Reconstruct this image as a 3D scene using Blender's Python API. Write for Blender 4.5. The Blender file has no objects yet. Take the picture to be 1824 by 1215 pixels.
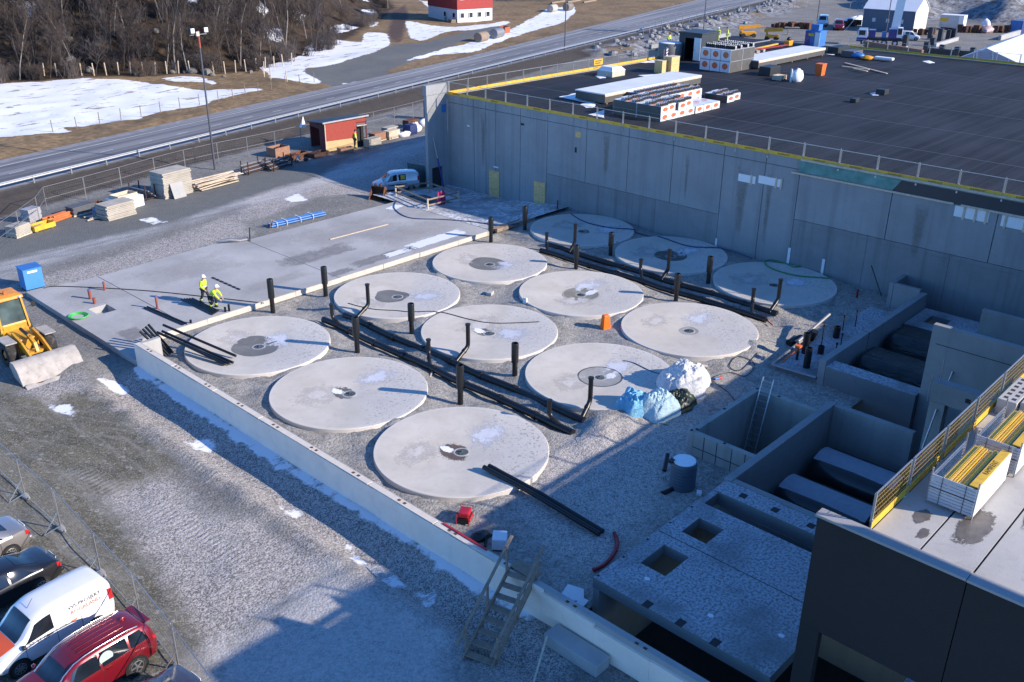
import bpy, math, random
import numpy as np
from mathutils import Vector, Matrix, Quaternion
random.seed(7)
rng = np.random.default_rng(11)
R = math.radians
scn = bpy.context.scene
col = scn.collection

# ------------------------------------------------------------------ camera, sky, sun, exposure
FOC, PIT, ROL, YAW = 1691.58997, 0.426161, 0.008376, 0.751435
CAM = Vector((-27.0810, -45.8551, 23.4861))
_fw = Vector((math.cos(YAW)*math.cos(PIT), math.sin(YAW)*math.cos(PIT), -math.sin(PIT)))
_r0 = Vector((math.sin(YAW), -math.cos(YAW), 0)); _u0 = _r0.cross(_fw)
_rt = _r0*math.cos(ROL) + _u0*math.sin(ROL); _up = -_r0*math.sin(ROL) + _u0*math.cos(ROL)
cd = bpy.data.cameras.new("camera"); cam = bpy.data.objects.new("camera", cd); col.objects.link(cam)
cd.sensor_fit = 'HORIZONTAL'; cd.sensor_width = 36.0; cd.lens = FOC*36.0/1824.0
cd.clip_start = 0.5; cd.clip_end = 3000
cam.matrix_world = Matrix(((_rt.x,_up.x,-_fw.x,CAM.x),(_rt.y,_up.y,-_fw.y,CAM.y),(_rt.z,_up.z,-_fw.z,CAM.z),(0,0,0,1)))
scn.camera = cam

SUN_AZ, SUN_EL = R(116.5), R(25)          # direction the light travels, height above the horizon
w = bpy.data.worlds.new("World"); scn.world = w; w.use_nodes = True
nt = w.node_tree; bg = nt.nodes["Background"]
sky = nt.nodes.new("ShaderNodeTexSky"); sky.sky_type = 'NISHITA'; sky.sun_disc = False
sky.sun_elevation = SUN_EL; sky.sun_rotation = R(153.5); sky.altitude = 1500; sky.air_density = 1.0; sky.dust_density = 0.0; sky.ozone_density = 9.0
tint = nt.nodes.new("ShaderNodeMix"); tint.data_type='RGBA'; tint.blend_type='MULTIPLY'; tint.inputs[0].default_value=1.0; tint.inputs[7].default_value=(0.87,1.0,1.04,1)
nt.links.new(sky.outputs[0], tint.inputs[6]); nt.links.new(tint.outputs[2], bg.inputs[0]); bg.inputs[1].default_value = 0.148
sd = bpy.data.lights.new("sun", 'SUN'); sd.energy = 4.1; sd.angle = R(0.5); sd.color = (1.0, 0.88, 0.74)
so = bpy.data.objects.new("sun", sd); col.objects.link(so)
so.rotation_euler = Vector((math.cos(SUN_AZ)*math.cos(SUN_EL), math.sin(SUN_AZ)*math.cos(SUN_EL), -math.sin(SUN_EL))).to_track_quat('-Z','Y').to_euler()
scn.view_settings.view_transform = 'Standard'; scn.view_settings.look = 'None'
scn.view_settings.exposure = 0.95; scn.view_settings.gamma = 1.0

# ------------------------------------------------------------------ survey: photo point -> place on a level plane
def P(x, y, z=-0.35):
    d = _fw + _rt*((x-912)/FOC) - _up*((y-607.5)/FOC)
    return CAM + d*((z-CAM.z)/d.z)
def PX(x, y, X, ax=0):
    d = _fw + _rt*((x-912)/FOC) - _up*((y-607.5)/FOC)
    return CAM + d*((X-CAM[ax])/d[ax])

# ------------------------------------------------------------------ mesh helper
class MB:
    def __init__(s): s.v=[]; s.f=[]; s.m=[]; s.mi=0
    def mat(s,i): s.mi=i; return s
    def add(s, vs, fs):
        b=len(s.v); s.v += [tuple(v) for v in vs]; s.f += [tuple(i+b for i in f) for f in fs]; s.m += [s.mi]*len(fs); return s
    def quad(s,a,b,c,d): return s.add([a,b,c,d],[(0,1,2,3)])
    def box(s,c,sz,rz=0.0,M=None):
        hx,hy,hz=sz[0]/2,sz[1]/2,sz[2]/2
        vs=[Vector((x,y,z)) for z in (-hz,hz) for x,y in ((-hx,-hy),(hx,-hy),(hx,hy),(-hx,hy))]
        q = M if M is not None else Matrix.Rotation(rz,3,'Z')
        c=Vector(c); vs=[q@v+c for v in vs]
        return s.add(vs,[(0,3,2,1),(4,5,6,7),(0,1,5,4),(1,2,6,5),(2,3,7,6),(3,0,4,7)])
    def bb(s,x0,y0,z0,x1,y1,z1): return s.box(((x0+x1)/2,(y0+y1)/2,(z0+z1)/2),(abs(x1-x0),abs(y1-y0),abs(z1-z0)))
    def bar(s,p,q,w,h=None,up=(0,0,1)):
        p=Vector(p);q=Vector(q);d=q-p;L=d.length
        if L<1e-6: return s
        d/=L;u=Vector(up)
        if abs(d.dot(u))>0.97: u=Vector((1,0,0))
        sx=d.cross(u).normalized(); uz=sx.cross(d)
        return s.box((p+q)/2,(L,w,h or w),M=Matrix((d,sx,uz)).transposed())
    def tube(s,pts,r,n=8,cap=True):
        pts=[Vector(p) for p in pts]; N=len(pts); rs=r if isinstance(r,(list,tuple)) else [r]*N
        vs=[];prev=None
        for i in range(N):
            t=(pts[min(i+1,N-1)]-pts[max(i-1,0)]).normalized()
            if prev is None:
                a=Vector((0,0,1)) if abs(t.z)<.9 else Vector((1,0,0)); u=t.cross(a).normalized()
            else: u=(prev-t*prev.dot(t)).normalized()
            prev=u; w_=t.cross(u)
            for k in range(n):
                an=2*math.pi*k/n; vs.append(pts[i]+(u*math.cos(an)+w_*math.sin(an))*rs[i])
        fs=[]
        for i in range(N-1):
            for k in range(n): fs.append((i*n+k,i*n+(k+1)%n,(i+1)*n+(k+1)%n,(i+1)*n+k))
        if cap: fs.append(tuple(range(n-1,-1,-1))); fs.append(tuple((N-1)*n+k for k in range(n)))
        return s.add(vs,fs)
    def cyl(s,p,q,r,r1=None,n=14,cap=True): return s.tube([p,q],[r,r if r1 is None else r1],n,cap)
    def lathe(s,prof,n=24,c=(0,0,0),cap=True):
        vs=[(c[0]+r*math.cos(2*math.pi*k/n),c[1]+r*math.sin(2*math.pi*k/n),c[2]+z) for r,z in prof for k in range(n)]
        fs=[(i*n+k,i*n+(k+1)%n,(i+1)*n+(k+1)%n,(i+1)*n+k) for i in range(len(prof)-1) for k in range(n)]
        if cap: fs+= [tuple(range(n-1,-1,-1)),tuple((len(prof)-1)*n+k for k in range(n))]
        return s.add(vs,fs)
    def prism(s,poly,z0,z1):
        n=len(poly)
        a=sum(poly[i][0]*poly[(i+1)%n][1]-poly[(i+1)%n][0]*poly[i][1] for i in range(n))
        if a<0: poly=poly[::-1]
        vs=[(x,y,z0) for x,y in poly]+[(x,y,z1) for x,y in poly]
        return s.add(vs,[tuple(range(n-1,-1,-1)),tuple(range(n,2*n))]+[(i,(i+1)%n,n+(i+1)%n,n+i) for i in range(n)])
    def profile(s,poly,a0,a1,axis='y'):       # polygon in (u,z) swept along y (or x)
        n=len(poly)
        f=(lambda u,z,t:(u,t,z)) if axis=='y' else (lambda u,z,t:(t,u,z))
        vs=[f(u,z,a0) for u,z in poly]+[f(u,z,a1) for u,z in poly]
        return s.add(vs,[tuple(range(n-1,-1,-1)),tuple(range(n,2*n))]+[(i,(i+1)%n,n+(i+1)%n,n+i) for i in range(n)])
    def loft(s,rings,cap=True):
        n=len(rings[0]); vs=[v for r in rings for v in r]
        fs=[(i*n+k,i*n+(k+1)%n,(i+1)*n+(k+1)%n,(i+1)*n+k) for i in range(len(rings)-1) for k in range(n)]
        if cap: fs+=[tuple(range(n-1,-1,-1)),tuple((len(rings)-1)*n+k for k in range(n))]
        return s.add(vs,fs)
    def grid(s,f,nu,nv,flip=False):
        vs=[f(i/nu,j/nv) for j in range(nv+1) for i in range(nu+1)]
        fs=[]
        for j in range(nv):
            for i in range(nu):
                q=(j*(nu+1)+i,j*(nu+1)+i+1,(j+1)*(nu+1)+i+1,(j+1)*(nu+1)+i); fs.append(q[::-1] if flip else q)
        return s.add(vs,fs)
    def blob(s,c,r,n=8,m=6,jit=0.0):
        vs=[];
        for j in range(m+1):
            th=math.pi*j/m
            for k in range(n):
                ph=2*math.pi*k/n; q=1+random.uniform(-jit,jit)
                vs.append((c[0]+r[0]*q*math.sin(th)*math.cos(ph),c[1]+r[1]*q*math.sin(th)*math.sin(ph),c[2]-r[2]*q*math.cos(th)))
        fs=[(j*n+k,j*n+(k+1)%n,(j+1)*n+(k+1)%n,(j+1)*n+k) for j in range(m) for k in range(n)]
        return s.add(vs,fs)
    def mesh(s,name,mats,smooth=None):
        me=bpy.data.meshes.new(name); me.from_pydata(s.v,[],s.f)
        for m in (mats if isinstance(mats,(list,tuple)) else [mats]): me.materials.append(m)
        if any(s.m): me.polygons.foreach_set("material_index",s.m)
        me.update()
        if smooth:
            me.polygons.foreach_set("use_smooth",[True]*len(me.polygons)); me.set_sharp_from_angle(angle=R(smooth))
        return me
    def obj(s,name,mats,parent=None,loc=(0,0,0),rz=0.0,smooth=None,bevel=None,rot=None):
        o=bpy.data.objects.new(name,s.mesh(name,mats,smooth)); col.objects.link(o)
        o.location=loc; o.rotation_euler=rot if rot else (0,0,rz)
        if parent: o.parent=parent
        if bevel:
            b=o.modifiers.new("bevel",'BEVEL'); b.width=bevel; b.segments=2; b.limit_method='ANGLE'; b.angle_limit=R(40)
        return o
def tag(o,label,cat,group=None):
    o["label"]=label; o["category"]=cat
    if group: o["group"]=group
    return o
def kind(o,k): o["kind"]=k; return o
def thing(name,label,cat,loc=(0,0,0),rz=0.0,group=None,rot=None):
    o=bpy.data.objects.new(name,None); col.objects.link(o); o.location=loc; o.rotation_euler=rot if rot else (0,0,rz)
    o.empty_display_size=0.2
    return tag(o,label,cat,group)
def dup(root,loc,rz=0.0,label=None,group=None,rot=None,scale=None):
    r=root.copy(); col.objects.link(r); r.location=loc; r.rotation_euler=rot if rot else (0,0,rz)
    if scale: r.scale=scale
    if label: r["label"]=label
    if group: r["group"]=group
    def kids(a,b):
        for ch in list(a.children):
            c=ch.copy(); col.objects.link(c); c.parent=b; kids(ch,c)
    kids(root,r)
    return r
ORD=["first","second","third","fourth","fifth","sixth","seventh","eighth","ninth","tenth","eleventh","twelfth","thirteenth","fourteenth","fifteenth","sixteenth","seventeenth","eighteenth","nineteenth","twentieth","twenty-first","twenty-second","twenty-third","twenty-fourth","twenty-fifth","twenty-sixth"]

# ------------------------------------------------------------------ materials
def newmat(name):
    m=bpy.data.materials.new(name); m.use_nodes=True; n=m.node_tree.nodes; b=n["Principled BSDF"]; return m,m.node_tree,n,m.node_tree.links,b
def _n(nt,t,**k):
    x=nt.nodes.new(t)
    for a,b in k.items(): setattr(x,a,b)
    return x
def noise(nt,vec,scale,detail=4,rough=0.55,dist=0.0):
    x=_n(nt,"ShaderNodeTexNoise"); x.inputs["Scale"].default_value=scale; x.inputs["Detail"].default_value=detail
    x.inputs["Roughness"].default_value=rough; x.inputs["Distortion"].default_value=dist
    if vec is not None: nt.links.new(vec,x.inputs["Vector"])
    return x.outputs[0]
def ramp(nt,fac,a,b,ca=(0,0,0,1),cb=(1,1,1,1)):
    x=_n(nt,"ShaderNodeValToRGB"); e=x.color_ramp.elements; e[0].position=a; e[1].position=b; e[0].color=ca; e[1].color=cb
    nt.links.new(fac,x.inputs[0]); return x.outputs[0]
def mixc(nt,fac,a,b,mode='MIX'):
    x=_n(nt,"ShaderNodeMix",data_type='RGBA',blend_type=mode)
    for s_,val in ((0,fac),(6,a),(7,b)):
        if isinstance(val,(int,float)): x.inputs[s_].default_value=val
        elif isinstance(val,(tuple,list)): x.inputs[s_].default_value=tuple(val)+((1,) if len(val)==3 else ())
        else: nt.links.new(val,x.inputs[s_])
    return x.outputs[2]
def mth(nt,op,a,b=None,clamp=False):
    x=_n(nt,"ShaderNodeMath",operation=op,use_clamp=clamp)
    for i,val in ((0,a),(1,b)):
        if val is None: continue
        if isinstance(val,(int,float)): x.inputs[i].default_value=val
        else: nt.links.new(val,x.inputs[i])
    return x.outputs[0]
def bump(nt,h,strength,dist,b):
    x=_n(nt,"ShaderNodeBump"); x.inputs["Strength"].default_value=strength; x.inputs["Distance"].default_value=dist
    nt.links.new(h,x.inputs["Height"]); nt.links.new(x.outputs[0],b.inputs["Normal"])
def wpos(nt): return _n(nt,"ShaderNodeNewGeometry").outputs["Position"]
def opos(nt): return _n(nt,"ShaderNodeTexCoord").outputs["Object"]
def scl(nt,vec,s):
    x=_n(nt,"ShaderNodeMapping"); x.inputs["Scale"].default_value=s; nt.links.new(vec,x.inputs["Vector"]); return x.outputs[0]
def plain(name,c,rough=0.6,metal=0.0,var=0.12,scale=3.0,spec=None,coat=0.0,dirt=None):
    m,t,n,l,b=newmat(name); v=opos(t)
    f=noise(t,v,scale,5,0.6)
    lo=tuple(x*(1-var) for x in c); hi=tuple(min(1,x*(1+var)) for x in c)
    cc=ramp(t,f,0.3,0.7,lo+(1,),hi+(1,))
    if dirt:
        g=ramp(t,noise(t,wpos(t),dirt[1],6,0.65),0.5,0.72); cc=mixc(t,mth(t,'MULTIPLY',g,dirt[2]),cc,dirt[0])
    l.new(cc,b.inputs["Base Color"]); b.inputs["Roughness"].default_value=rough; b.inputs["Metallic"].default_value=metal
    if coat: b.inputs["Coat Weight"].default_value=coat; b.inputs["Coat Roughness"].default_value=0.06
    if spec is not None: b.inputs["Specular IOR Level"].default_value=spec
    return m
def concrete(name,c,var=0.14,stain=0.3,frost=0.0,streak=0.0,rough=0.85,scale=0.35,fscale=5.0,fcol=(0.62,0.64,0.68)):
    m,t,n,l,b=newmat(name); v=wpos(t)
    f=noise(t,v,scale,8,0.62,0.4)
    cc=ramp(t,f,0.3,0.72,tuple(x*(1-var) for x in c)+(1,),tuple(x*(1+var) for x in c)+(1,))
    f2=noise(t,v,4.0,6,0.7); cc=mixc(t,mth(t,'MULTIPLY',ramp(t,f2,0.55,0.75),stain),cc,tuple(x*0.62 for x in c))
    if streak:
        s_=noise(t,scl(t,v,(1.6,1.6,0.06)),1.0,5,0.6); cc=mixc(t,mth(t,'MULTIPLY',ramp(t,s_,0.5,0.75),streak),cc,tuple(x*0.55 for x in c))
    if frost:
        g=mth(t,'MULTIPLY',ramp(t,noise(t,v,fscale,8,0.75),0.44,0.53),ramp(t,noise(t,v,0.45,3,0.5),0.5-frost*0.35,0.75-frost*0.35))
        up=_n(t,"ShaderNodeSeparateXYZ"); l.new(_n(t,"ShaderNodeNewGeometry").outputs["Normal"],up.inputs[0])
        g=mth(t,'MULTIPLY',g,ramp(t,up.outputs[2],0.6,0.9)); cc=mixc(t,g,cc,fcol)
    l.new(cc,b.inputs["Base Color"]); b.inputs["Roughness"].default_value=rough
    bump(t,mth(t,'ADD',noise(t,v,18,5,0.6),mth(t,'MULTIPLY',noise(t,v,2.5,3,0.5),1.2)),0.25,0.02,b)
    return m
def glassy(name,c=(0.01,0.014,0.02),rough=0.04):
    m,t,n,l,b=newmat(name); b.inputs["Base Color"].default_value=c+(1,); b.inputs["Roughness"].default_value=rough; b.inputs["Specular IOR Level"].default_value=0.8
    l.new(ramp(t,noise(t,opos(t),1.2,2,0.5),0.3,0.7,tuple(x*.7 for x in c)+(1,),tuple(x*1.6 for x in c)+(1,)),b.inputs["Base Color"]); return m
def ragged(name,c,scale=3.0,amp=.9,rough=.7,var=.25,soft=.10,fine=9.0):
    # a thin film whose outline breaks up: alpha falls off with the 'edge' attribute plus noise
    m,t,n,l,b=newmat(name); v=wpos(t); e=_n(t,"ShaderNodeAttribute",attribute_name="edge").outputs["Fac"]
    nz_=mth(t,'ADD',mth(t,'MULTIPLY',noise(t,v,scale,7,.7),.65),mth(t,'MULTIPLY',noise(t,v,fine,5,.7),.35))
    a=mth(t,'ADD',mth(t,'SUBTRACT',1.0,e),mth(t,'MULTIPLY',mth(t,'SUBTRACT',nz_,.55),amp*2))
    a=mth(t,'MULTIPLY',mth(t,'SUBTRACT',a,.25),1/soft,True)
    l.new(ramp(t,noise(t,v,scale*1.4,6,.65),.3,.7,tuple(x*(1-var) for x in c)+(1,),tuple(min(1,x*(1+var)) for x in c)+(1,)),b.inputs["Base Color"])
    b.inputs["Roughness"].default_value=rough; l.new(a,b.inputs["Alpha"]); return m
def edgeattr(o,vals):
    at=o.data.attributes.new("edge",'FLOAT','POINT'); at.data.foreach_set("value",vals); return o
M={}
M['r_wet']=ragged('ragged wet stain',(0.13,0.115,0.10),2.6,.7,.4); M['r_brown']=ragged('ragged brown stain',(0.12,0.085,0.06),2.8,.6,.4)
M['r_snow']=ragged('ragged thin snow',(0.70,0.72,0.76),2.6,.9,.8,.06); M['r_frost']=ragged('ragged frost',(0.55,0.57,0.62),2.0,1.3,.8,.1,.35,14.0)
M['r_dust']=ragged('ragged pale dust',(0.50,0.48,0.46),1.2,1.2,.85,.1,.5,8.0); M['r_dark']=ragged('ragged damp',(0.15,0.15,0.155),1.4,1.1,.55,.15,.3,10.0); M['r_slabdust']=ragged('ragged slab dust',(0.42,0.405,0.39),1.0,1.0,.85,.06,1.6,6.0); M['r_slabdark']=ragged('ragged slab damp',(0.25,0.24,0.235),1.3,1.1,.7,.1,.7,8.0); M['r_rust']=ragged('ragged rusty run',(0.225,0.20,0.165),1.5,.7,.8,.15,1.6,6.0)
M['sunlitwire']=plain('sunlit wire tint',(0.50,0.34,0.10),0.5,0.2,0.15,8)  # deck mesh wire with its sunlit gold look put into the colour
M['wire']=plain('dark wire',(0.10,0.095,0.085),0.5,0.6,0.15,8)
M['galv']=plain('galvanised',(0.42,0.43,0.44),0.42,0.75,0.15,8)
M['blackpipe']=plain('black plastic pipe',(0.008,0.009,0.011),0.38,0,0.3,6)
M['black']=plain('black rubber',(0.012,0.012,0.013),0.75,0,0.2,8)
M['yellow']=plain('yellow board',(0.66,0.40,0.03),0.55,0,0.14,2.5,dirt=((0.22,0.17,0.06),3.0,0.5))
M['wood']=plain('weathered wood',(0.25,0.19,0.14),0.8,0,0.22,6,dirt=((0.14,0.12,0.1),2.0,0.6))
M['newwood']=plain('fresh softwood',(0.55,0.46,0.35),0.75,0,0.15,5,dirt=((0.3,0.22,0.14),2.0,0.5))
M['osb']=plain('strand board',(0.62,0.42,0.18),0.75,0,0.3,9)
M['rust']=plain('rusty steel',(0.13,0.055,0.03),0.9,0.1,0.4,5)
M['darkrust']=plain('dark rusty steel',(0.06,0.03,0.022),0.9,0.1,0.4,5)
M['white']=plain('white paint',(0.74,0.75,0.77),0.5,0,0.04,3)
M['blue']=plain('blue plastic',(0.035,0.15,0.42),0.45,0,0.15,2)
M['orange']=plain('orange plastic',(0.75,0.13,0.02),0.5,0,0.1,3)
M['redhose']=plain('dark red hose',(0.28,0.012,0.02),0.5,0,0.15,6)
M['green']=plain('green hose',(0.02,0.22,0.07),0.5,0,0.15,6)
M['txt']=plain('dark lettering',(0.03,0.025,0.02),0.6,0,0.1)
M['glass']=glassy('car glass')
M['chrome']=plain('bright metal',(0.6,0.6,0.62),0.22,0.95,0.05)
M['tyre']=plain('tyre rubber',(0.018,0.018,0.019),0.85,0,0.25,9,dirt=((0.14,0.13,0.12),6.0,0.6))
M['trim']=plain('black trim',(0.016,0.016,0.018),0.5)
M['lampred']=plain('red lamp lens',(0.42,0.012,0.015),0.15,0,0.1,coat=.5)
M['lampwhite']=plain('clear lamp lens',(0.6,0.62,0.64),0.12,0,0.1,coat=.5)
# ------------------------------------------------------------------ ground: one sheet to beyond the edge of the view
def ss(a,b,x):
    t=np.clip((x-a)/(b-a),0,1); return t*t*(3-2*t)
def yguard(x): return 44.1+0.237*(x-2)
def wroad(x): return 9.6+np.maximum(0,x-90)*0.05
def pxpoly(pts,z=-0.35): return [(v.x,v.y) for v in (P(a,b,z) for a,b in pts)]
def sdpoly(X,Y,poly):
    d=np.full(X.shape,1e9); ins=np.zeros(X.shape,bool); n=len(poly)
    for i in range(n):
        x0,y0=poly[i];x1,y1=poly[(i+1)%n]; ex,ey=x1-x0,y1-y0
        t=np.clip(((X-x0)*ex+(Y-y0)*ey)/(ex*ex+ey*ey+1e-12),0,1)
        d=np.minimum(d,np.hypot(X-x0-ex*t,Y-y0-ey*t))
        c=((y0>Y)!=(y1>Y))&(X<(x1-x0)*(Y-y0)/((y1-y0) if abs(y1-y0)>1e-9 else 1e-9)+x0); ins^=c
    return np.where(ins,d,-d)
def sdmany(X,Y,polys):
    r=np.full(X.shape,-99.0)
    for p in polys: r=np.maximum(r,sdpoly(X,Y,p))
    return np.clip(r,-20,20)
def axis(lo,mid,step,hi,g,extra):
    a=list(np.arange(lo,mid,step)); s=step
    while a[-1]<hi: s*=g; a.append(a[-1]+s)
    return np.array(sorted(set(a+extra)))
HILL=pxpoly([(-260,170),(-60,156),(0,151),(150,142),(280,138),(450,128),(560,100),(630,66),(690,30),(705,14)])+[(260,330),(260,600),(-100,600),(-120,130)]
HILL2=pxpoly([(1560,32),(1660,40),(1700,30),(1760,44),(1860,46)])+[(420,20),(620,60),(620,300),(340,140)]
BANK=pxpoly([(1080,8),(1130,4),(1240,-6),(1000,-14),(900,-2),(905,8)])
def vnoise(X,Y,s,seed):
    g=np.random.default_rng(seed).random((64,64)); x=X/s; y=Y/s; xi=np.floor(x).astype(int); yi=np.floor(y).astype(int); fx=x-xi; fy=y-yi
    fx=fx*fx*(3-2*fx); fy=fy*fy*(3-2*fy); a=lambda i,j:g[(xi+i)%64,(yi+j)%64]
    return (a(0,0)*(1-fx)+a(1,0)*fx)*(1-fy)+(a(0,1)*(1-fx)+a(1,1)*fx)*fy-0.5
LIDXY=[([0,10.9286,19.8319,30.6909][i],-([0,-.2178,-.2788,-.4601][i]+8.6515*j)) for i in range(4) for j in range(3)]
def height(X,Y):
    X=np.asarray(X,float);Y=np.asarray(Y,float)
    z=np.full(X.shape,-0.35)
    side=(X<-6.1)
    dt=ss(5,1,Y)                    # shallow ditch and gravel ridge along the foot of the wall
    z=z-np.where(side,dt*0.34*ss(-6.6,-7.6,X)*(1-ss(-8.1,-9.0,X)),0)
    z=z+np.where(side,dt*0.14*np.exp(-((X+9.2)/0.4)**2)*(1+vnoise(X,Y,0.7,3)*1.6),0)
    z=z+np.where(X>-6.1,0.0,1.0)*0.10*vnoise(X,Y,1.6,5)
    # loose gravel heaped beside the loader and at the ends of the pipe trenches
    z+=np.where(side,0.35*np.exp(-(((X+8.6)/1.2)**2+((Y-5.5)/2.6)**2))*(1+vnoise(X,Y,0.5,8)),0)
    for cx,cy,a,b,h in ((5.6,-20.9,1.5,1.1,0.45),(7.4,-20.6,1.2,1.0,0.3),(20.6,-20.6,1.5,1.2,0.3),(17.2,-1.2,.9,1.6,.2)):
        z+=h*np.exp(-(((X-cx)/a)**2+((Y-cy)/b)**2))*(1+0.8*vnoise(X,Y,0.45,9))
    bed=(X>-5.8)&(X<34.4)&(Y<5)&(Y>-28)
    z+=np.where(bed,0.10*vnoise(X,Y,0.9,12)+0.05*vnoise(X,Y,0.42,14),0)
    z=z-np.where((X>=-5.3),1.0*ss(24,33,X)*ss(5.6,15,Y)*(1-ss(25,34,Y))*(1-ss(36,44,X))*(Y>5.4),0)
    for lx,ly in LIDXY:
        d=np.hypot(X-lx,Y-ly); z=z+np.where(d<7,0.15*np.exp(-((d-4.3)/0.8)**2)*(d>4.0)*(1+0.9*vnoise(X,Y,0.6,77)),0)
    # pipe trenches
    for x0 in (5.45,25.2): z-=np.where((Y<4.4)&(Y>-20.5),0.16*np.exp(-((X-x0)/0.75)**4),0)
    g=Y-yguard(X)
    z+=np.where(Y>30,0.45*ss(-6,-1,g)+0.12*ss(-1,0.3,g),0)
    z-=np.where(g>wroad(X)+0.5,0.35*ss(wroad(X)+.5,wroad(X)+3,g),0)
    z+=np.where((Y>30)&(g>-7)&(g<-0.8),0.15*vnoise(X,Y,1.3,21),0)+np.where(g>wroad(X)+3,0.5*vnoise(X,Y,9,22)+0.25*vnoise(X,Y,2.5,23),0)
    sd=sdpoly(X,Y,HILL); z+=np.where(sd>0,np.minimum(sd,220)*0.30*ss(0,14,sd)+ss(0,8,sd)*(2.2*vnoise(X,Y,11,31)+1.0*vnoise(X,Y,4,32)),0)
    sd=sdpoly(X,Y,HILL2); z+=np.where(sd>0,np.minimum(sd,120)*0.42*ss(0,6,sd)+ss(0,8,sd)*(5*vnoise(X,Y,14,33)+2.4*vnoise(X,Y,5,34)),0)
    rub=(g>-16)&(g<-2.0)&(X>112); z+=np.where(rub,1.1*np.exp(-((g+7)/4.0)**2)*(1+1.4*vnoise(X,Y,2.2,41)),0)
    return z
def H(x,y): return float(height(np.array([float(x)]),np.array([float(y)]))[0])

PITS=[(7.75,-28.7,13.95,-25.2),(19.6,-60,34.9,-26.3),(-5.8,-60,34.9,-28.72),(33.3,-60,34.9,-24.6),(-4.6,10.9,-3.4,12.3),(27.2,14.6,29.6,18.4)]
# the yard dips toward the hall doors
xs=axis(-48,52,0.4,430,1.035,[-6.12,-6.05,-5.8,7.75,13.95,19.6,33.3,34.9,-4.6,-3.4,27.2,29.6])
ys=axis(-60,62,0.4,470,1.035,[-28.72,-28.7,-25.2,-26.3,-24.6,10.9,12.3,14.6,18.4])
X,Y=np.meshgrid(xs,ys); Z=height(X,Y)
nx,ny=len(xs),len(ys)
idx=np.arange(nx*ny).reshape(ny,nx)
cx=(X[:-1,:-1]+X[1:,1:])/2; cy=(Y[:-1,:-1]+Y[1:,1:])/2
keep=np.ones(cx.shape,bool)
for x0,y0,x1,y1 in PITS: keep&=~((cx>x0)&(cx<x1)&(cy>y0)&(cy<y1))
q=np.stack([idx[:-1,:-1],idx[:-1,1:],idx[1:,1:],idx[1:,:-1]],-1)[keep]
me=bpy.data.meshes.new("ground"); me.from_pydata(np.stack([X,Y,Z],-1).reshape(-1,3).tolist(),[],q.tolist())
me.polygons.foreach_set("use_smooth",[True]*len(me.polygons))
SNOW=[pxpoly(p) for p in (
 [(-420,196),(-60,158),(25,150),(110,146),(215,145),(240,147),(290,155),(370,163),(455,160),(470,163),(420,175),(385,183),(350,195),(280,203),(240,215),(200,222),(150,226),(110,229),(125,236),(70,243),(0,250),(-60,255),(-430,318)],
 [(287,143),(330,139),(362,140),(388,152),(380,154),(362,149),(320,150)],
 [(460,122),(540,100),(545,85),(590,72),(645,78),(650,60),(688,60),(695,80),(660,100),(615,112),(580,120),(545,124),(540,130),(555,140),(571,146),(565,152),(520,147),(483,143),(478,130)],
 [(655,36),(672,40),(674,50),(660,53)],[(720,38),(755,45),(800,48),(860,44),(910,38),(905,44),(850,55),(790,60),(755,75),(732,70)],
 [(905,56),(935,40),(975,18),(1022,12),(1025,22),(1008,40),(960,52),(900,72),(850,92),(770,100),(722,113),(740,104),(790,90),(840,78)],
 [(605,148),(640,148),(645,152),(625,155)],[(1490,40),(1540,34),(1575,44),(1520,47)],
 [(620,-6),(640,0),(665,12),(650,18)],[(740,-4),(790,10),(840,6),(790,22),(760,12)])]
def HP(a,b_):       # where a sight line meets the wooded slope
    d=(_fw+_rt*((a-912)/FOC)-_up*((b_-607.5)/FOC)); ts=np.arange(60,420,0.5); qx=CAM.x+d.x*ts; qy=CAM.y+d.y*ts; qz=CAM.z+d.z*ts
    u=qz<np.maximum(sdpoly(qx,qy,HILL),0)*0.30-.35; k=int(np.argmax(u)); return (float(qx[k]),float(qy[k]))
SNOW+=[[HP(a,b_) for a,b_ in p] for p in ([(12,2),(60,6),(84,34),(52,34),(34,18)],[(318,-4),(350,-4),(352,16),(330,20)],[(455,14),(472,10),(478,26),(462,28)],[(520,22),(540,20),(545,32),(525,36)],[(585,40),(615,36),(640,50),(600,56)],[(470,48),(500,46),(505,58),(480,62)],[(640,8),(668,10),(672,22),(650,20)])]
SNOW+=[pxpoly(p,-.35) for p in ([(325,783),(362,772),(388,788),(368,800)],[(625,983),(680,1000),(708,1030),(690,1032),(640,1002)],[(743,1046),(768,1043),(784,1088),(764,1078)],[(505,893),(540,896),(522,914)],[(92,722),(122,724),(140,740),(118,734)],[(185,673),(205,675),(222,690),(202,688)],[(613,960),(632,958),(634,968),(618,972)])]
SNOW+=[[(-6.5,2.6),(-6.0,2.8),(-6.0,-28),(-6.5,-28),(-6.45,-20),(-6.7,-10)]]
SNOW+=[pxpoly(p) for p in ([(250,392),(270,386),(298,395),(275,399)],[(505,352),(530,346),(545,356),(515,362)])]
WOODS=[HILL]
PATH=[pxpoly([(695,20),(720,10),(728,25),(722,50),(715,75),(700,78),(690,60),(697,40)])]
DARK=[pxpoly([(-20,420),(0,395),(240,335),(450,303),(560,292),(640,270),(560,318),(480,340),(300,398),(100,442),(-20,470)]),pxpoly([(535,128),(580,120),(665,100),(700,80),(760,77),(850,55),(900,42),(905,56),(860,64),(800,84),(770,97),(720,118),(690,125),(690,140),(650,160),(600,160),(571,150)])]
LANE=[pxpoly([(-40,478),(200,402),(450,330),(640,280),(790,226),(800,250),(660,300),(540,345),(450,366),(250,420),(100,468),(-40,515)])]
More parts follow.
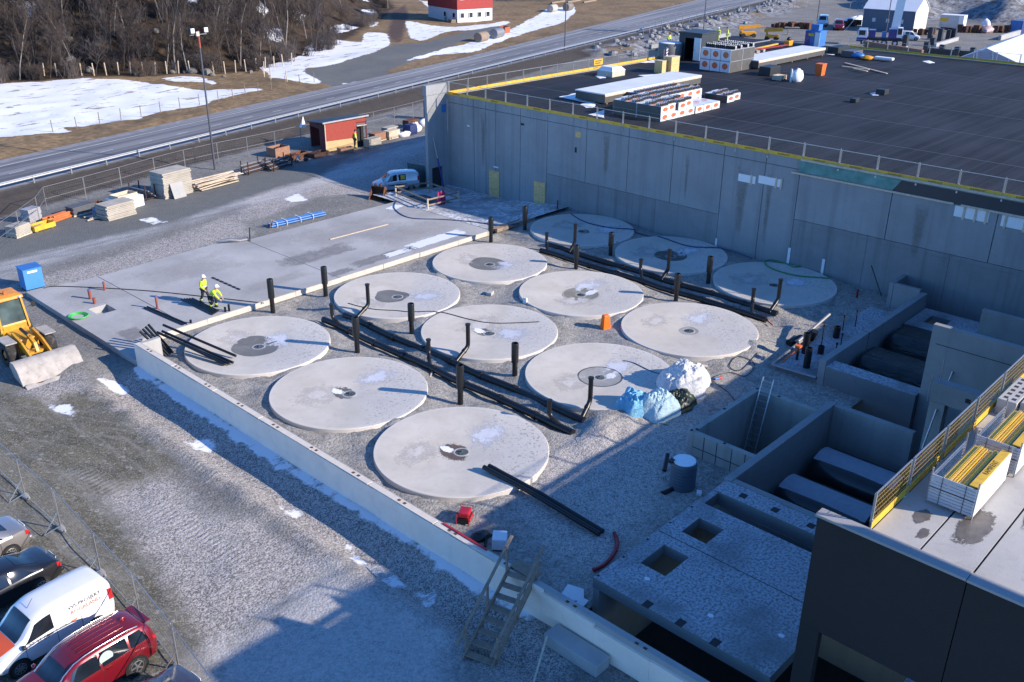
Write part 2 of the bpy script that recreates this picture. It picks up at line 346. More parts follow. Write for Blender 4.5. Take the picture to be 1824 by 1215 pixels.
FROST=[[(-9.4,2.0),(-6.2,2.6),(-6.2,-30),(-9.2,-30)],pxpoly([(450,340),(640,290),(770,245),(775,300),(650,345),(560,350),(480,385),(400,400),(440,365)]),pxpoly([(200,460),(420,380),(450,420),(390,432),(175,500),(40,520),(-30,520)]),
 pxpoly([(195,882),(262,855),(300,846),(345,905),(430,925),(500,955),(592,1008),(480,1080),(390,1150),(352,1110),(312,1050),(266,1000),(232,930)],-.35),
 pxpoly([(40,700),(70,680),(150,670),(160,690),(90,715)],-.35),pxpoly([(180,672),(210,668),(330,780),(480,880),(640,1000),(600,985),(460,900),(300,790)],-.35),pxpoly([(870,840),(1100,760),(1250,700),(1240,800),(1060,1030),(960,960)])]
PALE=[pxpoly([(372,1162),(480,1090),(600,1010),(690,1060),(760,1092),(800,1130),(800,1260),(360,1260)])]  # frosted ground, painted paler still to lift the building's shadow there
TRACK=[pxpoly(p) for p in ([(262,905),(290,898),(420,975),(440,1005),(410,1008),(380,985)],[(130,845),(150,838),(215,872),(200,882)],[(320,805),(345,800),(400,845),(380,852)])]
MUD=[pxpoly([(-40,690),(30,700),(200,690),(330,820),(300,850),(190,890),(240,950),(300,1050),(360,1140),(340,1240),(-40,1240)],-.35)]
BED=[[(-6,5.4),(34.9,5.4),(34.9,-28.6),(-6,-28.6)]]
ROCK=[[(112,yguard(112)-14),(240,yguard(240)-14),(240,yguard(240)-2.2),(112,yguard(112)-2.2)],HILL2]
attrs=dict(snow=sdmany(X,Y,SNOW),woods=sdmany(X,Y,WOODS),path=sdmany(X,Y,PATH),dark=sdmany(X,Y,DARK),lane=sdmany(X,Y,LANE),frost=sdmany(X,Y,FROST),mud=sdmany(X,Y,MUD),track=sdmany(X,Y,TRACK),pale=sdmany(X,Y,PALE),bed=sdmany(X,Y,BED),rock=sdmany(X,Y,ROCK))
G=Y-yguard(X)
attrs['grass']=np.clip(G-wroad(X)-1.6,-20,20)
attrs['bank']=np.clip(np.minimum(G+5.6,0.2-G),-20,20)
for k,a in attrs.items():
    at=me.attributes.new(k,'FLOAT','POINT'); at.data.foreach_set("value",a.reshape(-1).astype(np.float32))
ground=bpy.data.objects.new("ground",me); col.objects.link(ground); kind(ground,'structure')

m,t,n,l,b=newmat("site ground"); v=wpos(t)
def att(k):
    x=_n(t,"ShaderNodeAttribute",attribute_name=k); return x.outputs["Fac"]
def mask(k,amp,ns,soft=0.3,off=0.0,det=6,rough=0.65):
    f=mth(t,'ADD',att(k),mth(t,'MULTIPLY',mth(t,'SUBTRACT',noise(t,v,ns,det,rough),0.5-off),amp*2))
    return ramp(t,f,0.5,0.5+0.001) if soft==0 else mth(t,'MULTIPLY',mth(t,'ADD',f,soft),1/(2*soft),True)
vor=_n(t,"ShaderNodeTexVoronoi"); vor.inputs["Scale"].default_value=9.0; l.new(v,vor.inputs["Vector"])
vsep=_n(t,"ShaderNodeSeparateColor"); l.new(vor.outputs["Color"],vsep.inputs[0]); peb=vsep.outputs[0]
vor2=_n(t,"ShaderNodeTexVoronoi"); vor2.inputs["Scale"].default_value=24.0; l.new(v,vor2.inputs["Vector"])
vs2=_n(t,"ShaderNodeSeparateColor"); l.new(vor2.outputs["Color"],vs2.inputs[0]); peb2=vs2.outputs[0]
pp=mth(t,'ADD',mth(t,'MULTIPLY',peb,0.45),mth(t,'MULTIPLY',peb2,0.55))
rm0=_n(t,'ShaderNodeMapping'); rm0.inputs['Rotation'].default_value=(0,0,R(62)); l.new(v,rm0.inputs['Vector']); rotv0=rm0.outputs[0]
big=noise(t,v,0.22,6,0.6); mid=noise(t,v,1.3,5,0.65)
c0=mixc(t,pp,(0.065,0.065,0.063),(0.25,0.24,0.225))
c0=mixc(t,ramp(t,big,0.35,0.65),c0,mixc(t,pp,(0.13,0.128,0.12),(0.31,0.30,0.275)))
# beds of crushed stone round the lids
cb=mixc(t,pp,(0.14,0.135,0.125),(0.46,0.44,0.405)); cb=mixc(t,mth(t,'MULTIPLY',ramp(t,mid,0.5,0.72),0.75),cb,mixc(t,pp,(0.09,0.085,0.078),(0.2,0.19,0.17)))
cc=mixc(t,mask('bed',0.3,2.0,0.25),c0,cb)
cm=mixc(t,ramp(t,noise(t,v,0.5,6,0.6,0.6),0.35,0.65),(0.07,0.064,0.043),(0.17,0.15,0.105)); cm=mixc(t,ramp(t,noise(t,v,7.0,6,0.75),0.45,0.75),cm,(0.05,0.052,0.042)); cm=mixc(t,mth(t,'MULTIPLY',ramp(t,peb2,0.72,0.95),0.6),cm,(0.36,0.35,0.31)); cm=mixc(t,mth(t,'MULTIPLY',ramp(t,noise(t,scl(t,rotv0,(0.25,2.2,1)),1.6,5,0.7),0.52,0.66),0.4),cm,(0.27,0.265,0.24))
cc=mixc(t,mask('mud',1.6,0.7,0.8),cc,cm)
wt=_n(t,"ShaderNodeTexWave",wave_type='BANDS',bands_direction='Y'); rt2=_n(t,'ShaderNodeMapping'); rt2.inputs['Rotation'].default_value=(0,0,R(-8)); l.new(v,rt2.inputs['Vector']); l.new(rt2.outputs[0],wt.inputs['Vector']); wt.inputs['Scale'].default_value=1.1; wt.inputs['Distortion'].default_value=3.0; wt.inputs['Detail'].default_value=3; wt.inputs['Detail Scale'].default_value=1.5
trk=mth(t,'MULTIPLY',mask('track',0.9,1.0,0.5),wt.outputs[0])
rut=mth(t,'MULTIPLY',ramp(t,noise(t,scl(t,v,(1.5,.10,1)),1.2,6,.7),.5,.68),0.45)
cc=mixc(t,mth(t,'MULTIPLY',rut,mask('mud',2.5,.5,2.0)),cc,(0.30,0.29,0.265))
cl=mixc(t,ramp(t,noise(t,scl(t,v,(0.35,1.6,1)),0.9,5,0.6),0.3,0.7),(0.20,0.205,0.21),(0.42,0.425,0.43)); cl=mixc(t,mth(t,'MULTIPLY',pp,0.25),cl,(0.1,0.1,0.1))
cc=mixc(t,mask('lane',1.4,0.35,1.0),cc,cl)
fr=mth(t,'MULTIPLY',mask('frost',0.9,0.9,0.45),ramp(t,mth(t,'ADD',mth(t,'MULTIPLY',noise(t,v,5.0,7,0.75),0.7),mth(t,'MULTIPLY',peb2,0.3)),0.42,0.60))
cc=mixc(t,mth(t,'MULTIPLY',fr,0.75),cc,(0.56,0.51,0.485)); cc=mixc(t,mth(t,'MULTIPLY',mask('pale',1.0,0.9,0.7),ramp(t,pp,.1,.9,(.45,.45,.45,1),(.85,.85,.85,1))),cc,(0.50,0.485,0.48)); cc=mixc(t,mth(t,'MULTIPLY',trk,0.5),cc,(0.44,0.41,0.38))
vor3=_n(t,"ShaderNodeTexVoronoi"); vor3.inputs["Scale"].default_value=5.5; l.new(v,vor3.inputs["Vector"]); vs3=_n(t,"ShaderNodeSeparateColor"); l.new(vor3.outputs["Color"],vs3.inputs[0])
stn=mth(t,'MULTIPLY',ramp(t,vs3.outputs[1],.93,.95),ramp(t,vor3.outputs["Distance"],.30,.2)); cc=mixc(t,mth(t,'MULTIPLY',stn,.4),cc,mixc(t,vs3.outputs[2],(.12,.12,.12),(.5,.49,.47)))
cbk=mixc(t,mid,(0.035,0.028,0.022),(0.10,0.085,0.07)); cc=mixc(t,mask('bank',0.6,1.2,0.4),cc,cbk)
cg=mixc(t,ramp(t,noise(t,v,1.1,7,0.75),0.3,0.7),(0.09,0.058,0.03),(0.36,0.25,0.135)); cg=mixc(t,mth(t,'MULTIPLY',ramp(t,noise(t,v,0.12,4,0.6),0.45,0.65),0.6),cg,(0.11,0.075,0.04))
cc=mixc(t,mask('grass',0.7,1.2,0.4),cc,cg)
cw=mixc(t,ramp(t,noise(t,v,0.7,7,0.7),0.35,0.7),(0.016,0.012,0.009),(0.085,0.055,0.03)); cc=mixc(t,mask('woods',2.0,0.4,1.0),cc,cw)
cr=mixc(t,ramp(t,noise(t,v,0.6,9,0.82),0.40,0.62),(0.04,0.043,0.05),(0.36,0.37,0.39)); cr=mixc(t,ramp(t,noise(t,v,0.1,4,0.6),0.5,0.66),cr,(0.15,0.115,0.075)); cc=mixc(t,mask('rock',1.5,0.5,0.8),cc,cr)
cc=mixc(t,mask('path',0.8,0.9,0.5),cc,(0.085,0.055,0.045)); 
cdk=mixc(t,mid,(0.085,0.09,0.088),(0.16,0.165,0.16)); cdk=mixc(t,mth(t,'MULTIPLY',pp,0.3),cdk,(0.2,0.2,0.195)); cc=mixc(t,mask('dark',0.9,0.8,0.5),cc,cdk)
sn=mth(t,'MULTIPLY',mask('snow',1.0,0.55,0.08,0.02,8,0.7),mth(t,'SUBTRACT',1.0,mth(t,'MULTIPLY',ramp(t,noise(t,scl(t,v,(0.5,1.3,1)),0.55,7,0.7),0.57,0.61),0.8)))
cc=mixc(t,sn,cc,(0.74,0.76,0.81))
l.new(cc,b.inputs["Base Color"]); b.inputs["Roughness"].default_value=0.9; b.inputs["Specular IOR Level"].default_value=0.3
hh=mth(t,'ADD',mth(t,'MULTIPLY',vor.outputs["Distance"],-1.0),mth(t,'ADD',mth(t,'ADD',mth(t,'MULTIPLY',trk,1.2),mth(t,'MULTIPLY',vor2.outputs["Distance"],-0.5)),mth(t,'MULTIPLY',noise(t,v,2.0,4,0.6),0.35)))
bp=_n(t,"ShaderNodeBump"); bp.inputs["Distance"].default_value=0.045; l.new(mth(t,'SUBTRACT',0.5,mth(t,'MULTIPLY',mth(t,'MAXIMUM',mth(t,'MULTIPLY',sn,.7),mth(t,'MULTIPLY',mask('mud',1.6,0.7,0.8),0.75)),0.5)),bp.inputs["Strength"]); l.new(hh,bp.inputs["Height"]); l.new(bp.outputs[0],b.inputs["Normal"])
me.materials.append(m)

# road: asphalt strip with frozen shoulders and edge lines, laid on its embankment
def strip(name,mat,o0,o1,z,x0=-40,x1=420,step=4,wfun=None):
    mb=MB(); k=int((x1-x0)/step)
    def f(u,vv):
        x=x0+(x1-x0)*u; a=o0(x); bb=o1(x); return (x-(a+(bb-a)*vv)*0.23,yguard(x)+a+(bb-a)*vv,z)
    mb.grid(f,k,1); return kind(mb.obj(name,mat),'structure')
ma,t,n,l,b=newmat("asphalt"); v=wpos(t)
rotv=_n(t,"ShaderNodeMapping"); rotv.inputs["Rotation"].default_value=(0,0,-math.atan(0.237)); l.new(v,rotv.inputs["Vector"])
s1=noise(t,scl(t,rotv.outputs[0],(0.02,1.1,1)),1.0,5,0.6); s2=noise(t,v,0.9,6,0.7)
ca=mixc(t,ramp(t,s1,0.38,0.62),(0.075,0.078,0.085),(0.27,0.27,0.28)); ca=mixc(t,mth(t,'MULTIPLY',s2,0.4),ca,(0.2,0.2,0.21)); l.new(ca,b.inputs["Base Color"]); b.inputs["Roughness"].default_value=0.75
bump(t,noise(t,v,20,4,0.6),0.2,0.02,b)
strip("road",ma,lambda x:0.9,lambda x:wroad(x)-0.6,0.235)
M['shoulder']=concrete('frozen shoulder',(0.22,0.22,0.23),0.3,0.5,0,0,0.9,0.8)
M['linepaint']=concrete('worn road paint',(0.55,0.55,0.56),0.25,0.6,0,0,0.8,0.6)
strip("road_shoulder",M['shoulder'],lambda x:0.3,lambda x:1.5,0.231)
strip("road_verge",M['shoulder'],lambda x:wroad(x)-1.2,lambda x:wroad(x)+0.7,0.228)
strip("road_marking",M['linepaint'],lambda x:1.75,lambda x:1.9,0.240)
strip("road_marking",M['linepaint'],lambda x:wroad(x)-1.7,lambda x:wroad(x)-1.55,0.240)
dm=MB()
for i in range(80):
    x=-30+i*5.0; off=(wroad(x))/2+0.2
    dm.quad((x,yguard(x)+off,.240),(x+1.6,yguard(x+1.6)+off,.240),(x+1.6,yguard(x+1.6)+off+.12,.240),(x,yguard(x)+off+.12,.240))
kind(dm.obj("road_marking",M['linepaint']),'structure')
# bottom of the open excavation under the tank chambers
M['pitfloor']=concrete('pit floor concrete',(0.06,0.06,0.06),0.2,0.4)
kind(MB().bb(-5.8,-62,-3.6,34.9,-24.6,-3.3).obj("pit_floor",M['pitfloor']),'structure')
# ------------------------------------------------------------------ concrete floor slabs
M['slab']=concrete('slab concrete',(0.37,0.365,0.36),0.22,0.65,0,0,0.8,0.22)
M['slab2']=concrete('apron concrete',(0.25,0.26,0.27),0.2,0.5,0.5,0,0.8,0.3,3.0)
m_,t_,n_,l_,b_=M['slab'],M['slab'].node_tree,None,None,None
def dipz(x,y): return 0.95*float(ss(25,34,np.array(x)))*float(ss(4,15,np.array(y)))
s=MB()
def slabpiece(x0,y0,x1,y1): s.bb(x0,y0,-1.7,x1,y1,0.0)
g_=0.03
slabpiece(-6.15,2.98,-4.6,18.2); slabpiece(-4.6,5.45,-3.4,10.9); slabpiece(-4.6,12.3,-3.4,17.9); slabpiece(-3.4,5.45,-1.5-g_,17.6)
s.bb(-4.6,10.9,-1.7,-3.4,12.3,-0.45)
s.prism([(-1.5+g_,5.45),(10.1-g_,5.45),(10.1-g_,17.6),(8.4,18.2),(-1.5+g_,17.6)],-1.7,0.0)
s.prism([(10.1+g_,5.45),(25.2-g_,5.45),(25.2-g_,17.2),(10.1+g_,17.2)],-1.7,0.0)
kind(s.obj("concrete_floor",M['slab']),'structure')
a=MB(); HO=(27.2,14.6,29.6,18.4)
def apr(x0,y0,x1,y1,n=8): a.grid(lambda u,v:(x0+(x1-x0)*u,y0+(y1-y0)*v,-dipz(x0+(x1-x0)*u,y0+(y1-y0)*v)-0.003),n,n)
apr(25.2+g_,5.45,HO[0],20.4); apr(HO[0],5.45,HO[2],HO[1]); apr(HO[0],HO[3],HO[2],20.4); apr(HO[2],5.45,34.9,20.7)
a.bb(HO[0]-.15,HO[1]-.15,-3,HO[0],HO[3]+.15,-.35); a.bb(HO[2],HO[1]-.15,-3,HO[2]+.15,HO[3]+.15,-.6); a.bb(HO[0],HO[3],-3,HO[2],HO[3]+.15,-.5); a.bb(HO[0],HO[1]-.15,-3,HO[2],HO[1],-.5); a.bb(HO[0],HO[1],-2.6,HO[2],HO[3],-2.5)
kind(a.obj("concrete_apron",M['slab2']),'structure')
# formwork boards along the edge between slab and gravel bed
kb=MB(); xx=-3.9
while xx<25:
    L=min(random.uniform(3.2,4.6),25.1-xx); kb.box((xx+L/2,5.32+random.uniform(-.02,.02),-0.12),(L-.03,0.10,0.36),rz=random.uniform(-.008,.008)); xx+=L
tag(kb.obj("formwork_edge",plain('pale grey formwork',(0.50,0.455,0.40),.8,0,.12,3)),"pale timber formwork boards along the slab edge beside the gravel bed","formwork")
kb=MB(); kb.bar((25.3,5.6,-.05),(31.2,6.0,-.2),.35,.22); kb.bar((25.6,5.2,-.05),(30.5,5.5,-.2),.2,.3)
tag(kb.obj("kerb_beam",M['wood']),"weathered timber beams lying at the hall end of the slab edge","beam")

# ------------------------------------------------------------------ tank lids: twelve shallow concrete funnels
ROWX=[0,10.9286,19.8319,30.6909]; ROWO=[0,-.2178,-.2788,-.4601]; SP=8.6515; LR=4.2; LD=0.25
LID=[(ROWX[i],-(ROWO[i]+SP*j)) for i in range(4) for j in range(3)]
m,t,n,l,b=newmat("lid concrete"); o=opos(t); oi=_n(t,"ShaderNodeObjectInfo")
off=_n(t,"ShaderNodeVectorMath",operation='SCALE'); off.inputs[0].default_value=(37,53,11); l.new(oi.outputs["Random"],off.inputs["Scale"])
av=_n(t,"ShaderNodeVectorMath"); l.new(o,av.inputs[0]); l.new(off.outputs[0],av.inputs[1]); v=av.outputs[0]
f=noise(t,v,0.45,8,0.62,0.5); cc=ramp(t,f,0.3,0.72,(0.45,0.42,0.37,1),(0.57,0.535,0.48,1))
cc=mixc(t,mth(t,'MULTIPLY',ramp(t,noise(t,v,2.2,6,0.7),0.5,0.75),0.4),cc,(0.33,0.325,0.32))
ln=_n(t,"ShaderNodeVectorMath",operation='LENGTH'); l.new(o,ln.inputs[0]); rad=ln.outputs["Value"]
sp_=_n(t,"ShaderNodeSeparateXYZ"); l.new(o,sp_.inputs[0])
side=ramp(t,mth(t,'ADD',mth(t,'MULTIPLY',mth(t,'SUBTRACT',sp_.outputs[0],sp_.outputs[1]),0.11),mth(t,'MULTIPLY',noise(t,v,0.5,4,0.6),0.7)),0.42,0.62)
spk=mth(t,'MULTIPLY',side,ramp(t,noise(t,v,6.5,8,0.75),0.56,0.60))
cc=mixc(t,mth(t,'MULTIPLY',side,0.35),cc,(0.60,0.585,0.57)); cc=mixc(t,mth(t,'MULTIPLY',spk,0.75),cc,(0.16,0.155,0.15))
edge=ramp(t,mth(t,'SUBTRACT',rad,3.95),0.0,0.2); cc=mixc(t,mth(t,'MULTIPLY',edge,0.5),cc,(0.60,0.57,0.53))  # painted rim highlight: colour turns paler at the lid edge
l.new(cc,b.inputs["Base Color"]); b.inputs["Roughness"].default_value=0.8
bump(t,mth(t,'ADD',noise(t,v,16,5,0.6),mth(t,'MULTIPLY',spk,-0.5)),0.25,0.02,b)
M['lid']=m
M['grout']=concrete('fresh grey grout',(0.15,0.15,0.145),0.2,0.4,0,0,0.7,0.8)
M['grout_olive']=concrete('drying olive grout',(0.22,0.21,0.175),0.2,0.4,0,0,0.7,0.8)
M['grout_dark']=concrete('wet dark grout',(0.07,0.085,0.085),0.2,0.4,0,0,0.35,0.8)
M['grout_pale']=concrete('pale grout',(0.29,0.285,0.275),0.2,0.5,0,0,0.75,0.8)
M['wetstain']=concrete('wet concrete stain',(0.13,0.11,0.095),0.25,0.5,0,0,0.4,1.2)
M['ring']=concrete('cast ring',(0.40,0.39,0.38),0.2,0.5,0,0,0.7,2)
M['snowy']=plain('old snow',(0.78,0.80,0.83),0.8,0,0.06,6)
lid_mesh=MB().lathe([(4.16,-0.55),(4.2,-0.5),(4.2,-0.03),(4.17,0.0),(3.9,-0.004),(3.2,-.045),(2.4,-.10),(1.6,-.15),(0.8,-.20),(0.34,-.235)],n=96,cap=False).mesh("buried_tank",M['lid'],smooth=35)
def zl(r): return float(np.interp(r,[0,.34,.8,1.6,2.4,3.2,3.9,4.2],[-.24,-.235,-.20,-.15,-.10,-.045,-.004,0]))
def irregular(cx,cy,rx,ry,n=40,jit=0.12,seed=0,zo=0.006):
    rr=random.Random(seed); ph=[rr.uniform(0,6.28) for _ in range(5)]
    mb=MB(); vs=[(cx,cy,zl(math.hypot(cx,cy))+zo)]
    for ringf in (0.5,1.0):
        for k in range(n):
            a=2*math.pi*k/n; q=(1+jit*sum(math.sin((i+2)*a+ph[i])/(i+1) for i in range(5)))*ringf
            x=cx+rx*q*math.cos(a); y=cy+ry*q*math.sin(a); vs.append((x,y,zl(math.hypot(x,y))+zo))
    fs=[(0,1+k,1+(k+1)%n) for k in range(n)]+[(1+k,1+n+k,1+n+(k+1)%n,1+(k+1)%n) for k in range(n)]
    mb.edge=[0.0]+[.5]*n+[1.0]*n
    return mb.add(vs,fs)
LIDLAB=["tank lid with wide grey grout patch beneath the leaning black pipes",
 "pale tank lid with a small snow-filled ring, next to the lid nearest the wooden stair","tank lid with brown puddle round its ring and black pipes on its rim",
 "tank lid with grey grout patch left of its ring, touched by a black bent pipe","tank lid with a thin cable across it and snow beside its small ring","tank lid with dark outlined grout circle, beside the heap of plastic sheeting",
 "tank lid with a wide grey-brown grout circle, next to the slab edge boards","tank lid with olive grout circle, snow on its far half, behind the orange box","frosted tank lid with only a small ring, in front of the orange box",
 "shaded tank lid crossed by a blue hose, closest to the chipboard doors","shaded tank lid with dark wet grout circle under the hall wall","shaded tank lid with green hose lying on it under the hall wall"]
patch=[('grout',-.15,.1,1.42,1.42,.05),None,None,('grout',-.28,.32,1.0,1.25,.12),None,('grout_pale',0,0,1.22,1.22,.02),('grout',-.1,.1,1.38,1.38,.04),('grout_olive',0,.05,1.22,1.22,.03),('grout_pale',0,0,.62,.62,.04),None,('grout_dark',0,0,1.2,1.2,.03),None]
stain={1:('wetstain',-.2,.3,.55,.8),2:('wetstain',-.25,.3,.72,.95),4:('wetstain',-.1,.3,.55,.8),9:('wetstain',.1,-.1,.5,.6)}
snowp={1:(-.3,.62,.28,.42),2:(-.35,.66,.24,.42),4:(-.2,.66,.28,.45),7:(.75,-.3,.55,.3),5:(.5,-.35,.42,.3)}
ringm=MB().lathe([(.30,-.06),(.32,.02),(.37,.025),(.40,.015),(.41,-.05)],n=36,cap=False).mesh("manhole_ring",M['ring'],smooth=50)
hatm=MB().lathe([(.315,-.01),(.30,.012),(.05,.02)],n=30); hatm.bb(-.03,-.2,.01,.03,.2,.045); hatm.cyl((0,0,.0),(0,0,.12),.05)
hatm=hatm.mesh("hatch",M['grout_dark'],smooth=40)
def link(name,me,parent,loc=(0,0,0),rz=0):
    o=bpy.data.objects.new(name,me); col.objects.link(o); o.parent=parent; o.location=loc; o.rotation_euler=(0,0,rz); return o
for i,(x,y) in enumerate(LID):
    o=bpy.data.objects.new("buried_tank",lid_mesh); col.objects.link(o); o.location=(x,y,0)
    tag(o,LIDLAB[i],"buried tank","buried tanks with round concrete lids")
    if patch[i]:
        k,cx,cy,rx,ry,j=patch[i]; irregular(cx,cy,rx,ry,48,j,i).obj("grout_patch",M[k],o)
        if i in (5,7): 
            rg=MB(); vs=[]
            rg.grid(lambda u,v:((rx*(.97+.07*v))*math.cos(u*6.2832),(rx*(.97+.07*v))*math.sin(u*6.2832),zl(rx)+.009),48,1); rg.obj("grout_joint",M['grout_dark'] if i==5 else M['ring'],o)
    if i in stain: k,cx,cy,rx,ry=stain[i]; q_=irregular(cx,cy,rx*1.35,ry*1.35,64,.06,i+30,.005); edgeattr(q_.obj("water_stain",M['r_brown' if i==2 else 'r_wet'],o),q_.edge)
    if i in snowp: cx,cy,rx,ry=snowp[i]; q_=irregular(cx,cy,rx*1.5,ry*1.5,56,.06,i+63,.014); edgeattr(q_.obj("snow_patch",M['r_snow'],o),q_.edge)
    rs_=random.Random(i*7+3)
    for kk,(mt_,rr_) in ((0,('r_dust',2.2)),(2,('r_frost',1.9))):
        a_=rs_.uniform(-1.2,.5) if kk else rs_.uniform(1.2,3.6); d_=rs_.uniform(1.2,2.3); q_=irregular(d_*math.cos(a_),d_*math.sin(a_),min(rr_,3.9-d_)*rs_.uniform(.8,1.2),min(rr_,3.9-d_)*rs_.uniform(.7,1.0),56,.08,i*9+kk,.003+.0012*kk); edgeattr(q_.obj(["dust_film","damp_film","frost_film"][kk],M[mt_],o),q_.edge)
    r_=link("manhole_ring",ringm,o,(0,0,-.235)); link("hatch",hatm,r_,(0,0,-.0),random.uniform(0,3))

# ------------------------------------------------------------------ standpipes and drain runs
vp=thing("vent_pipe","","pipe",(0,0,0))
MB().cyl((0,0,-.4),(0,0,1.1),.15,n=16).obj("pipe_shaft",M['blackpipe'],vp,smooth=40)
MB().lathe([(.15,1.0),(.205,1.02),(.205,2.2),(.19,2.24),(.16,2.24),(.15,2.1)],n=18).obj("sleeve",M['blackpipe'],vp,smooth=40)
VENT=[(3.68,4.01,2.36,"beside the pipes leaning on the wall corner"),(7.7,3.8,2.2,"near the slab edge behind the two workers"),(23.78,4.02,2.06,"by the slab edge and snow strip"),(27.77,4.07,2.08,"closest to the chipboard doors"),
 (3.64,-4.73,2.33,"between the snow-ringed lid and the drain trench"),(7.64,-5.0,2.1,"between the drain trench and the cable-crossed lid"),(23.73,-4.7,1.85,"in front of the blue-hose lid across the trench"),(27.75,-4.74,1.9,"between the two shaded lids by the hall"),
 (3.49,-13.6,2.31,"standing right behind the brown-stained lid"),(7.77,-13.53,2.14,"beside the lid with the outlined circle"),(23.6,-13.5,2.0,"behind the frosted lid at the trench"),(27.86,-13.3,2.08,"between the dark-patch lid and green-hose lid")]
for i,(x,y,h,wh) in enumerate(VENT):
    lab="thick black vent pipe "+wh
    (vp if i==0 else vp)
    if i==0: vp.location=(x,y,-.35); vp["label"]=lab; vp["group"]="black vent pipes standing in the gravel"; vp.scale=(1,1,h/2.24)
    else: dup(vp,(x,y,-.35),0,lab,"black vent pipes standing in the gravel",scale=(1,1,h/2.24))
def bent(foot,elbow,top,r,lab):
    f=Vector(foot);e=Vector(elbow);t=Vector(top); o=thing("bent_pipe",lab,"pipe",foot,0,"bent black riser pipes on the drain runs")
    q=[]; d1=(e-f).normalized(); d2=(t-e).normalized()
    for k in range(6):
        u=k/5; a=e-d1*.22*(1-u)**2*1.0+d2*.22*u**2; q.append(a)
    MB().tube([f-f]+[p-f for p in q]+[t-f],r,12).obj("riser",M['blackpipe'],o,smooth=50)
    MB().cyl(t-f-d2*.06,t-f+d2*.03,r+.03,n=14).obj("end_collar",M['blackpipe'],o,smooth=40)
    MB().cyl(q[0]-f-d1*.25,q[0]-f-d1*.1,r+.025,n=14).obj("joint_sleeve",M['blackpipe'],o,smooth=40)
for px_,py_,zt,x0,dy,lab in ((668,502,1.8,6.5,-.15,"beside the lid with grout left of its ring"),(840,575,1.8,6.5,-.15,"reaching over the cable-crossed lid"),(1053,673,1.75,6.5,-.2,"beside the plastic sheeting heap"),
     (1025,400,1.85,26.0,0,"in front of the blue-hose lid"),(1193,445,1.85,26.0,0,"in front of the dark wet grout circle"),(1391,498,1.8,26.0,0,"at the trench end below the green-hose lid")):
    T=P(px_,py_,zt); xx=min(T.x,x0+1.25); bent((x0,T.y+dy,-.2),(xx,T.y,.42),(xx,T.y,zt),.125,"tall bent black riser pipe "+lab)
for px_,py_,zt,x0,lab in ((590,542,1.15,5.15,"at the drain run start near the formwork boards"),(763,605,1.1,5.15,"midway on the drain run beside the snow-ringed lid"),(979,713,1.1,5.15,"at the gravel mound end of the drain run"),
     (974,415,1.0,24.8,"at the drain run start near the blue-hose lid"),(1142,462,1.05,24.8,"midway on the drain run near the dark-patch lid"),(1343,515,1.0,24.8,"at the drain run end near the frosted lid")):
    T=P(px_,py_,zt); bent((x0,T.y-.75,-.2),(T.x,T.y,.3),(T.x,T.y,zt),.12,"short bent black riser pipe "+lab)
def run(x,y0,y1,lab,r=.2):
    pts=[(x+.06*math.sin(k*1.3),y0+(y1-y0)*k/14,-.21+.02*math.sin(k*2.1)) for k in range(15)]
    o=MB().tube(pts,r,12).obj("drain_pipe",M['blackpipe'],smooth=50); tag(o,lab,"pipe","long black drain runs in the trenches")
    for k in range(1,8):
        j=MB(); y=y0+(y1-y0)*k/8; j.cyl((x+.06*math.sin(k*14/8*1.3),y-.12,-.2),(x+.06*math.sin(k*14/8*1.3),y+.12,-.2),r+.03,n=14)
        j.obj("pipe_joint",M['blackpipe'],o,smooth=40)
run(5.15,.6,-20.0,"long black drain pipe in the trench nearer the retaining wall, wall-side run"); run(6.5,.2,-19.6,"long black drain pipe in the trench nearer the retaining wall, hall-side run")
run(24.8,-.3,-19.6,"long black drain pipe in the trench nearer the hall, wall-side run"); run(26.2,.3,-19.6,"long black drain pipe in the trench nearer the hall, hall-side run")

# ------------------------------------------------------------------ retaining wall with pale insulation face
M['xps']=plain('pale wall board',(0.90,0.75,0.62),0.75,0,0.05,1.2,dirt=((0.6,0.55,0.53),1.2,0.35))
M['wallcon']=concrete('cast wall',(0.36,0.36,0.355),0.12,0.3,0,0.25)
M['topboard']=plain('pale top board',(0.60,0.54,0.47),.75,0,.08,3)
rw=thing("retaining_wall","long pale boarded wall between the parking yard and the gravel bed","wall",(-5.98,2.95,1.06))
MB().bb(-.02,-47,-2,.24,0,-.03).bb(.24,-.26,-2,1.35,0,-.035).obj("core",M['wallcon'],rw)
fb=MB(); y=0.0; k=0
while y>-46:
    L=2.4 if k else 2.0; stp=-.04 if y>-30 else (-.14 if y>-32 else -.26); fb.bb(-.13,y-L+.006,-2,-.022,y,stp-.012*(k%3)); y-=L; k+=1
fb.obj("face_board",M['xps'],rw)
tb=MB(); y=-.1
while y>-27.5: tb.bb(-.125,y-4.1,-.028,.16,y-.02,.012); y-=4.15
tb.obj("top_board",M['topboard'],rw)
pk=MB(); y=-1.3
while y>-46:
    for q in (0,.35): pk.bb(-.02,y-q-.14,.021 if y>-29.5 else -.029,.09,y-q,.03 if y>-29.5 else -.02)
    y-=3.05
pk.obj("recess",M['rust'],rw)

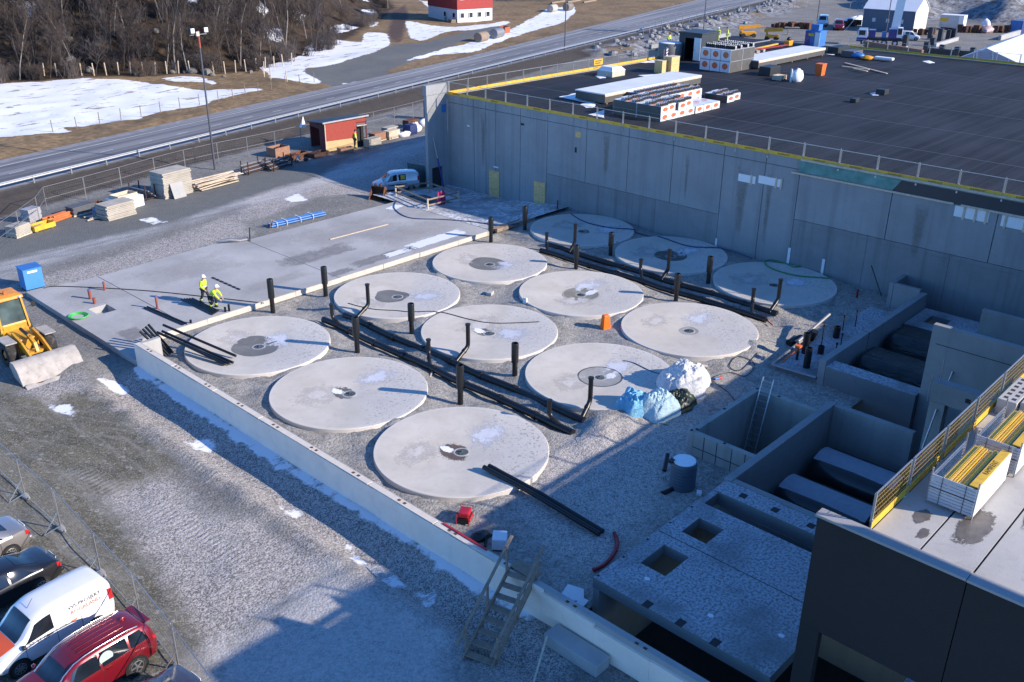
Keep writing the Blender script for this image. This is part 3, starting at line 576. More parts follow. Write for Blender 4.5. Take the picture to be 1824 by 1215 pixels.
# ------------------------------------------------------------------ hall
M['hall']=concrete('precast panel',(0.285,0.29,0.295),0.13,0.35,0,0.55,0.85,0.3)
M['hall_low']=concrete('precast plinth',(0.22,0.228,0.235),0.13,0.35,0,0.8,0.85,0.5)
M['joint']=plain('open joint',(0.03,0.03,0.032),0.9)
hall=thing("production_hall","large grey concrete hall with a flat black roof behind the round lids","building",(34.9,20.7,0))
def hl(x,y,z): return (x-34.9,y-20.7,z)
def hbox(mb,x0,y0,z0,x1,y1,z1): mb.bb(x0-34.9,y0-20.7,z0,x1-34.9,y1-20.7,z1)
HZ=7.7
seams=[20.7,17.1,15.55,14.3,11.25,8.06,3.73,-.62,-4.9,-9.43,-12.9,-15.6,-22.3,-29.0,-36,-45,-60]
lowspan=[(8.06,-9.43,2.4,1),(-15.6,-60,3.38,1)]
wl=MB(); wlow=MB()
for a,bq in zip(seams[:-1],seams[1:]):
    zb=-3.4
    for y0,y1,zz,_ in lowspan:
        if a<=y0+.01 and bq>=y1-.01: zb=zz
    hbox(wl,34.9,bq+.025,zb+.03 if zb>0 else zb,35.2,a-.025,6.96); hbox(wl,34.9,bq+.025,7.0,35.2,a-.025,HZ)
for y0,y1,zz,_ in lowspan:
    ys_=np.linspace(y0,y1,int(abs(y1-y0)/(5.2))+1)
    for a,bq in zip(ys_[:-1],ys_[1:]):
        if y0<0: hbox(wlow,34.905,bq+.01,-3.4,35.2,a-.01,zz-.32); hbox(wlow,34.89,bq+.01,zz-.31,35.2,a-.01,zz)
        else: hbox(wlow,34.905,bq+.01,-3.4,35.2,a-.01,zz)
bk=MB(); hbox(bk,35.0,-60,-3.4,35.3,20.6,HZ-.05); bk.obj("joint_backing",M['joint'],hall)
wl.obj("wall_panel",M['hall'],hall); wlow.obj("plinth_panel",M['hall_low'],hall)
sw=MB(); hbox(sw,35.3,20.4,-1.6,95,20.7,HZ); hbox(sw,94.7,-60,-1.6,95,20.4,HZ); sw.obj("side_wall",M['hall'],hall)
# end fin with doorway
fn=MB(); F0=32.35
hbox(fn,F0,20.7,1.0,34.9,21.05,7.85); hbox(fn,F0-.1,20.62,7.86,35.2,21.1,8.75); hbox(fn,F0,20.7,-1.6,F0+.45,21.05,.99); hbox(fn,34.2,20.7,-1.6,34.9,21.05,.99)
fn.obj("end_wall",M['hall'],hall)
dk=MB(); hbox(dk,F0+.45,20.95,-1.6,34.2,21.0,1.0); dk.obj("doorway",M['joint'],hall)
m,t,n,l,b=newmat("bitumen roof"); v=wpos(t)
s1=noise(t,scl(t,v,(0.06,1.4,1)),1.0,5,0.65); s2=noise(t,v,0.12,4,0.55)
wv=_n(t,"ShaderNodeTexWave",wave_type='BANDS',bands_direction='Y'); wv.inputs["Scale"].default_value=0.32; wv.inputs["Distortion"].default_value=0.6; l.new(v,wv.inputs["Vector"])
rc=mixc(t,ramp(t,mth(t,'ADD',mth(t,'MULTIPLY',s1,0.6),mth(t,'MULTIPLY',s2,0.5)),0.42,0.72),(0.006,0.008,0.013),(0.028,0.033,0.046)); rc=mixc(t,mth(t,'MULTIPLY',ramp(t,wv.outputs[0],0.95,0.995),0.35),rc,(0.05,0.052,0.06))
l.new(rc,b.inputs["Base Color"]); b.inputs["Roughness"].default_value=0.8; b.inputs["Specular IOR Level"].default_value=0.25; bump(t,noise(t,v,9,5,0.6),0.3,0.02,b); M['roof']=m
rf=MB(); hbox(rf,35.3,-60,7.3,94.7,20.4,7.62); rf.obj("roof",M['roof'],hall)
sm=MB()
for i,xs_ in enumerate((44,52.5,61.5,71,82)): sm.grid(lambda u,v_:hl(xs_+.12*v_+.05*math.sin(u*40),20.3-80*u,7.624),40,1)
sm.obj("roof_seam",plain('roof seam',(0.06,0.063,0.07),0.6),hall)
def hpart(name,mat,boxes,lab=None):
    mb=MB()
    for bx_ in boxes: hbox(mb,*bx_)
    o=mb.obj(name,mat,hall)
    if lab: o["label"]=lab
    return o
hpart("chipboard_door",M['osb'],[(34.84,13.82,-1.05,34.9,15.1,1.5)]); hpart("chipboard_door",M['osb'],[(34.84,8.16,-.95,34.9,9.48,1.52)])
for yy in (12.2,9.0): pass
for y0,y1,z0,z1,battens in ((-10.8,-12.22,5.3,5.86,(-11.9,)),(-12.46,-14.37,5.45,6.02,(-13.9,-14.3)),(-26.4,-28.5,5.93,6.62,(-27.0,-27.7,-28.35)),(-29.25,-31.5,5.9,6.6,(-29.5,-30.6))):
    o=hpart("window_opening",M['white'],[(34.87,y1,z0,34.9,y0,z1)])
    bt=MB()
    for yb in battens: hbox(bt,34.83,yb-.07,z0-.12,34.87,yb+.07,z1+.1)
    bt.obj("batten",M['newwood'],o)
hpart("wall_recess",M['osb'],[(34.88,4.35,6.1,34.9,4.95,6.6)]); hpart("wall_recess",M['joint'],[(34.885,10.8,6.2,34.9,11.2,6.38)]); hpart("wall_recess",M['joint'],[(34.885,4.75,4.8,34.9,4.95,5.25)])
hpart("bracket",M['white'],[(34.82,13.9,1.85,34.9,14.5,1.95)]); hpart("bracket",M['white'],[(34.82,17.6,5.1,34.9,17.95,5.22)])
hpart("wall_box",M['blue'],[(34.2,20.6,6.1,34.65,20.7,6.8)])
m,t,n,l,b=newmat("green membrane"); v=wpos(t); l.new(ramp(t,noise(t,v,1.6,5,0.65),0.3,0.7,(0.03,0.16,0.15,1),(0.09,0.27,0.25,1)),b.inputs["Base Color"]); b.inputs["Roughness"].default_value=0.4; b.inputs["Alpha"].default_value=1
mbn=MB().grid(lambda u,v_:hl(34.86-.05*v_-.02*math.sin(u*22+v_*3),-15.55-6.75*u-.5*(1-v_)*(u>.9),7.62-.75*v_-.03*math.sin(u*15)),30,5); o=mbn.obj("membrane",m,hall,smooth=60); o["label"]="green membrane hanging below the roof edge"
mbn=MB().grid(lambda u,v_:hl(34.865-.02*v_,-22.35-20*u,7.55-.85*v_),20,2); mbn.obj("membrane",plain('dark blue membrane',(0.012,0.02,0.035),0.45),hall)["label"]="dark membrane hanging below the roof edge"
hpart("roof_batten",M['newwood'],[(34.76,-45,7.64,34.9,-15.6,7.78)]); hpart("roof_batten",M['newwood'],[(34.74,-26.3,6.66,34.84,-15.0,6.78)]); hpart("roof_batten",M['newwood'],[(34.74,-45,6.66,34.84,-26.75,6.78)])
[hpart("white_strip",M['white'],[bq]) for bq in ((34.87,-15.7,-.3,34.9,-15.5,1.2),(34.87,-18.4,-.3,34.9,-18.2,1.0),(34.875,-9.55,-.3,34.9,-9.4,.5))]

def film_on(name,mat,parent,f,nu=14,nv=14):
    mb=MB(); mb.grid(f,nu,nv); e=[max(abs(2*i/nu-1),abs(2*j/nv-1))**2 for j in range(nv+1) for i in range(nu+1)]
    return edgeattr(mb.obj(name,mat,parent),e)
for y_,w_,z0,z1 in ((1.6,1.0,2.6,7.6),(15.9,.9,1.0,7.2),(-11.2,1.5,.2,7.2),(-24.4,1.3,2.2,6.7),(-6.3,.5,2.5,6.9),(-13.4,.7,.3,6.9)):
    film_on("rust_run",M['r_rust'],hall,lambda u,v,y_=y_,w_=w_,z0=z0,z1=z1:hl(34.884,y_+w_*(u-.5)*(.35+.65*v),z0+(z1-z0)*v))
# old frost, damp marks and a strip of snow left on the slabs
def slabfilm(name,mat,cx_,cy_,rx_,ry_,rz_=0,z_=.004):
    c_,s_=math.cos(rz_),math.sin(rz_)
    return kind(film_on(name,mat,None,lambda u,v:(cx_+rx_*(2*u-1)*c_-ry_*(2*v-1)*s_,cy_+rx_*(2*u-1)*s_+ry_*(2*v-1)*c_,z_)),'structure')
slabfilm("slab_snow",M['r_snow'],20.6,6.9,3.6,.8,.02,.008); slabfilm("slab_snow",M['r_snow'],16.6,6.6,1.6,.5,.0,.008); slabfilm("slab_snow",M['r_snow'],24.0,15.9,1.0,.6,.3,.008)
for q in ((14.5,6.7,3.0,.8,'r_slabdark'),(10.9,6.3,1.4,.6,'r_slabdark'),(-4.5,6.6,.9,1.2,'r_slabdark'),(6.5,8.0,3.2,1.0,'r_slabdust'),(3.5,14.5,4.5,2.6,'r_slabdust'),(17,13.5,6,3.2,'r_slabdust'),(-3.4,14.5,2.4,2.6,'r_slabdust'),(20,9.5,4.5,2.2,'r_slabdust'),(12,10.5,4,1.4,'r_slabdark')):
    slabfilm("slab_film",M[q[4]],q[0],q[1],q[2],q[3],0,.0035+.0012*(q[4]=='r_slabdust'))
# ------------------------------------------------------------------ tank chambers and pit walls
M['pitcon']=concrete('chamber concrete',(0.26,0.265,0.265),0.14,0.4,0,0.35,0.85,0.4)
M['frostcon']=concrete('frosted chamber roof',(0.17,0.18,0.185),0.14,0.4,0.62,0,0.85,0.4,9.0,(0.40,0.425,0.47))
M['formcon']=concrete('board marked concrete',(0.33,0.325,0.30),0.12,0.4,0,0.6,0.85,0.6)
def wallbox(name,boxes,mat,lab,cat="wall",bev=.015,group=None):
    x0,y0=boxes[0][0],boxes[0][1]; mb=MB()
    for bq in boxes: mb.bb(bq[0]-x0,bq[1]-y0,bq[2],bq[3]-x0,bq[4]-y0,bq[5])
    return tag(mb.obj(name,mat,loc=(x0,y0,0),bevel=bev),lab,cat,group)
def pocket(o,pts,sz,mat,name):
    mb=MB()
    for p in pts: mb.box(Vector(p)-o.location,sz)
    return mb.obj(name,mat,o)
# chamber with two hatches (two roof slabs over three walls)
ch=thing("service_chamber","low frosted concrete chamber with two square roof openings beside the retaining wall","chamber",(-4.2,-36,0))
def cb(mb,x0,y0,z0,x1,y1,z1): mb.bb(x0+4.2,y0+36,z0,x1+4.2,y1+36,z1)
c1=MB(); x0,x1=-4.2,-.13
hx0,hx1,hy0,hy1=-2.3,-.72,-30.6,-29.45
cb(c1,x0,-36,.55,hx0,-28.7,1.0); cb(c1,hx1,-36,.55,x1,-28.7,1.0); cb(c1,hx0,hy1,.55,hx1,-28.7,1.0); cb(c1,hx0,-36,.55,hx1,hy0,1.0)
c1.obj("roof_slab",M['frostcon'],ch)
c2=MB(); x0,x1=-.08,2.78; gx0,gx1=.45,1.75
cb(c2,x0,-39,.55,gx0,-28.7,1.0); cb(c2,gx1,-39,.55,x1,-28.7,1.0); cb(c2,gx0,hy1,.55,gx1,-28.7,1.0); cb(c2,gx0,-39,.55,gx1,hy0,1.0)
c2.obj("roof_slab",M['frostcon'],ch)
for bq in ((-4.2,-29,-3.4,2.78,-28.72,.545),(-4.2,-36,-3.4,-3.9,-35.7,.545),(2.5,-39,-3.4,2.78,-29.003,.545)): cw=MB(); cb(cw,*bq); cw.obj("chamber_wall",M['pitcon'],ch)
nt_=MB()
for yy in (-30.9,-32.3,-33.7): cb(nt_,-4.215,yy-.3,.985,-3.85,yy,1.006)
nt_.obj("notch",M['joint'],ch)
pl=MB()
for k in range(5): cb(pl,-4.05+k*1.55,-28.83,.99,-3.96+k*1.55,-28.74,1.012)
pl.obj("anchor_hole",M['joint'],ch)
wt=MB()
for (a,b_) in ((-2.9,-30.2),(-3.0,-33.0),(-2.2,-35.3)): irr=[(a+.10*math.cos(k)+4.2,b_+.12*math.sin(k)+36,1.008) for k in np.linspace(0,5.6,9)]; wt.add(irr,[tuple(range(9))])
wt.obj("plaster_spot",M['white'],ch)
# next beam over the open gap
bm=wallbox("beam",[(3.95,-37.2,.35,5.0,-28.72,1.0),(2.79,-28.98,.4,3.95,-28.7,.95),(3.95,-37.2,-3.4,4.2,-28.72,.345)],M['frostcon'],"frosted concrete beam between the hatch chamber and the open tank pit","beam")
pocket(bm,[(4.4,-y,1.0) for y in (29.9,31.4,33.0,34.5)],(.34,.3,.02),M['joint'],"pocket")
p2=wallbox("tank_pit",[(5.02,-28.98,-3.4,14.95,-28.6,1.06),(5.02,-36,-3.4,5.3,-28.985,1.03),(14.6,-33,-3.4,14.95,-28.985,1.03)],M['pitcon'],"open concrete pit holding two dark tanks below the upper deck","pit")
p1=wallbox("ladder_pit",[(7.65,-25.3,-3.4,13.95,-25.02,.9),(7.65,-28.58,-3.4,7.93,-25.305,.88),(13.67,-28.58,-3.4,13.95,-25.305,.9)],M['formcon'],"board-marked concrete pit with an aluminium ladder inside","pit")
pocket(p1,[(7.75,-25.12,.9),(8.0,-25.25,.9),(10.7,-25.1,.9),(13.8,-25.15,.9),(7.8,-26.9,.88),(13.8,-26.4,.9)],(.14,.12,.04),M['joint'],"lifting_socket")
fm=MB()
for yy in (-25.9,-26.6,-27.4,-28.1): fm.bb(7.645-7.65,yy-.02+25.3,-1.5,7.66-7.65,yy+.02+25.3,.85)
fm.bb(-.006,-3.2,.1,.01,-.01,.14); fm.obj("form_joint",M['joint'],p1)
# tank pit by the hall
p3=wallbox("beam_wall",[(18.9,-26.42,-3.4,33.0,-26.02,1.15)],M['pitcon'],"long precast beam wall in front of two wrapped tanks by the hall","wall")
MB().bb(0,-.012,.02,.03,.412,1.16).obj("panel_joint",M['joint'],p3,loc=(5.4,0,0))
wallbox("pit_wall",[(18.9,-31.4,-3.4,19.95,-26.44,.85)],M['frostcon'],"wide snow-dusted wall top between the deep pit and the wrapped tanks")
wallbox("corner_wall",[(32.7,-26.0,-1.2,33.0,-24.3,1.35),(32.7,-24.28,-1.2,34.85,-24.0,1.35)],M['pitcon'],"short grey corner wall standing against the hall")
p4=wallbox("chamber_roof",[(29.4,-30.6,-.1,30.5,-26.5,.2),(31.9,-30.6,-.1,32.9,-26.5,.2),(30.5,-27.3,-.1,31.9,-26.5,.2),(30.5,-30.6,-.1,31.9,-28.5,.2)],M['frostcon'],"snow-dusted chamber roof with a square opening behind the beam wall","chamber")
wallbox("chamber_roof",[(29.4,-40,-.15,34.85,-31.2,.15)],M['frostcon'],"wide snow-dusted chamber roof against the hall behind the tall walls","chamber")
tw=wallbox("tall_wall",[(19.3,-40,-3.4,19.65,-31.42,4.75)],M['pitcon'],"tall grey wall panel with lit top edge rising above the tank pits")
st=MB(); st.bb(-.004,.2,3.75,-.001,8.3,3.79); st.obj("panel_joint",M['joint'],tw)
wallbox("tall_wall",[(29.6,-40,-3.4,29.9,-30.75,2.3)],M['pitcon'],"second tall wall panel, further back, in front of the hall")
fb_=wallbox("portal_frame",[(13.9,-37.5,3.3,14.5,-33.6,4.25),(13.9,-34.3,-3.4,14.5,-33.62,3.295),(13.9,-35.6,-3.4,14.5,-35.1,3.295),(13.9,-37.5,-3.4,14.5,-36.9,3.295)],M['pitcon'],"concrete portal frame with columns under a heavy beam behind the deck barrier","frame")
pocket(fb_,[(13.89,-35.2,3.85)],(.03,.22,.2),M['joint'],"socket")
rd=MB(); rd.cyl((.2,3.7,4.2),(.2,3.7,5.4),.02); rd.cyl((-.15,3.95,3.3),(-.15,3.95,4.6),.02); rd.obj("rebar",M['galv'],fb_)
# pipe slab beside the beam wall
ps=tag(MB().bb(0,0,-.5,12.4,2.5,-.08).obj("pipe_plinth",M['frostcon'],loc=(18.95,-26.0,0),bevel=.02),"snow-dusted concrete plinth with black pipe stubs along the beam wall","plinth")
for x,y,z,r,wh in ((19.9,-24.9,1.25,.2,"nearest the ladder pit"),(22.2,-24.6,.5,.18,"short one at mid plinth"),(25.0,-24.2,.75,.2,"beside the snow-capped post"),(21.6,-23.9,1.3,.2,"behind the orange-taped hydrant")):
    tag(MB().lathe([(r,0),(r,z),(r*.8,z),(r*.75,z-.15)],n=16).obj("pipe_stub",M['blackpipe'],loc=(x,y,-.1),smooth=40),"black pipe stub on the plinth, "+wh,"pipe","black pipe stubs on the plinth")
for x,y,z in ((20.6,-23.9,.9),(23.3,-24.1,1.3),(26.3,-24.0,1.0),(27.4,-24.3,1.1),(24.2,-24.9,.7),(22.9,-25.2,.6)):
    tag(MB().cyl((0,0,0),(0,0,z),.035,n=8).cyl((0,0,z-.05),(0,0,z+.06),.07,n=8).obj("plinth_rod",M['black'],loc=(x,y,-.1),smooth=40),"thin black rod standing on the snow-dusted plinth","rod","thin rods on the plinth")
# ------------------------------------------------------------------ upper deck in the lower right corner
M['deckcon']=concrete('deck plank',(0.40,0.39,0.375),0.13,0.55,0,0,0.8,0.5)
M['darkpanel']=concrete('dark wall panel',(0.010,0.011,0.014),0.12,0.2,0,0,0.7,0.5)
DZ=7.88
dw=thing("dark_building","dark panelled building corner with an open concrete deck behind its parapet","building",(-4.9,-36.94,0))
def db(mb,x0,y0,z0,x1,y1,z1): mb.bb(x0+4.9,y0+36.94,z0,x1+4.9,y1+36.94,z1)
a=MB()
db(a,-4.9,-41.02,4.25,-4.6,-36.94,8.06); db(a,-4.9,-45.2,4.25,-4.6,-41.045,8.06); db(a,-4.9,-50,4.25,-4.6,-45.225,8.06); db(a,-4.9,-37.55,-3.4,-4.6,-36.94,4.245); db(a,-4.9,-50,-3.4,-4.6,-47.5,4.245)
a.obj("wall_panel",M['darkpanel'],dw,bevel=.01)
a=MB(); db(a,-4.98,-41.02,8.062,-4.56,-36.9,8.14); db(a,-4.98,-50,8.05,-4.56,-41.04,8.125); a.obj("parapet_capping",concrete('parapet capping',(0.30,0.29,0.29),0.1,0.2),dw)
a=MB()
for y0,y1 in ((-38.25,-39.55),(-39.61,-40.95),(-41.01,-42.3),(-42.36,-43.7),(-43.76,-50)): db(a,-4.55,y1,DZ-.4,46,y0,DZ)
a.obj("deck",M['deckcon'],dw)
a=MB()
for y0,y1 in ((-39.55,-39.61),(-40.95,-41.01),(-42.3,-42.36),(-43.7,-43.76)): db(a,-4.55,y1,DZ-.4,46,y0,DZ-.12)
a.obj("plank_joint",M['joint'],dw)
a=MB(); db(a,-4.5,-50,-3.4,-4.2,-48,DZ-.41); 
for xq in (15,27,39): db(a,xq,-39.2,-3.4,xq+.5,-38.6,DZ-.41)
a.obj("column",M['pitcon'],dw)
a=MB(); db(a,1.5,-60,DZ+.01,46,-48.0,DZ+3.3); a.obj("deck_shade_block",M['darkpanel'],dw); a=MB(); db(a,-2.3,-57,13.6,.6,-48.7,14.0); a.obj("shadow_slab",M['darkpanel'],dw); [MB().bb(xq+4.9,-56.8+36.94,DZ+.01,xq+5.15,-56.55+36.94,13.595).obj("shadow_slab_post",M['darkpanel'],dw) for xq in (-2.2,.2)]  # unseen storey block and roof slab on posts, added to cast shadows
a=MB(); db(a,-4.58,-50.3,-3.4,46,-50.01,DZ-.41); a.obj("sun_block_wall",M['darkpanel'],dw)  # unseen wall added to keep sun out from under the deck
a=MB(); db(a,-3.3,-48,.2,2.4,-39.1,.62); a.obj("inner_floor",M['frostcon'],dw)
sn=MB(); sn.grid(lambda u,v:(-3.6+4.9+26*u,-42.0-.25*math.sin(u*31)*(1-v)-2.2*v+36.94,DZ+.012),60,6); sn.obj("snow_cover",M['snowy'],dw)
for cx_,cy_,rx_,ry_,sd_ in ((-2.6,-39.0,.45,.25,4),(-3.4,-39.35,.35,.16,5),(-2.1,-40.25,1.25,.5,6),(0.6,-41.3,2.2,.22,9)):
    rr=random.Random(sd_); ph=[rr.uniform(0,6) for _ in range(6)]; mb=MB(); vs=[]
    for k in range(60):
        an=2*math.pi*k/60; q_=1.3+.05*sum(math.sin((i+2)*2*an+ph[i])/(i*.6+1) for i in range(5)); vs.append((cx_+4.9+rx_*q_*math.cos(an),cy_+36.94+ry_*q_*math.sin(an),DZ+.007))
    mb.add(vs+[(cx_+4.9,cy_+36.94,DZ+.007)],[(k,(k+1)%60,60) for k in range(60)]); edgeattr(mb.obj("wet_patch",M['r_wet'],dw),[1.0]*60+[0.0])

# ------------------------------------------------------------------ edge protection bays
def textcurve(s,size,mat=None):
    c=bpy.data.curves.new("lettering",'FONT'); c.body=s; c.size=size; c.align_x='CENTER'; c.align_y='CENTER'; c.extrude=.002; c.resolution_u=2
    t_=bpy.data.objects.new("lettering",c); col.objects.link(t_); bpy.context.view_layer.update()
    me_=bpy.data.meshes.new_from_object(t_.evaluated_get(bpy.context.evaluated_depsgraph_get())); me_.name="lettering"; me_.materials.clear(); me_.materials.append(mat or M['txt'])
    bpy.data.objects.remove(t_); bpy.data.curves.remove(c); return me_
T_RAM=textcurve("RAMIRENT",.19)
def bay_parts(W,hh=1.12):
    p=MB()
    p.cyl((0,0,-.25),(0,0,hh+.1),.028,n=8); p.bb(-.05,-.03,-.30,.05,.10,-.18); p.bb(-.04,-.04,.3,.04,.04,.36)
    mp=MB(); y=.05
    mp.bar((.03,y,hh),(W-.03,y,hh),.035); mp.bar((.03,y,.10),(W-.03,y,.10),.02)
    for xq in (.05,W-.05): mp.bar((xq,y,.05),(xq,y,hh),.03)
    mp.mat(1); k=int(W/.115)
    for i in range(1,k): mp.bar((W*i/k,y,.1),(W*i/k,y,hh),.006)
    for z in (.25,.42,.6,.78,.95): mp.bar((.03,y,z),(W-.03,y,z),.008)
    tb=MB(); tb.bb(.03,-.01,.0,W-.03,.018,.25)
    return p.mesh("post",M['galv']),mp.mesh("mesh_panel",[M['galv'],M['wire']]),tb.mesh("toe_board",M['yellow'])
BP=bay_parts(2.6); _g=BP[1].copy(); _g.materials[1]=M['sunlitwire']; BPD=(BP[0],_g,BP[2])
def bay(loc,rz,lab,group,W=2.6,text=True,flip=False,parts=None):
    o=thing("edge_barrier",lab,"barrier",loc,rz,group); o.scale=(W/2.6,1,1)
    for nm,me_ in zip(("post","mesh_panel","toe_board"),parts or BP): link(nm,me_,o)
    if text:
        t_=bpy.data.objects.new("lettering",T_RAM); col.objects.link(t_)
        ch=[c for c in o.children if c.name.startswith("toe_board")][0]; t_.parent=ch
        if flip: t_.location=(1.5,.022,.125); t_.rotation_euler=(R(90),0,R(180))
        else: t_.location=(1.2,-.014,.125); t_.rotation_euler=(R(90),0,0)
    return o
posts=[20.6,17.96,15.6,13.1,10.5,7.9,5.33,2.75,.1,-2.47,-4.95,-7.65,-10.3,-12.95,-15.67,-18.35,-21.0,-23.7,-26.3,-29.0,-31.7,-34.3]
for i in range(len(posts)-1):
    if i==0: lab="edge barrier bay on the hall front at the corner beside the end wall"
    elif i==14: lab="edge barrier bay on the hall front starting above the green membrane"
    else: lab=f"edge barrier bay on the hall front, {ORD[i]} one from the end wall corner"
    bay((34.88,posts[i],HZ-.0),R(-90),lab,"yellow-boarded barrier bays along the hall front",posts[i]-posts[i+1],i%2==0 or i>8)
xq=35.0
for i in range(13):
    bay((35.0+2.6*i,20.55,HZ+.02),0,f"edge barrier bay on the road side of the roof, {ORD[i]} one from the end wall","barrier bays along the road side of the hall roof",2.6,i==8)
o=bay((68.2,19.4,HZ),R(20),"loose barrier bay standing askew at the end of the road-side roof barrier",None,2.6,False)
for i in range(12):
    bay((94.85,9.5-2.6*i,HZ+.02),R(-90),f"edge barrier bay on the far edge of the roof, {ORD[i]} one from the blue cabin","barrier bays along the far edge of the hall roof",2.6,False)
# yellow notice on the road side barrier
o=tag(MB().bb(-.75,-.02,0,.75,.02,.62).obj("notice_board",M['yellow'],loc=(57.3,20.44,HZ+.45)),"yellow notice board fixed to the road-side roof barrier","notice board")
_lt=MB(); [_lt.bb(-.55+.19*k_,-.026,z_,-.55+.19*k_+.13,-.021,z_+.14) for k_ in range(6) for z_ in (.34,.12) if not (k_==5 and z_<.2)]; _lt.obj("lettering",M['txt'],o)
for i in range(10):
    bay((-4.3+2.6*i,-38.22,DZ+.02),0,f"edge barrier bay on the concrete deck edge, {ORD[i]} one from the dark wall","barrier bays along the deck edge above the tank pits",2.6,False,False,BPD)

# crates of stacked barrier parts on the deck
M['yellowbar']=plain('yellow bar',(0.85,0.52,0.02),0.5,0,0.12,3)
def barrier_crate(x,y,lab):
    L,W_,Hh=2.75,1.28,1.02
    o=thing("barrier_crate",lab,"crate",(x,y,DZ))
    a=MB()
    a.bb(0,-.02,.1,L,.02,Hh)
    a.obj("side_panel",M['white'],o)
    a=MB()
    for k in range(9): a.bar((0,W_,.12+k*.1),(L,W_,.12+k*.1),.03)
    a.obj("side_mesh",M['galv'],o)
    a=MB()
    for k in range(9): a.bb(-.03,.02,.12+k*.1,.0,W_-.02,.205+k*.1)
    a.obj("end_panel",plain('grey end board',(0.42,0.43,0.46),0.6,0,.06,2),o)
    a=MB()
    for k in range(7):
        yy=.06+k*.14; a.bb(.08,yy,.2,L-.08,yy+.10,Hh-.12+.03*(k%3))
    a.obj("yellow_bar",M['yellowbar'],o)
    a=MB()
    for k in range(22): a.bar((.08+k*(L-.16)/21,.03,Hh-.03),(.08+k*(L-.16)/21,W_-.26,Hh-.03),.007)
    for k in range(5): a.bar((.05,.06+k*.23,Hh-.02),(L-.05,.06+k*.23,Hh-.02),.008)
    a.obj("mesh_panel",M['galv'],o)
    tb=MB().bb(.05,W_-1.26,Hh,L-.05,W_-1.26+.24,Hh+.03).obj("toe_board",M['yellow'],o)
    t_=bpy.data.objects.new("lettering",T_RAM); col.objects.link(t_); t_.parent=tb; t_.location=(1.4,.14,Hh+.033); t_.rotation_euler=(0,0,0); t_.scale=(1.1,1.1,1)
    for xx in (.02,L-.02):
        for yy in (.0,W_): MB().cyl((xx,yy,0),(xx,yy,Hh+.18),.025,n=8).obj("corner_post",M['galv'],o)
    a=MB(); a.bar((-.04,.3,.1),(-.04,.3,Hh),.012); a.bar((-.04,.95,.1),(-.04,.95,Hh),.012); a.bar((-.04,0,.6),(-.04,W_,.6),.015); a.obj("strap",M['trim'],o)
    return o
barrier_crate(-1.85,-40.08,"white crate of yellow barrier boards on the deck, the one nearer the dark wall")
barrier_crate(1.35,-40.2,"white crate of yellow barrier boards on the deck, behind the first crate")
for k in range(3):
    o=tag(MB().bb(0,0,0,2.3,.62,.55).obj("hollow_block",M['deckcon'],loc=(5.3+.2*k,-38.95-.68*k,DZ),bevel=.02),["perforated concrete block on the deck, closest to the barrier","perforated concrete block on the deck, in the middle of three","perforated concrete block on the deck, closest to the crates"][k],"block","perforated concrete blocks on the deck")
    h_=MB()
    for i in range(6):
        for j in range(2): h_.bb(.18+i*.36,.1+j*.26,.545,.36+i*.36,.24+j*.26,.553)
    h_.obj("hole",M['joint'],o)

# tanks in the pits
M['film']=plain('dark plastic film',(0.012,0.018,0.02),0.22,0,0.4,2.2,coat=.3)
m,t,n,l,b=newmat("crinkled film"); v=opos(t); l.new(ramp(t,noise(t,v,1.5,5,0.6),.3,.7,(0.006,0.012,0.012,1),(0.02,0.03,0.03,1)),b.inputs["Base Color"]); b.inputs["Roughness"].default_value=.16
bump(t,noise(t,scl(t,v,(2.2,.5,2)),1.6,4,0.6,1.0),0.9,0.12,b); M['crinkle']=m
def cyltank(name,x,y0,y1,z,r,mat,lab,snow=True,flat=.25):
    o=thing(name,lab,"tank",(x,y0,z)); L=y1-y0
    ring=[(r*1.08*math.cos(a)*(1 if abs(math.cos(a))<.9 else .97),r*math.sin(a) if math.sin(a)<.75 else r*(.75+flat*(math.sin(a)-.75))) for a in np.linspace(0,2*math.pi,28,endpoint=False)]
    rings=[]
    for u,s_ in ((0,.82),(.04,.96),(.1,1),(.5,1.01),(.9,1),(.96,.96),(1,.82)): rings.append([(px_*s_,L*u,pz_*s_) for px_,pz_ in ring])
    MB().loft(rings).obj("shell",mat,o,smooth=50)
    if snow:
        g=MB(); g.grid(lambda u,v_:(-r*.6+r*1.2*u,L*.03+L*.94*v_,r*.81+.10-.16*(abs(u-.5)*2)**2),8,24); g.obj("snow_cover",M['snowy2'],o,smooth=60)
    return o
M['snowy2']=concrete('thin snow skin',(0.30,0.33,0.38),0.15,0.5,0,0,0.85,4.0)
cyltank("storage_tank",12.6,-33.6,-29.4,-1.55,1.25,M['film'],"black wrapped tank with snow on top, deeper inside the open pit",True)
cyltank("storage_tank",9.2,-33.8,-29.4,-1.55,1.25,M['film'],"black wrapped tank with snow on top, nearer the hatch chamber in the open pit",True)
cyltank("wrapped_tank",23.2,-31.5,-26.7,-.55,1.4,M['crinkle'],"tank wrapped in crinkled dark film, closer to the tall lit wall",False)
cyltank("wrapped_tank",27.4,-31.5,-26.7,-.55,1.4,M['crinkle'],"tank wrapped in crinkled dark film, closer to the snowy chamber roof",False)
def prop(p,q,lab):
    p=Vector(p);q=Vector(q); o=thing("wall_prop",lab,"prop",p,0,"blue steel wall props"); d=q-p
    MB().cyl((0,0,0),d*.62,.07,n=10).obj("outer_tube",M['bluesteel'],o,smooth=40); MB().cyl(d*.62,d,.045,n=10).obj("inner_tube",M['galv'],o,smooth=40)
    MB().box((0,0,-.02),(.3,.3,.04)).obj("foot_plate",M['galv'],o)
M['bluesteel']=plain('blue steel',(0.02,0.035,0.25),0.4,0.2,0.15,4)
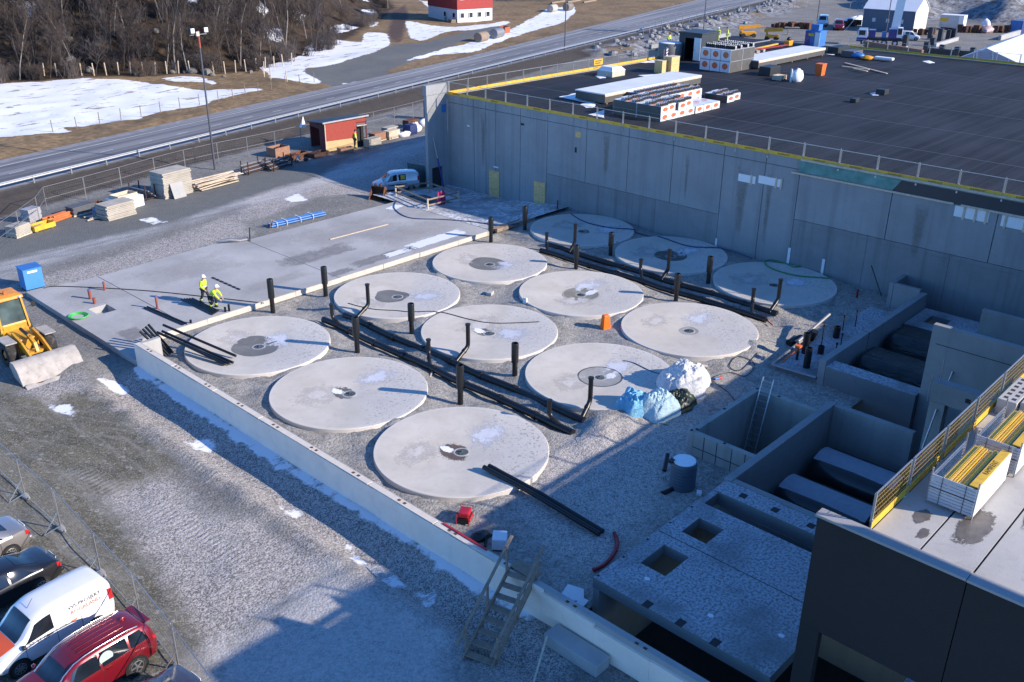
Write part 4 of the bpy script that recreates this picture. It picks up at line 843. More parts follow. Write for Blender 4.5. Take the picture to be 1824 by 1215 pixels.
prop((17.4,-32.6,-1.6),(19.25,-32.8,2.6),"blue prop bracing the tall lit-topped wall"); prop((11.6,-34.0,-1.5),(13.85,-34.0,3.0),"blue prop bracing the portal frame column")
prop((33.35,19.6,-1.15),(33.0,20.68,3.9),"blue and white prop leaning on the end wall of the hall")

# ------------------------------------------------------------------ loads on the hall roof
RZ=7.625
M['pkgwhite']=plain('white film wrap',(0.66,0.68,0.72),0.35,0,0.08,2.5)
M['pkggrey']=plain('dark film wrap',(0.085,0.08,0.075),0.5,0,0.15,2)
M['logored']=plain('orange red print',(0.62,0.13,0.05),0.5,0,0.1,3)
def pk_meshes():
    L,W_,Hh=2.45,1.24,.60
    body=MB(); body.bb(.0,0.02,0,W_,L-.02,Hh)
    ends=MB(); ends.bb(.01,0,.01,W_-.01,.02,Hh-.01); ends.bb(.01,L-.02,.01,W_-.01,L,Hh-.01); ends.bb(.01,.02,Hh,W_-.01,L-.02,Hh+.008)
    def ell(cx,cz,rx,rz_,y): return [(cx+rx*math.cos(a),y,cz+rz_*math.sin(a)) for a in np.linspace(0,2*math.pi,20,endpoint=False)]
    lg=MB(); lg.add(ell(W_/2,.33,.36,.17,-.006),[tuple(range(20))]); lg.add(ell(W_/2,.33,.36,.17,L+.006)[::-1],[tuple(range(20))])
    lg.add([(x,L*.5+(z-.3)*2.2,Hh+.014) for x,y,z in ell(W_/2,.3,.30,.12,0)],[tuple(range(20))])
    sw_=MB(); sw_.bb(W_/2-.2,-.009,.3,W_/2+.2,-.0065,.35)
    ft=MB(); ft.cyl((0,-.2,.11),(0,.2,.11),.11,n=10)
    fw_=MB(); fw_.cyl((0,-.11,.11),(0,-.02,.11),.114,n=10); fw_.cyl((0,.06,.11),(0,.13,.11),.114,n=10)
    return body.mesh("side_wrap",M['pkggrey']),ends.mesh("end_wrap",M['pkgwhite']),lg.mesh("logo",M['logored']),ft.mesh("foot",M['black'],smooth=40),fw_.mesh("foot_band",M['pkgwhite'],smooth=40)
PK=pk_meshes()
def package(x,y,z,rz,lab,feet=True,group="insulation packages stacked on the roof"):
    o=thing("insulation_package",lab,"package",(x,y,z),rz,group)
    link("side_wrap",PK[0],o); link("end_wrap",PK[1],o); link("logo",PK[2],o)
    if feet:
        for yy in (.32,1.45):
            for k in range(5):
                f=link("foot",PK[3],o,(.14+k*.24,yy+random.uniform(-.03,.03),.608)); link("foot_band",PK[4],f)
    return o
for i in range(4):
    for j in range(2):
        for lv in range(2):
            nm=["barrier-side","second","third","far"][i]
            package(38.85+i*1.27,-.8+j*2.5+.25*(lv*(i%2)),RZ+lv*.615,0,f"insulation package in the big pile, {nm} column, {'sunny' if j==0 else 'panel-side'} row, {'upper' if lv else 'lower'} layer",lv==1)
for i in range(4):
    package(44.05+i*1.27,1.9,RZ,0,f"insulation package in the row behind the gap, lower layer, {ORD[i]} from the big pile",False); package(44.05+i*1.27,1.9,RZ+.615,0,f"insulation package in the row behind the gap, upper layer, {ORD[i]} from the big pile")
for i in range(2): package(50.3+i*1.35,-.1+.2*i,RZ,0,["grey-sided insulation package at the outer tip of the pile","last insulation package at the outer tip of the pile, beside the grey-sided one"][i])
for i in range(3): package(43.9+i*1.3,-.9,RZ,0,["dark wrapped insulation package lying low beside the big pile","dark wrapped insulation package lying low, middle of three","dark wrapped insulation package lying low, next to the outer tip"][i],False)
for i in range(5): package(44.6+i*1.3,4.6,RZ+.2,0,f"insulation package in the row beside the long white panel, {ORD[i]} from the barrier")
for i in range(3):
    for lv in range(2):
        for j in range(2):
            _p=package(65.7-.0+j*2.5+2.45,9.1+i*1.27,RZ+lv*1.19,R(90),f"insulation package in the tall far stack, {['sunny side','middle','road side'][i]}, {'upper' if lv else 'lower'} layer, {'back' if j else 'front'}",lv==1); _p.scale=(1,1,1.9)
def sheetstack(x,y,L,W_,z0,z1,lab):
    o=thing("panel_stack",lab,"panel stack",(x,y,RZ))
    MB().bb(0,0,z1-.1,L,W_,z1).obj("top_sheet",plain('frosty white sheet',(0.62,0.64,0.66),0.55,0,.08,.8),o)
    MB().bb(.02,-.012,z1-.26,L-.02,.03,z1-.105).obj("edge_trim",M['newwood'],o)
    MB().bb(.05,.03,z0,L-.05,W_-.05,z1-.105).obj("lower_sheet",M['pkggrey'],o)
    bl=MB()
    for k in range(5): bl.bb(.4+k*(L-.9)/4,.1,0,.55+k*(L-.9)/4,W_-.1,z0-.002)
    bl.obj("bearer",M['wood'],o); return o
sheetstack(41.5,7.1,15.6,3.5,.15,.95,"long stack of white roof panels beside the insulation pile"); sheetstack(70.2,8.2,15.8,3.1,.15,.95,"long stack of white roof panels beyond the tall insulation stack")
sk=thing("skylight_dome","pale skylight dome with snow, standing alone on the black roof","skylight",(55.3,17.1,RZ))
MB().bb(-1.1,-1.0,0,1.1,1.0,.55).obj("kerb",plain('pale kerb',(0.45,0.44,0.36),0.7),sk); MB().loft([[(-1.15,-1.05,.552),(1.15,-1.05,.552),(1.15,1.05,.552),(-1.15,1.05,.552)],[(-.75,-.7,.95),(.75,-.7,.95),(.75,.7,.95),(-.75,.7,.95)]]).obj("dome",M['white'],sk)
def rsnow(poly,z=RZ+.006):
    mb=MB(); pts=[P(a,b_,RZ) for a,b_ in poly]; c=sum(pts,Vector())/len(pts); vs=[]
    n_=len(pts)
    for i in range(n_):
        for k in range(6):
            q=pts[i].lerp(pts[(i+1)%n_],k/6); d=(q-c); q=c+d*(1+random.uniform(-.09,.09)); vs.append((q.x,q.y,z))
    mb.add(vs+[(c.x,c.y,z+.05)],[(i,(i+1)%len(vs),len(vs)) for i in range(len(vs))]); kind(mb.obj("roof_snow",M['snowy']),'structure')
for pl in ([(998,173),(1028,164),(1034,176),(1068,186),(1042,183)],[(1032,186),(1060,180),(1060,192),(1045,192)],[(1048,204),(1076,196),(1076,210)],[(1060,135),(1074,131),(1080,139),(1068,140)],[(1136,108),(1165,100),(1170,112),(1140,112)],[(1135,134),(1170,132),(1176,136),(1150,137)],[(1642,109),(1655,108),(1666,112),(1655,113)],[(1470,96),(1487,97),(1487,99)],[(1548,166),(1560,165),(1566,170),(1555,170)]): rsnow(pl)
# site cabin, tank, crates and small things on the roof
M['cabin']=plain('dark cabin steel',(0.03,0.035,0.045),0.5,0.1,0.2,2)
cbn=thing("site_cabin","dark steel cabin with an open doorway and white door leaf on the roof","cabin",(70.6,16.0,RZ),R(0))
a=MB(); a.bb(0,0,0,3.6,.08,3.0); a.bb(0,3.0,0,3.6,3.08,3.0); a.bb(3.52,.08,0,3.6,3.0,3.0); a.bb(0,.08,0,.08,.5,3.0); a.bb(0,2.2,0,.08,3.0,3.0); a.bb(0,.5,2.5,.08,2.2,3.0); a.obj("body",M['cabin'],cbn)
MB().bb(-.1,-.1,3.0,3.7,3.18,3.14).obj("roof",M['cabin'],cbn); d_=MB().bb(-.06,.05,.1,-.01,.95,2.6).obj("door",M['white'],cbn); MB().bb(-.1,.8,1.2,-.06,.88,1.26).obj("handle",M['trim'],d_)
tk=thing("water_tank","grey round tank with snow on its lid beside the cabin on the roof","tank",(70.0,21.1-1.3,RZ))
MB().lathe([(1.35,0),(1.4,.1),(1.4,1.75),(1.32,1.85)],n=28).obj("body",plain('grey tank',(0.16,0.16,0.155),0.6),tk,smooth=40); MB().lathe([(1.3,1.852),(1.2,1.93),(.1,1.97)],n=28).obj("snow_cover",M['snowy'],tk,smooth=40)
def striped(x,y,z,h,lab):
    o=thing("marker_post",lab,"marker post",(x,y,z)); MB().bb(-.16,-.03,0,.16,.03,h).obj("board",M['white'],o)
    s_=MB()
    for k in range(5): s_.add([(-.161,-.034,.1+k*h/5),(.161,-.034,.25+k*h/5),(.161,-.034,.42+k*h/5),(-.161,-.034,.27+k*h/5)],[(0,1,2,3)])
    s_.obj("stripe",plain('violet stripe',(0.12,0.02,0.08),0.5),o)
    s_=MB(); s_.add([(-.165,-.03,.1),(-.165,.03,.1),(-.165,.03,.4),(-.165,-.03,.4)],[(0,1,2,3)]); return o
striped(67.6,18.6,RZ,1.6,"striped marker board standing in front of the grey tank on the roof")
def pxthing(x,y,z): v=P(x,y,z); return (v.x,v.y,z)
for k,(a_,b_,w_,h_) in enumerate(((1178,129,1.3,1.25),(1195,128,1.5,1.6))):
    p=pxthing(a_,b_,RZ); o=thing("plywood_crate",["low plywood crate on the roof in front of the striped board","taller plywood crate on the roof beside the low one"][k],"crate",p); a=MB(); a.bb(-w_/2,-.5,0,w_/2,.5,h_); a.obj("box",M['osb'],o); MB().bb(-w_/2-.03,-.53,h_,w_/2+.03,.53,h_+.05).obj("cover",M['newwood'],o)
p=pxthing(1193,112,RZ); o=thing("fire_extinguisher","red fire extinguisher on a stand behind the plywood crates","extinguisher",(p[0]+2,p[1]+1,RZ)); MB().lathe([(.16,.5),(.2,.6),(.2,1.3),(.08,1.45),(.06,1.6)],n=14).obj("bottle",plain('red paint',(0.45,0.02,0.02),0.3,0,.1,coat=.4),o,smooth=40); MB().cyl((0,0,0),(0,0,.6),.04).obj("stand",M['trim'],o)
p=pxthing(1460,134,RZ); o=thing("orange_bin","orange bin standing alone on the black roof","bin",p); MB().loft([[(-.4,-.35,0),(.4,-.35,0),(.4,.35,0),(-.4,.35,0)],[(-.48,-.42,1.15),(.48,-.42,1.15),(.48,.42,1.15),(-.48,.42,1.15)]]).obj("body",M['orange'],o); MB().bb(-.5,-.44,1.152,.5,.44,1.22).obj("cover",M['orange'],o)
for k,(a_,b_) in enumerate((((1505,112),(1580,131)),((1500,118),(1548,124)),((1520,122),(1545,127)))):
    q0=P(*a_,RZ+.1+.06*k);q1=P(*b_,RZ+.1+.06*k); tag(MB().bar((0,0,0),q1-q0,.22,.07).obj("timber_plank",M['newwood'],loc=q0),["longest timber plank lying slanted on the open black roof","middle timber plank lying on the open black roof","short timber plank lying on the open black roof"][k],"plank","timber planks on the open roof")
for k,(a_,b_,w_,d_,h_,mt,lab) in enumerate(((1571,168,1.0,.9,.5,'trim',"black roof drain box beside a small snow patch"),(1522,182,.8,.6,.35,'trim',"small black box lying on the seam of the roof"),(1493,94,3.2,1.4,.8,'trim',"black tarpaulin bundle at the far roof edge"),(1517,100,2.6,1.6,.7,'pkggrey',"dark flat box at the far roof edge"),(1370,133,2.2,1.4,.9,'trim',"dark box beneath the end of the long white panel stack"))):
    p=pxthing(a_,b_,RZ); tag(MB().loft([[(-w_/2,-d_/2,0),(w_/2,-d_/2,0),(w_/2,d_/2,0),(-w_/2,d_/2,0)],[(-w_/2*.97,-d_/2*.97,h_),(w_/2*.97,-d_/2*.97,h_),(w_/2*.97,d_/2*.97,h_),(-w_/2*.97,d_/2*.97,h_)]]).obj("roof_box",M[mt],loc=p,bevel=.03),lab,"box")
p=pxthing(1388,142,RZ); o=thing("pallet_stack","small stack of timber pallets on the roof beside white sacks","pallet",p)
for k in range(3): a=MB(); [a.bb(-.6,-.5+j*.22,.13+k*.16,.6,-.36+j*.22,.16+k*.16) for j in range(5)]; [a.bb(-.6+j*.55,-.5,.02+k*.16,-.5+j*.55,.5,.128+k*.16) for j in range(3)]; a.obj("pallet",M['newwood'],o)
p=pxthing(1418,145,RZ); tag(MB().blob((0,0,.5),(.75,.6,.75),10,7,.16).obj("white_sack",M['white'],loc=p,smooth=80),"crumpled white sack on the roof beside the pallets","sack")
p=pxthing(1408,146,RZ); tag(MB().bar((0,0,0),(0,0,1.3),.16,.1).obj("white_post",M['white'],loc=p),"short white post standing beside the white sack on the roof","post")
# pallets and boards on top of the far insulation rows
for k in range(3):
    o=thing("wood_pallet",["timber pallet on top of the insulation row, lowest of its stack","timber pallet on top of the insulation row, middle of its stack","timber pallet on top of the insulation row, topmost"][k],"pallet",(50.2+.1*k,4.8,RZ+.25+k*.17))
    a=MB()
    for j in range(6): a.bb(0,j*.4,.1,1.9,j*.4+.28,.13)
    a.obj("deck_board",M['newwood'],o); a=MB(); [a.bb(.1+j*.8,0,0,.22+j*.8,2.28,.098) for j in range(3)]; a.obj("bearer",M['newwood'],o)
# ------------------------------------------------------------------ vehicles
def catmull(ps,xq):
    xs=[p[0] for p in ps]; out=[]
    for c in range(1,len(ps[0])):
        ys=[p[c] for p in ps]; m=[]
        for i in range(len(xs)):
            if i==0: m.append((ys[1]-ys[0])/(xs[1]-xs[0]))
            elif i==len(xs)-1: m.append((ys[-1]-ys[-2])/(xs[-1]-xs[-2]))
            else:
                a=(ys[i]-ys[i-1])/(xs[i]-xs[i-1]); b_=(ys[i+1]-ys[i])/(xs[i+1]-xs[i]); m.append(0 if a*b_<=0 else 2*a*b_/(a+b_))
        i=max(0,min(len(xs)-2,next((k for k in range(len(xs)-1) if xq<=xs[k+1]),len(xs)-2))); h=xs[i+1]-xs[i]; t=(xq-xs[i])/h
        out.append((2*t**3-3*t*t+1)*ys[i]+(t**3-2*t*t+t)*h*m[i]+(-2*t**3+3*t*t)*ys[i+1]+(t**3-t*t)*h*m[i+1])
    return out
class Body:
    def __init__(s,st): s.st=st; s.x0=st[0][0]; s.x1=st[-1][0]
    def sec(s,x):
        zb,zl,w_,zr,wr=catmull(s.st,min(max(x,s.x0),s.x1))
        return [(0,zb),(w_*.84,zb),(w_*.965,zb+.10),(w_,zb+(zl-zb)*.5),(w_*.99,zl-.10),(w_*.955,zl),(wr+(w_*.95-wr)*.06,zl+(zr-zl)*.90),(wr*.90,zl+(zr-zl)*.985+.005),(wr*.5,zr+.02),(0,zr+.03)]
    def S(s,x,k,sd=1):
        q=s.sec(x); i=min(int(k),8); t=k-i; a=q[i];b_=q[i+1]; return Vector((x,sd*(a[0]+(b_[0]-a[0])*t),a[1]+(b_[1]-a[1])*t))
    def So(s,x,k,sd,off):
        p=s.S(x,k,sd); du=s.S(x+.02,k,sd)-s.S(x-.02,k,sd); dv=s.S(x,min(k+.03,8.999),sd)-s.S(x,max(k-.03,0),sd); n=du.cross(dv)*sd
        if n.length<1e-9: n=Vector((0,0,1))
        n.normalize()
        if n.y*sd<-.2 or (abs(n.y)<.3 and n.z<0): n=-n
        return p+n*off
    def shell(s,n=46):
        mb=MB(); rings=[]
        for i in range(n+1):
            x=s.x0+(s.x1-s.x0)*i/n; q=s.sec(x); rings.append([(x,a,b_) for a,b_ in q]+[(x,-a,b_) for a,b_ in q[-2:0:-1]])
        return mb.loft(rings)
    def patch(s,mb,xa,xb,ka,kb,sd,off=.012,nu=8,nv=4):      # xa/xb may be (x at ka, x at kb)
        xa=xa if isinstance(xa,tuple) else (xa,xa); xb=xb if isinstance(xb,tuple) else (xb,xb)
        def f(u,v):
            x=(xa[0]+(xa[1]-xa[0])*v)*(1-u)+(xb[0]+(xb[1]-xb[0])*v)*u; return s.So(x,ka+(kb-ka)*v,sd,off)
        mb.grid(f,nu,nv,flip=(sd<0)); return mb
def paint(name,c,metal=.35,rough=.28): return plain(name,c,rough,metal,0.04,1.0,coat=1.0)
TYRE=MB().lathe([(.20,-.1),(.29,-.105),(.325,-.08),(.33,0),(.325,.08),(.29,.105),(.20,.1)],n=30,cap=False).mesh("tyre",M['tyre'],smooth=50)
def rimmesh(sp):
    mb=MB(); mb.lathe([(.215,-.09),(.215,.075),(.20,.08),(.19,.05)],n=28); mb.lathe([(.06,.0),(.06,.085),(.02,.09)],n=12)
    for k in range(sp):
        a=2*math.pi*k/sp; mb.bar((.05*math.cos(a),.05*math.sin(a),.07),(.2*math.cos(a),.2*math.sin(a),.065),.05,.03)
    return mb.mesh("rim",plain('wheel alloy',(0.45,0.45,0.46),.35,.8,.1),smooth=35)
RIM5,RIM10=rimmesh(5),rimmesh(9)
def car(name,st,paintmat,loc,rz,lab,wheels,wr,rim,sidewin,front,rear,cat="car",lights=None,doorx=(),rails=False,extra=None):
    o=thing(name,lab,cat,loc,rz); B=Body(st); body=B.shell().obj("body",paintmat,o,smooth=42)
    W_=max(p[3] for p in st)
    for sd in (1,-1):
        for (xa,xb) in sidewin:
            mb=MB(); B.patch(mb,xa,xb,5.08,5.92,sd,.010); mb.obj("side_window",M['glass'],o,smooth=60)
        for xw in wheels:
            ar=MB(); ar.cyl((xw,sd*(W_-.25),wr),(xw,sd*(W_+.004),wr),wr+.07,n=28); ar.obj("wheel_arch",M['trim'],o,smooth=40)
            wo=bpy.data.objects.new("wheel",TYRE); col.objects.link(wo); wo.parent=o; wo.location=(xw,sd*(W_-.10),wr); wo.rotation_euler=(R(-90*sd),0,0); wo.scale=(wr/.33,)*2+(1.05,)
            link("rim",rim,wo,(0,0,.03))
        sl=MB(); B.patch(sl,B.x0+.5,B.x1-.5,1.2,2.0,sd,.006,20,2); sl.obj("sill",M['trim'],o)
        dl=MB()
        for xd in doorx: B.patch(dl,xd-.008,xd+.008,2.2,5.0,sd,.004,1,8)
        if doorx: dl.obj("door_seam",M['trim'],o)
        for xd in doorx[:-1]:
            hd=MB(); p=B.So(xd-.22,4.2,sd,.03); hd.box(p,(.18,.03,.03)); hd.obj("door_handle",paintmat,o)
        if front:
            mr=MB(); p=B.So(front[0]-.12,5.0,sd,.1); mr.blob(p,(.08,.11,.08),8,6); mr.obj("wing_mirror",paintmat if name!="delivery_van" else M['trim'],o,smooth=70)
    if front:
        mb=MB(); xa,xb=front; mb.grid(lambda u,v:B.So(xa+(xb-xa)*v,[8.99,8.2,7.35][0] if False else 9-abs(u*2-1)*1.7,1 if u<=.5 else -1,.012)if True else None,10,6); mb.obj("windscreen",M['glass'],o,smooth=70)
    if rear:
        mb=MB(); xa,xb=rear; mb.grid(lambda u,v:B.So(xa+(xb-xa)*v,9-abs(u*2-1)*1.6,1 if u<=.5 else -1,.012),10,6); mb.obj("rear_window",M['glass'],o,smooth=70)
    for sd in (1,-1):
        z0,z1=lights; x=B.x0
        lp=MB(); B.patch(lp,x+.0,x+.22,z0,z1,sd,.012,3,3); lp.obj("tail_light",M['lampred'],o,smooth=60)
        hp=MB(); B.patch(hp,B.x1-.32,B.x1-.02,3.6,4.8,sd,.012,3,3); hp.obj("headlight",M['lampwhite'],o,smooth=60)
    pl=MB().box((B.x0-.012,0,st[0][1]+.42),(.02,.52,.12)); pl.obj("number_plate",M['white'],o)
    bp=MB().box((B.x0+.03,0,st[0][1]+.12),(.16,W_*1.7,.16)); bp.obj("bumper",paintmat if cat=="car" and not rails else M['trim'],o,bevel=.05)
    if rails:
        for sd in (1,-1):
            r_=MB(); pts=[B.So(-1.75+3.0*k/8,7.0,sd,.05 if 0<k<8 else .0) for k in range(9)]; r_.tube(pts,.022,8); r_.obj("roof_rail",M['chrome'],o,smooth=50)
    if extra: extra(o,B)
    return o
HEAD=R(180+4.6); hd_=Vector((math.cos(HEAD),math.sin(HEAD),0))
def carpos(rearx,reary,L): p=Vector((rearx,reary,H(rearx-1.5,reary)+.0))+hd_*(L/2); return (p.x,p.y,-.36)
P_silver=paint('silver paint',(0.36,0.34,0.33),.6); P_dark=paint('charcoal paint',(0.016,0.017,0.022),.3); P_white=paint('white van paint',(0.74,0.74,0.76),0,.3); P_red=paint('dark red paint',(0.20,0.008,0.016),.3); P_navy=paint('navy paint',(0.012,0.02,0.055),.3)
#          x     zb   zbelt  w    zroof wroof
SEDAN=[(-2.34,.40,.72,.70,.76,.55),(-2.22,.28,.95,.82,.99,.70),(-1.9,.24,1.02,.87,1.06,.72),(-1.55,.22,1.01,.90,1.12,.66),(-.75,.20,.97,.91,1.40,.60),(0,.20,.94,.91,1.45,.61),(.55,.20,.92,.91,1.36,.60),(1.25,.20,.90,.90,.96,.72),(1.9,.22,.82,.87,.86,.70),(2.2,.27,.70,.80,.73,.62),(2.34,.40,.58,.62,.60,.45)]
SUVS=[(-2.3,.48,.95,.72,1.1,.55),(-2.2,.34,1.10,.86,1.32,.62),(-2.0,.30,1.14,.90,1.60,.66),(-1.6,.28,1.12,.915,1.69,.68),(-.6,.26,1.06,.925,1.72,.69),(.3,.26,1.03,.925,1.66,.68),(.75,.26,1.02,.92,1.46,.68),(1.25,.26,1.02,.91,1.10,.76),(1.9,.28,.94,.88,1.0,.72),(2.2,.34,.80,.80,.84,.62),(2.3,.5,.66,.64,.68,.48)]
VANS=[(-2.2,.48,1.05,.78,1.55,.66),(-2.13,.36,1.12,.88,1.74,.74),(-1.9,.30,1.14,.915,1.82,.76),(-1.0,.26,1.13,.92,1.86,.77),(.1,.25,1.10,.92,1.84,.77),(.6,.25,1.06,.92,1.70,.74),(1.25,.25,1.02,.91,1.12,.76),(1.7,.27,.94,.89,.98,.74),(2.05,.32,.80,.82,.84,.64),(2.2,.48,.64,.66,.66,.48)]
L_=4.68
car("sedan_car",SEDAN,P_silver,carpos(-17.2,-9.2,L_),HEAD,"silver sedan with a dark boot lid at the edge of the parking row",(-1.4,1.4),.32,RIM10,(((-1.35,-.85),(-.42,-.42)),((-.34,-.34),((.95),(.55)))),(1.25,.62),(-1.6,-.82),lights=(3.6,4.9),doorx=(-.38,.75,-1.1))
car("sedan_car",SEDAN,P_dark,carpos(-17.2,-12.15,L_),HEAD,"black sedan parked between the silver sedan and the white van",(-1.4,1.4),.33,RIM10,(((-1.35,-.85),(-.42,-.42)),((-.34,-.34),((.95),(.55)))),(1.25,.62),(-1.6,-.82),lights=(3.6,4.9),doorx=(-.38,.75,-1.1))
def vanextra(o,B):
    hp=MB(); hp.grid(lambda u,v:B.So(1.30+.68*v,9-abs(u*2-1)*1.9,1 if u<=.5 else -1,.008),10,5); hp.obj("orange_bonnet",plain('orange film',(0.72,0.10,0.015),.3,0,.05,1,coat=.6),o,smooth=70)
    # two-line lettering on the van side, sun side
    def side_text(s_,size,xc,k,mat):
        t_=bpy.data.objects.new("lettering",textcurve(s_,size,mat)); col.objects.link(t_); t_.parent=o
        p=B.So(xc,k,1,.014); t_.location=p; dz=B.S(xc,k+.2,1)-B.S(xc,k-.2,1); t_.rotation_euler=(math.atan2(dz.z,-dz.y)if False else R(90)-math.atan2(-dz.y,dz.z),0,R(180)); return t_
    side_text("VVS PROSJEKT",.19,-1.15,5.62,M['txt']); side_text("ROGALAND",.2,-1.15,5.3,M['logored'])
    side_text("76 22 31 00",.2,.75,4.35,M['txt'])
    g=MB(); B.patch(g,-2.05,-.95,4.93,5.0,1,.012,8,1); g.obj("door_rail",M['trim'],o)
    for xa in (-.35,.12,-.75): 
        d_=MB(); B.patch(d_,xa,xa+.22,4.0,4.5,1,.012,2,2); d_.obj("side_mark",M['txt'] if xa>-.5 else M['logored'],o)
    a_=MB(); p=B.S(.45,9,1); a_.bar(p,p+Vector((-.25,0,.28)),.012); a_.obj("aerial",M['trim'],o)
car("delivery_van",VANS,P_white,carpos(-16.85,-15.75,4.4),HEAD,"white delivery van with orange bonnet parked beside the dark red car",(-1.35,1.4),.32,RIM10,(((.05,.05),(1.1,.62)),),(1.28,.62),None,"van",lights=(4.3,5.6),doorx=(.0,1.1,-.9),extra=vanextra)
def suvextra(o,B):
    s_=MB(); p=B.So(-.45,5.5,1,.03); s_.cyl(p,p+Vector((0,.012,0)),.24,n=24); s_.obj("sunshade",plain('pale green shade',(0.42,0.52,0.46),.6),o)
    sp=MB(); sp.box((-2.14,0,1.60),(.26,1.15,.05)); sp.obj("spoiler",P_red,o,bevel=.02)
    fn=MB(); fn.blob((-1.6,0,1.75),(.12,.03,.07),8,6); fn.obj("roof_aerial",P_red,o,smooth=70)
    gr=MB()
    for yy in (-.35,-.12,.12,.35): gr.bar((-1.4,yy,1.745),(.2,yy,1.75),.03,.012)
    gr.obj("roof_groove",P_red,o)
car("suv_car",SUVS,P_red,carpos(-16.75,-18.75,4.6),HEAD,"dark red SUV with silver roof rails parked beside the white van",(-1.35,1.4),.36,RIM5,(((-1.95,-1.75),(-1.3,-1.3)),((-1.22,-1.22),(-.28,-.28)),((-.2,-.2),((.98),(.62)))),(1.25,.72),(-2.22,-1.98),lights=(4.2,5.1),doorx=(-.24,.8,-1.25),rails=True,extra=suvextra)
car("hatchback_car",SEDAN,P_navy,carpos(-16.7,-22.05,4.68),HEAD,"navy car showing only its rear beside the dark red SUV",(-1.4,1.4),.32,RIM5,(((-1.35,-.85),(-.42,-.42)),((-.34,-.34),((.95),(.55)))),(1.25,.62),(-1.6,-.82),lights=(3.6,4.9),doorx=(-.38,.75,-1.1))
def leisure(o,B):
    r_=MB(); r_.grid(lambda u,v:B.So(-2.215+.16*v,9-abs(u*2-1)*1.5,1 if u<=.5 else -1,.014),8,4); r_.obj("rear_window",M['glass'],o,smooth=70)
    sm_=MB(); B.patch(sm_,-.9,.9,3.2,3.5,1,.014,10,1); B.patch(sm_,-.9,.9,3.2,3.5,-1,.014,10,1); sm_.obj("side_moulding",M['trim'],o)
    y_=MB(); B.patch(y_,-.75,-.35,5.2,5.8,1,.02,2,2); B.patch(y_,-.75,-.35,5.2,5.8,-1,.02,2,2); y_.obj("yellow_sticker",M['yellow'],o)
vp_=Vector((30.2,23.1,H(30.2,23.1)))
car("small_van",VANS,paint('pale silver paint',(0.48,0.50,0.54),.3),vp_,R(152),"pale silver small van parked by the hall end wall",(-1.35,1.4),.32,RIM10,(((.0,.0),(1.05,.62)),((-.85,-.85),(-.15,-.15))),(1.28,.62),None,"van",lights=(4.3,5.6),doorx=(-.05,1.1,-.9),extra=leisure)

# wheel loader
M['loader']=plain('loader yellow',(0.58,0.29,0.02),.45,0,.12,3,dirt=((0.22,0.16,0.09),2.5,.5),coat=.2)
M['dust']=plain('dusty steel',(0.40,0.37,0.34),.85,0.1,.18,2,dirt=((0.2,0.175,0.15),2.2,.7))
lz=-.36
ld=thing("wheel_loader","yellow wheel loader with its dusty bucket lowered, beside the concrete slab","loader",(-9.95,7.15,lz))
prof=[(-2.55,.02),(-2.5,.0),(-1.55,.02),(-1.25,.18),(-1.2,.55),(-1.35,.95),(-1.62,1.16),(-1.66,1.12),(-1.42,.92),(-1.28,.55),(-1.33,.24),(-1.58,.09)]
# bucket tipped forward: outer shell faces the front
bprof=[(-2.35,-.02),(-2.05,.42),(-1.75,.85),(-1.35,1.08),(-.95,1.05),(-.8,.75),(-.84,.73),(-.98,.98),(-1.33,1.0),(-1.70,.78),(-2.0,.36),(-2.28,-.02)]
bk_=MB(); n_=len(bprof)
vs=[(-1.72,y_,z_) for y_,z_ in bprof]+[(1.72,y_,z_) for y_,z_ in bprof]; bk_.add(vs,[(i,(i+1)%n_,n_+(i+1)%n_,n_+i) for i in range(n_)]); bko=bk_.obj("bucket",M['dust'],ld,smooth=50)
for sx in (-1.73,1.70): MB().profile([(-2.33,0),(-2.05,.4),(-1.73,.83),(-1.35,1.05),(-.95,1.02),(-.8,.74),(-1.3,.2)],sx,sx+.03,'x').obj("side_plate",M['dust'],bko)
ce=MB()
ce.bb(-1.78,-2.42,-.03,1.78,-2.2,.03); ce.obj("cutting_edge",M['rust'],bko)
mud=MB(); mud.grid(lambda u,v:(-1.7+3.4*u,-2.5-.35*v+.06*math.sin(u*23),.12*(1-v)*(1+.5*math.sin(u*17))-.01),24,3); mud.obj("spilled_soil",M['dust'],bko)
for sx in (-.62,.5):
    MB().profile([(-1.0,.75),(-.95,1.0),(.1,1.5),(1.3,1.75),(1.5,1.6),(1.3,1.45),(.2,1.18),(-.8,.6)],sx,sx+.12,'x').obj("lift_arm",M['loader'],ld,bevel=.015)
    MB().cyl((sx+.3 if sx<0 else sx-.18,.0,1.0),(sx+.3 if sx<0 else sx-.18,1.6,1.3),.07).obj("hydraulic_ram",M['chrome'],ld,smooth=40)
MB().bb(-.5,-.35,.85,.5,.15,1.0).obj("cross_tube",M['loader'],ld); MB().profile([(-.5,1.0),(-.3,1.5),(.5,1.75),(.6,1.55),(-.1,1.25)],-.08,.08,'x').obj("tilt_link",M['loader'],ld); MB().cyl((0,.3,1.62),(0,1.6,1.75),.09).obj("tilt_ram",M['trim'],ld,smooth=40)
MB().bb(-.55,.7,.55,.55,2.6,1.45).obj("front_frame",M['loader'],ld,bevel=.05); MB().bb(-.75,2.4,.6,.75,6.6,1.9).obj("rear_frame",M['loader'],ld,bevel=.12)
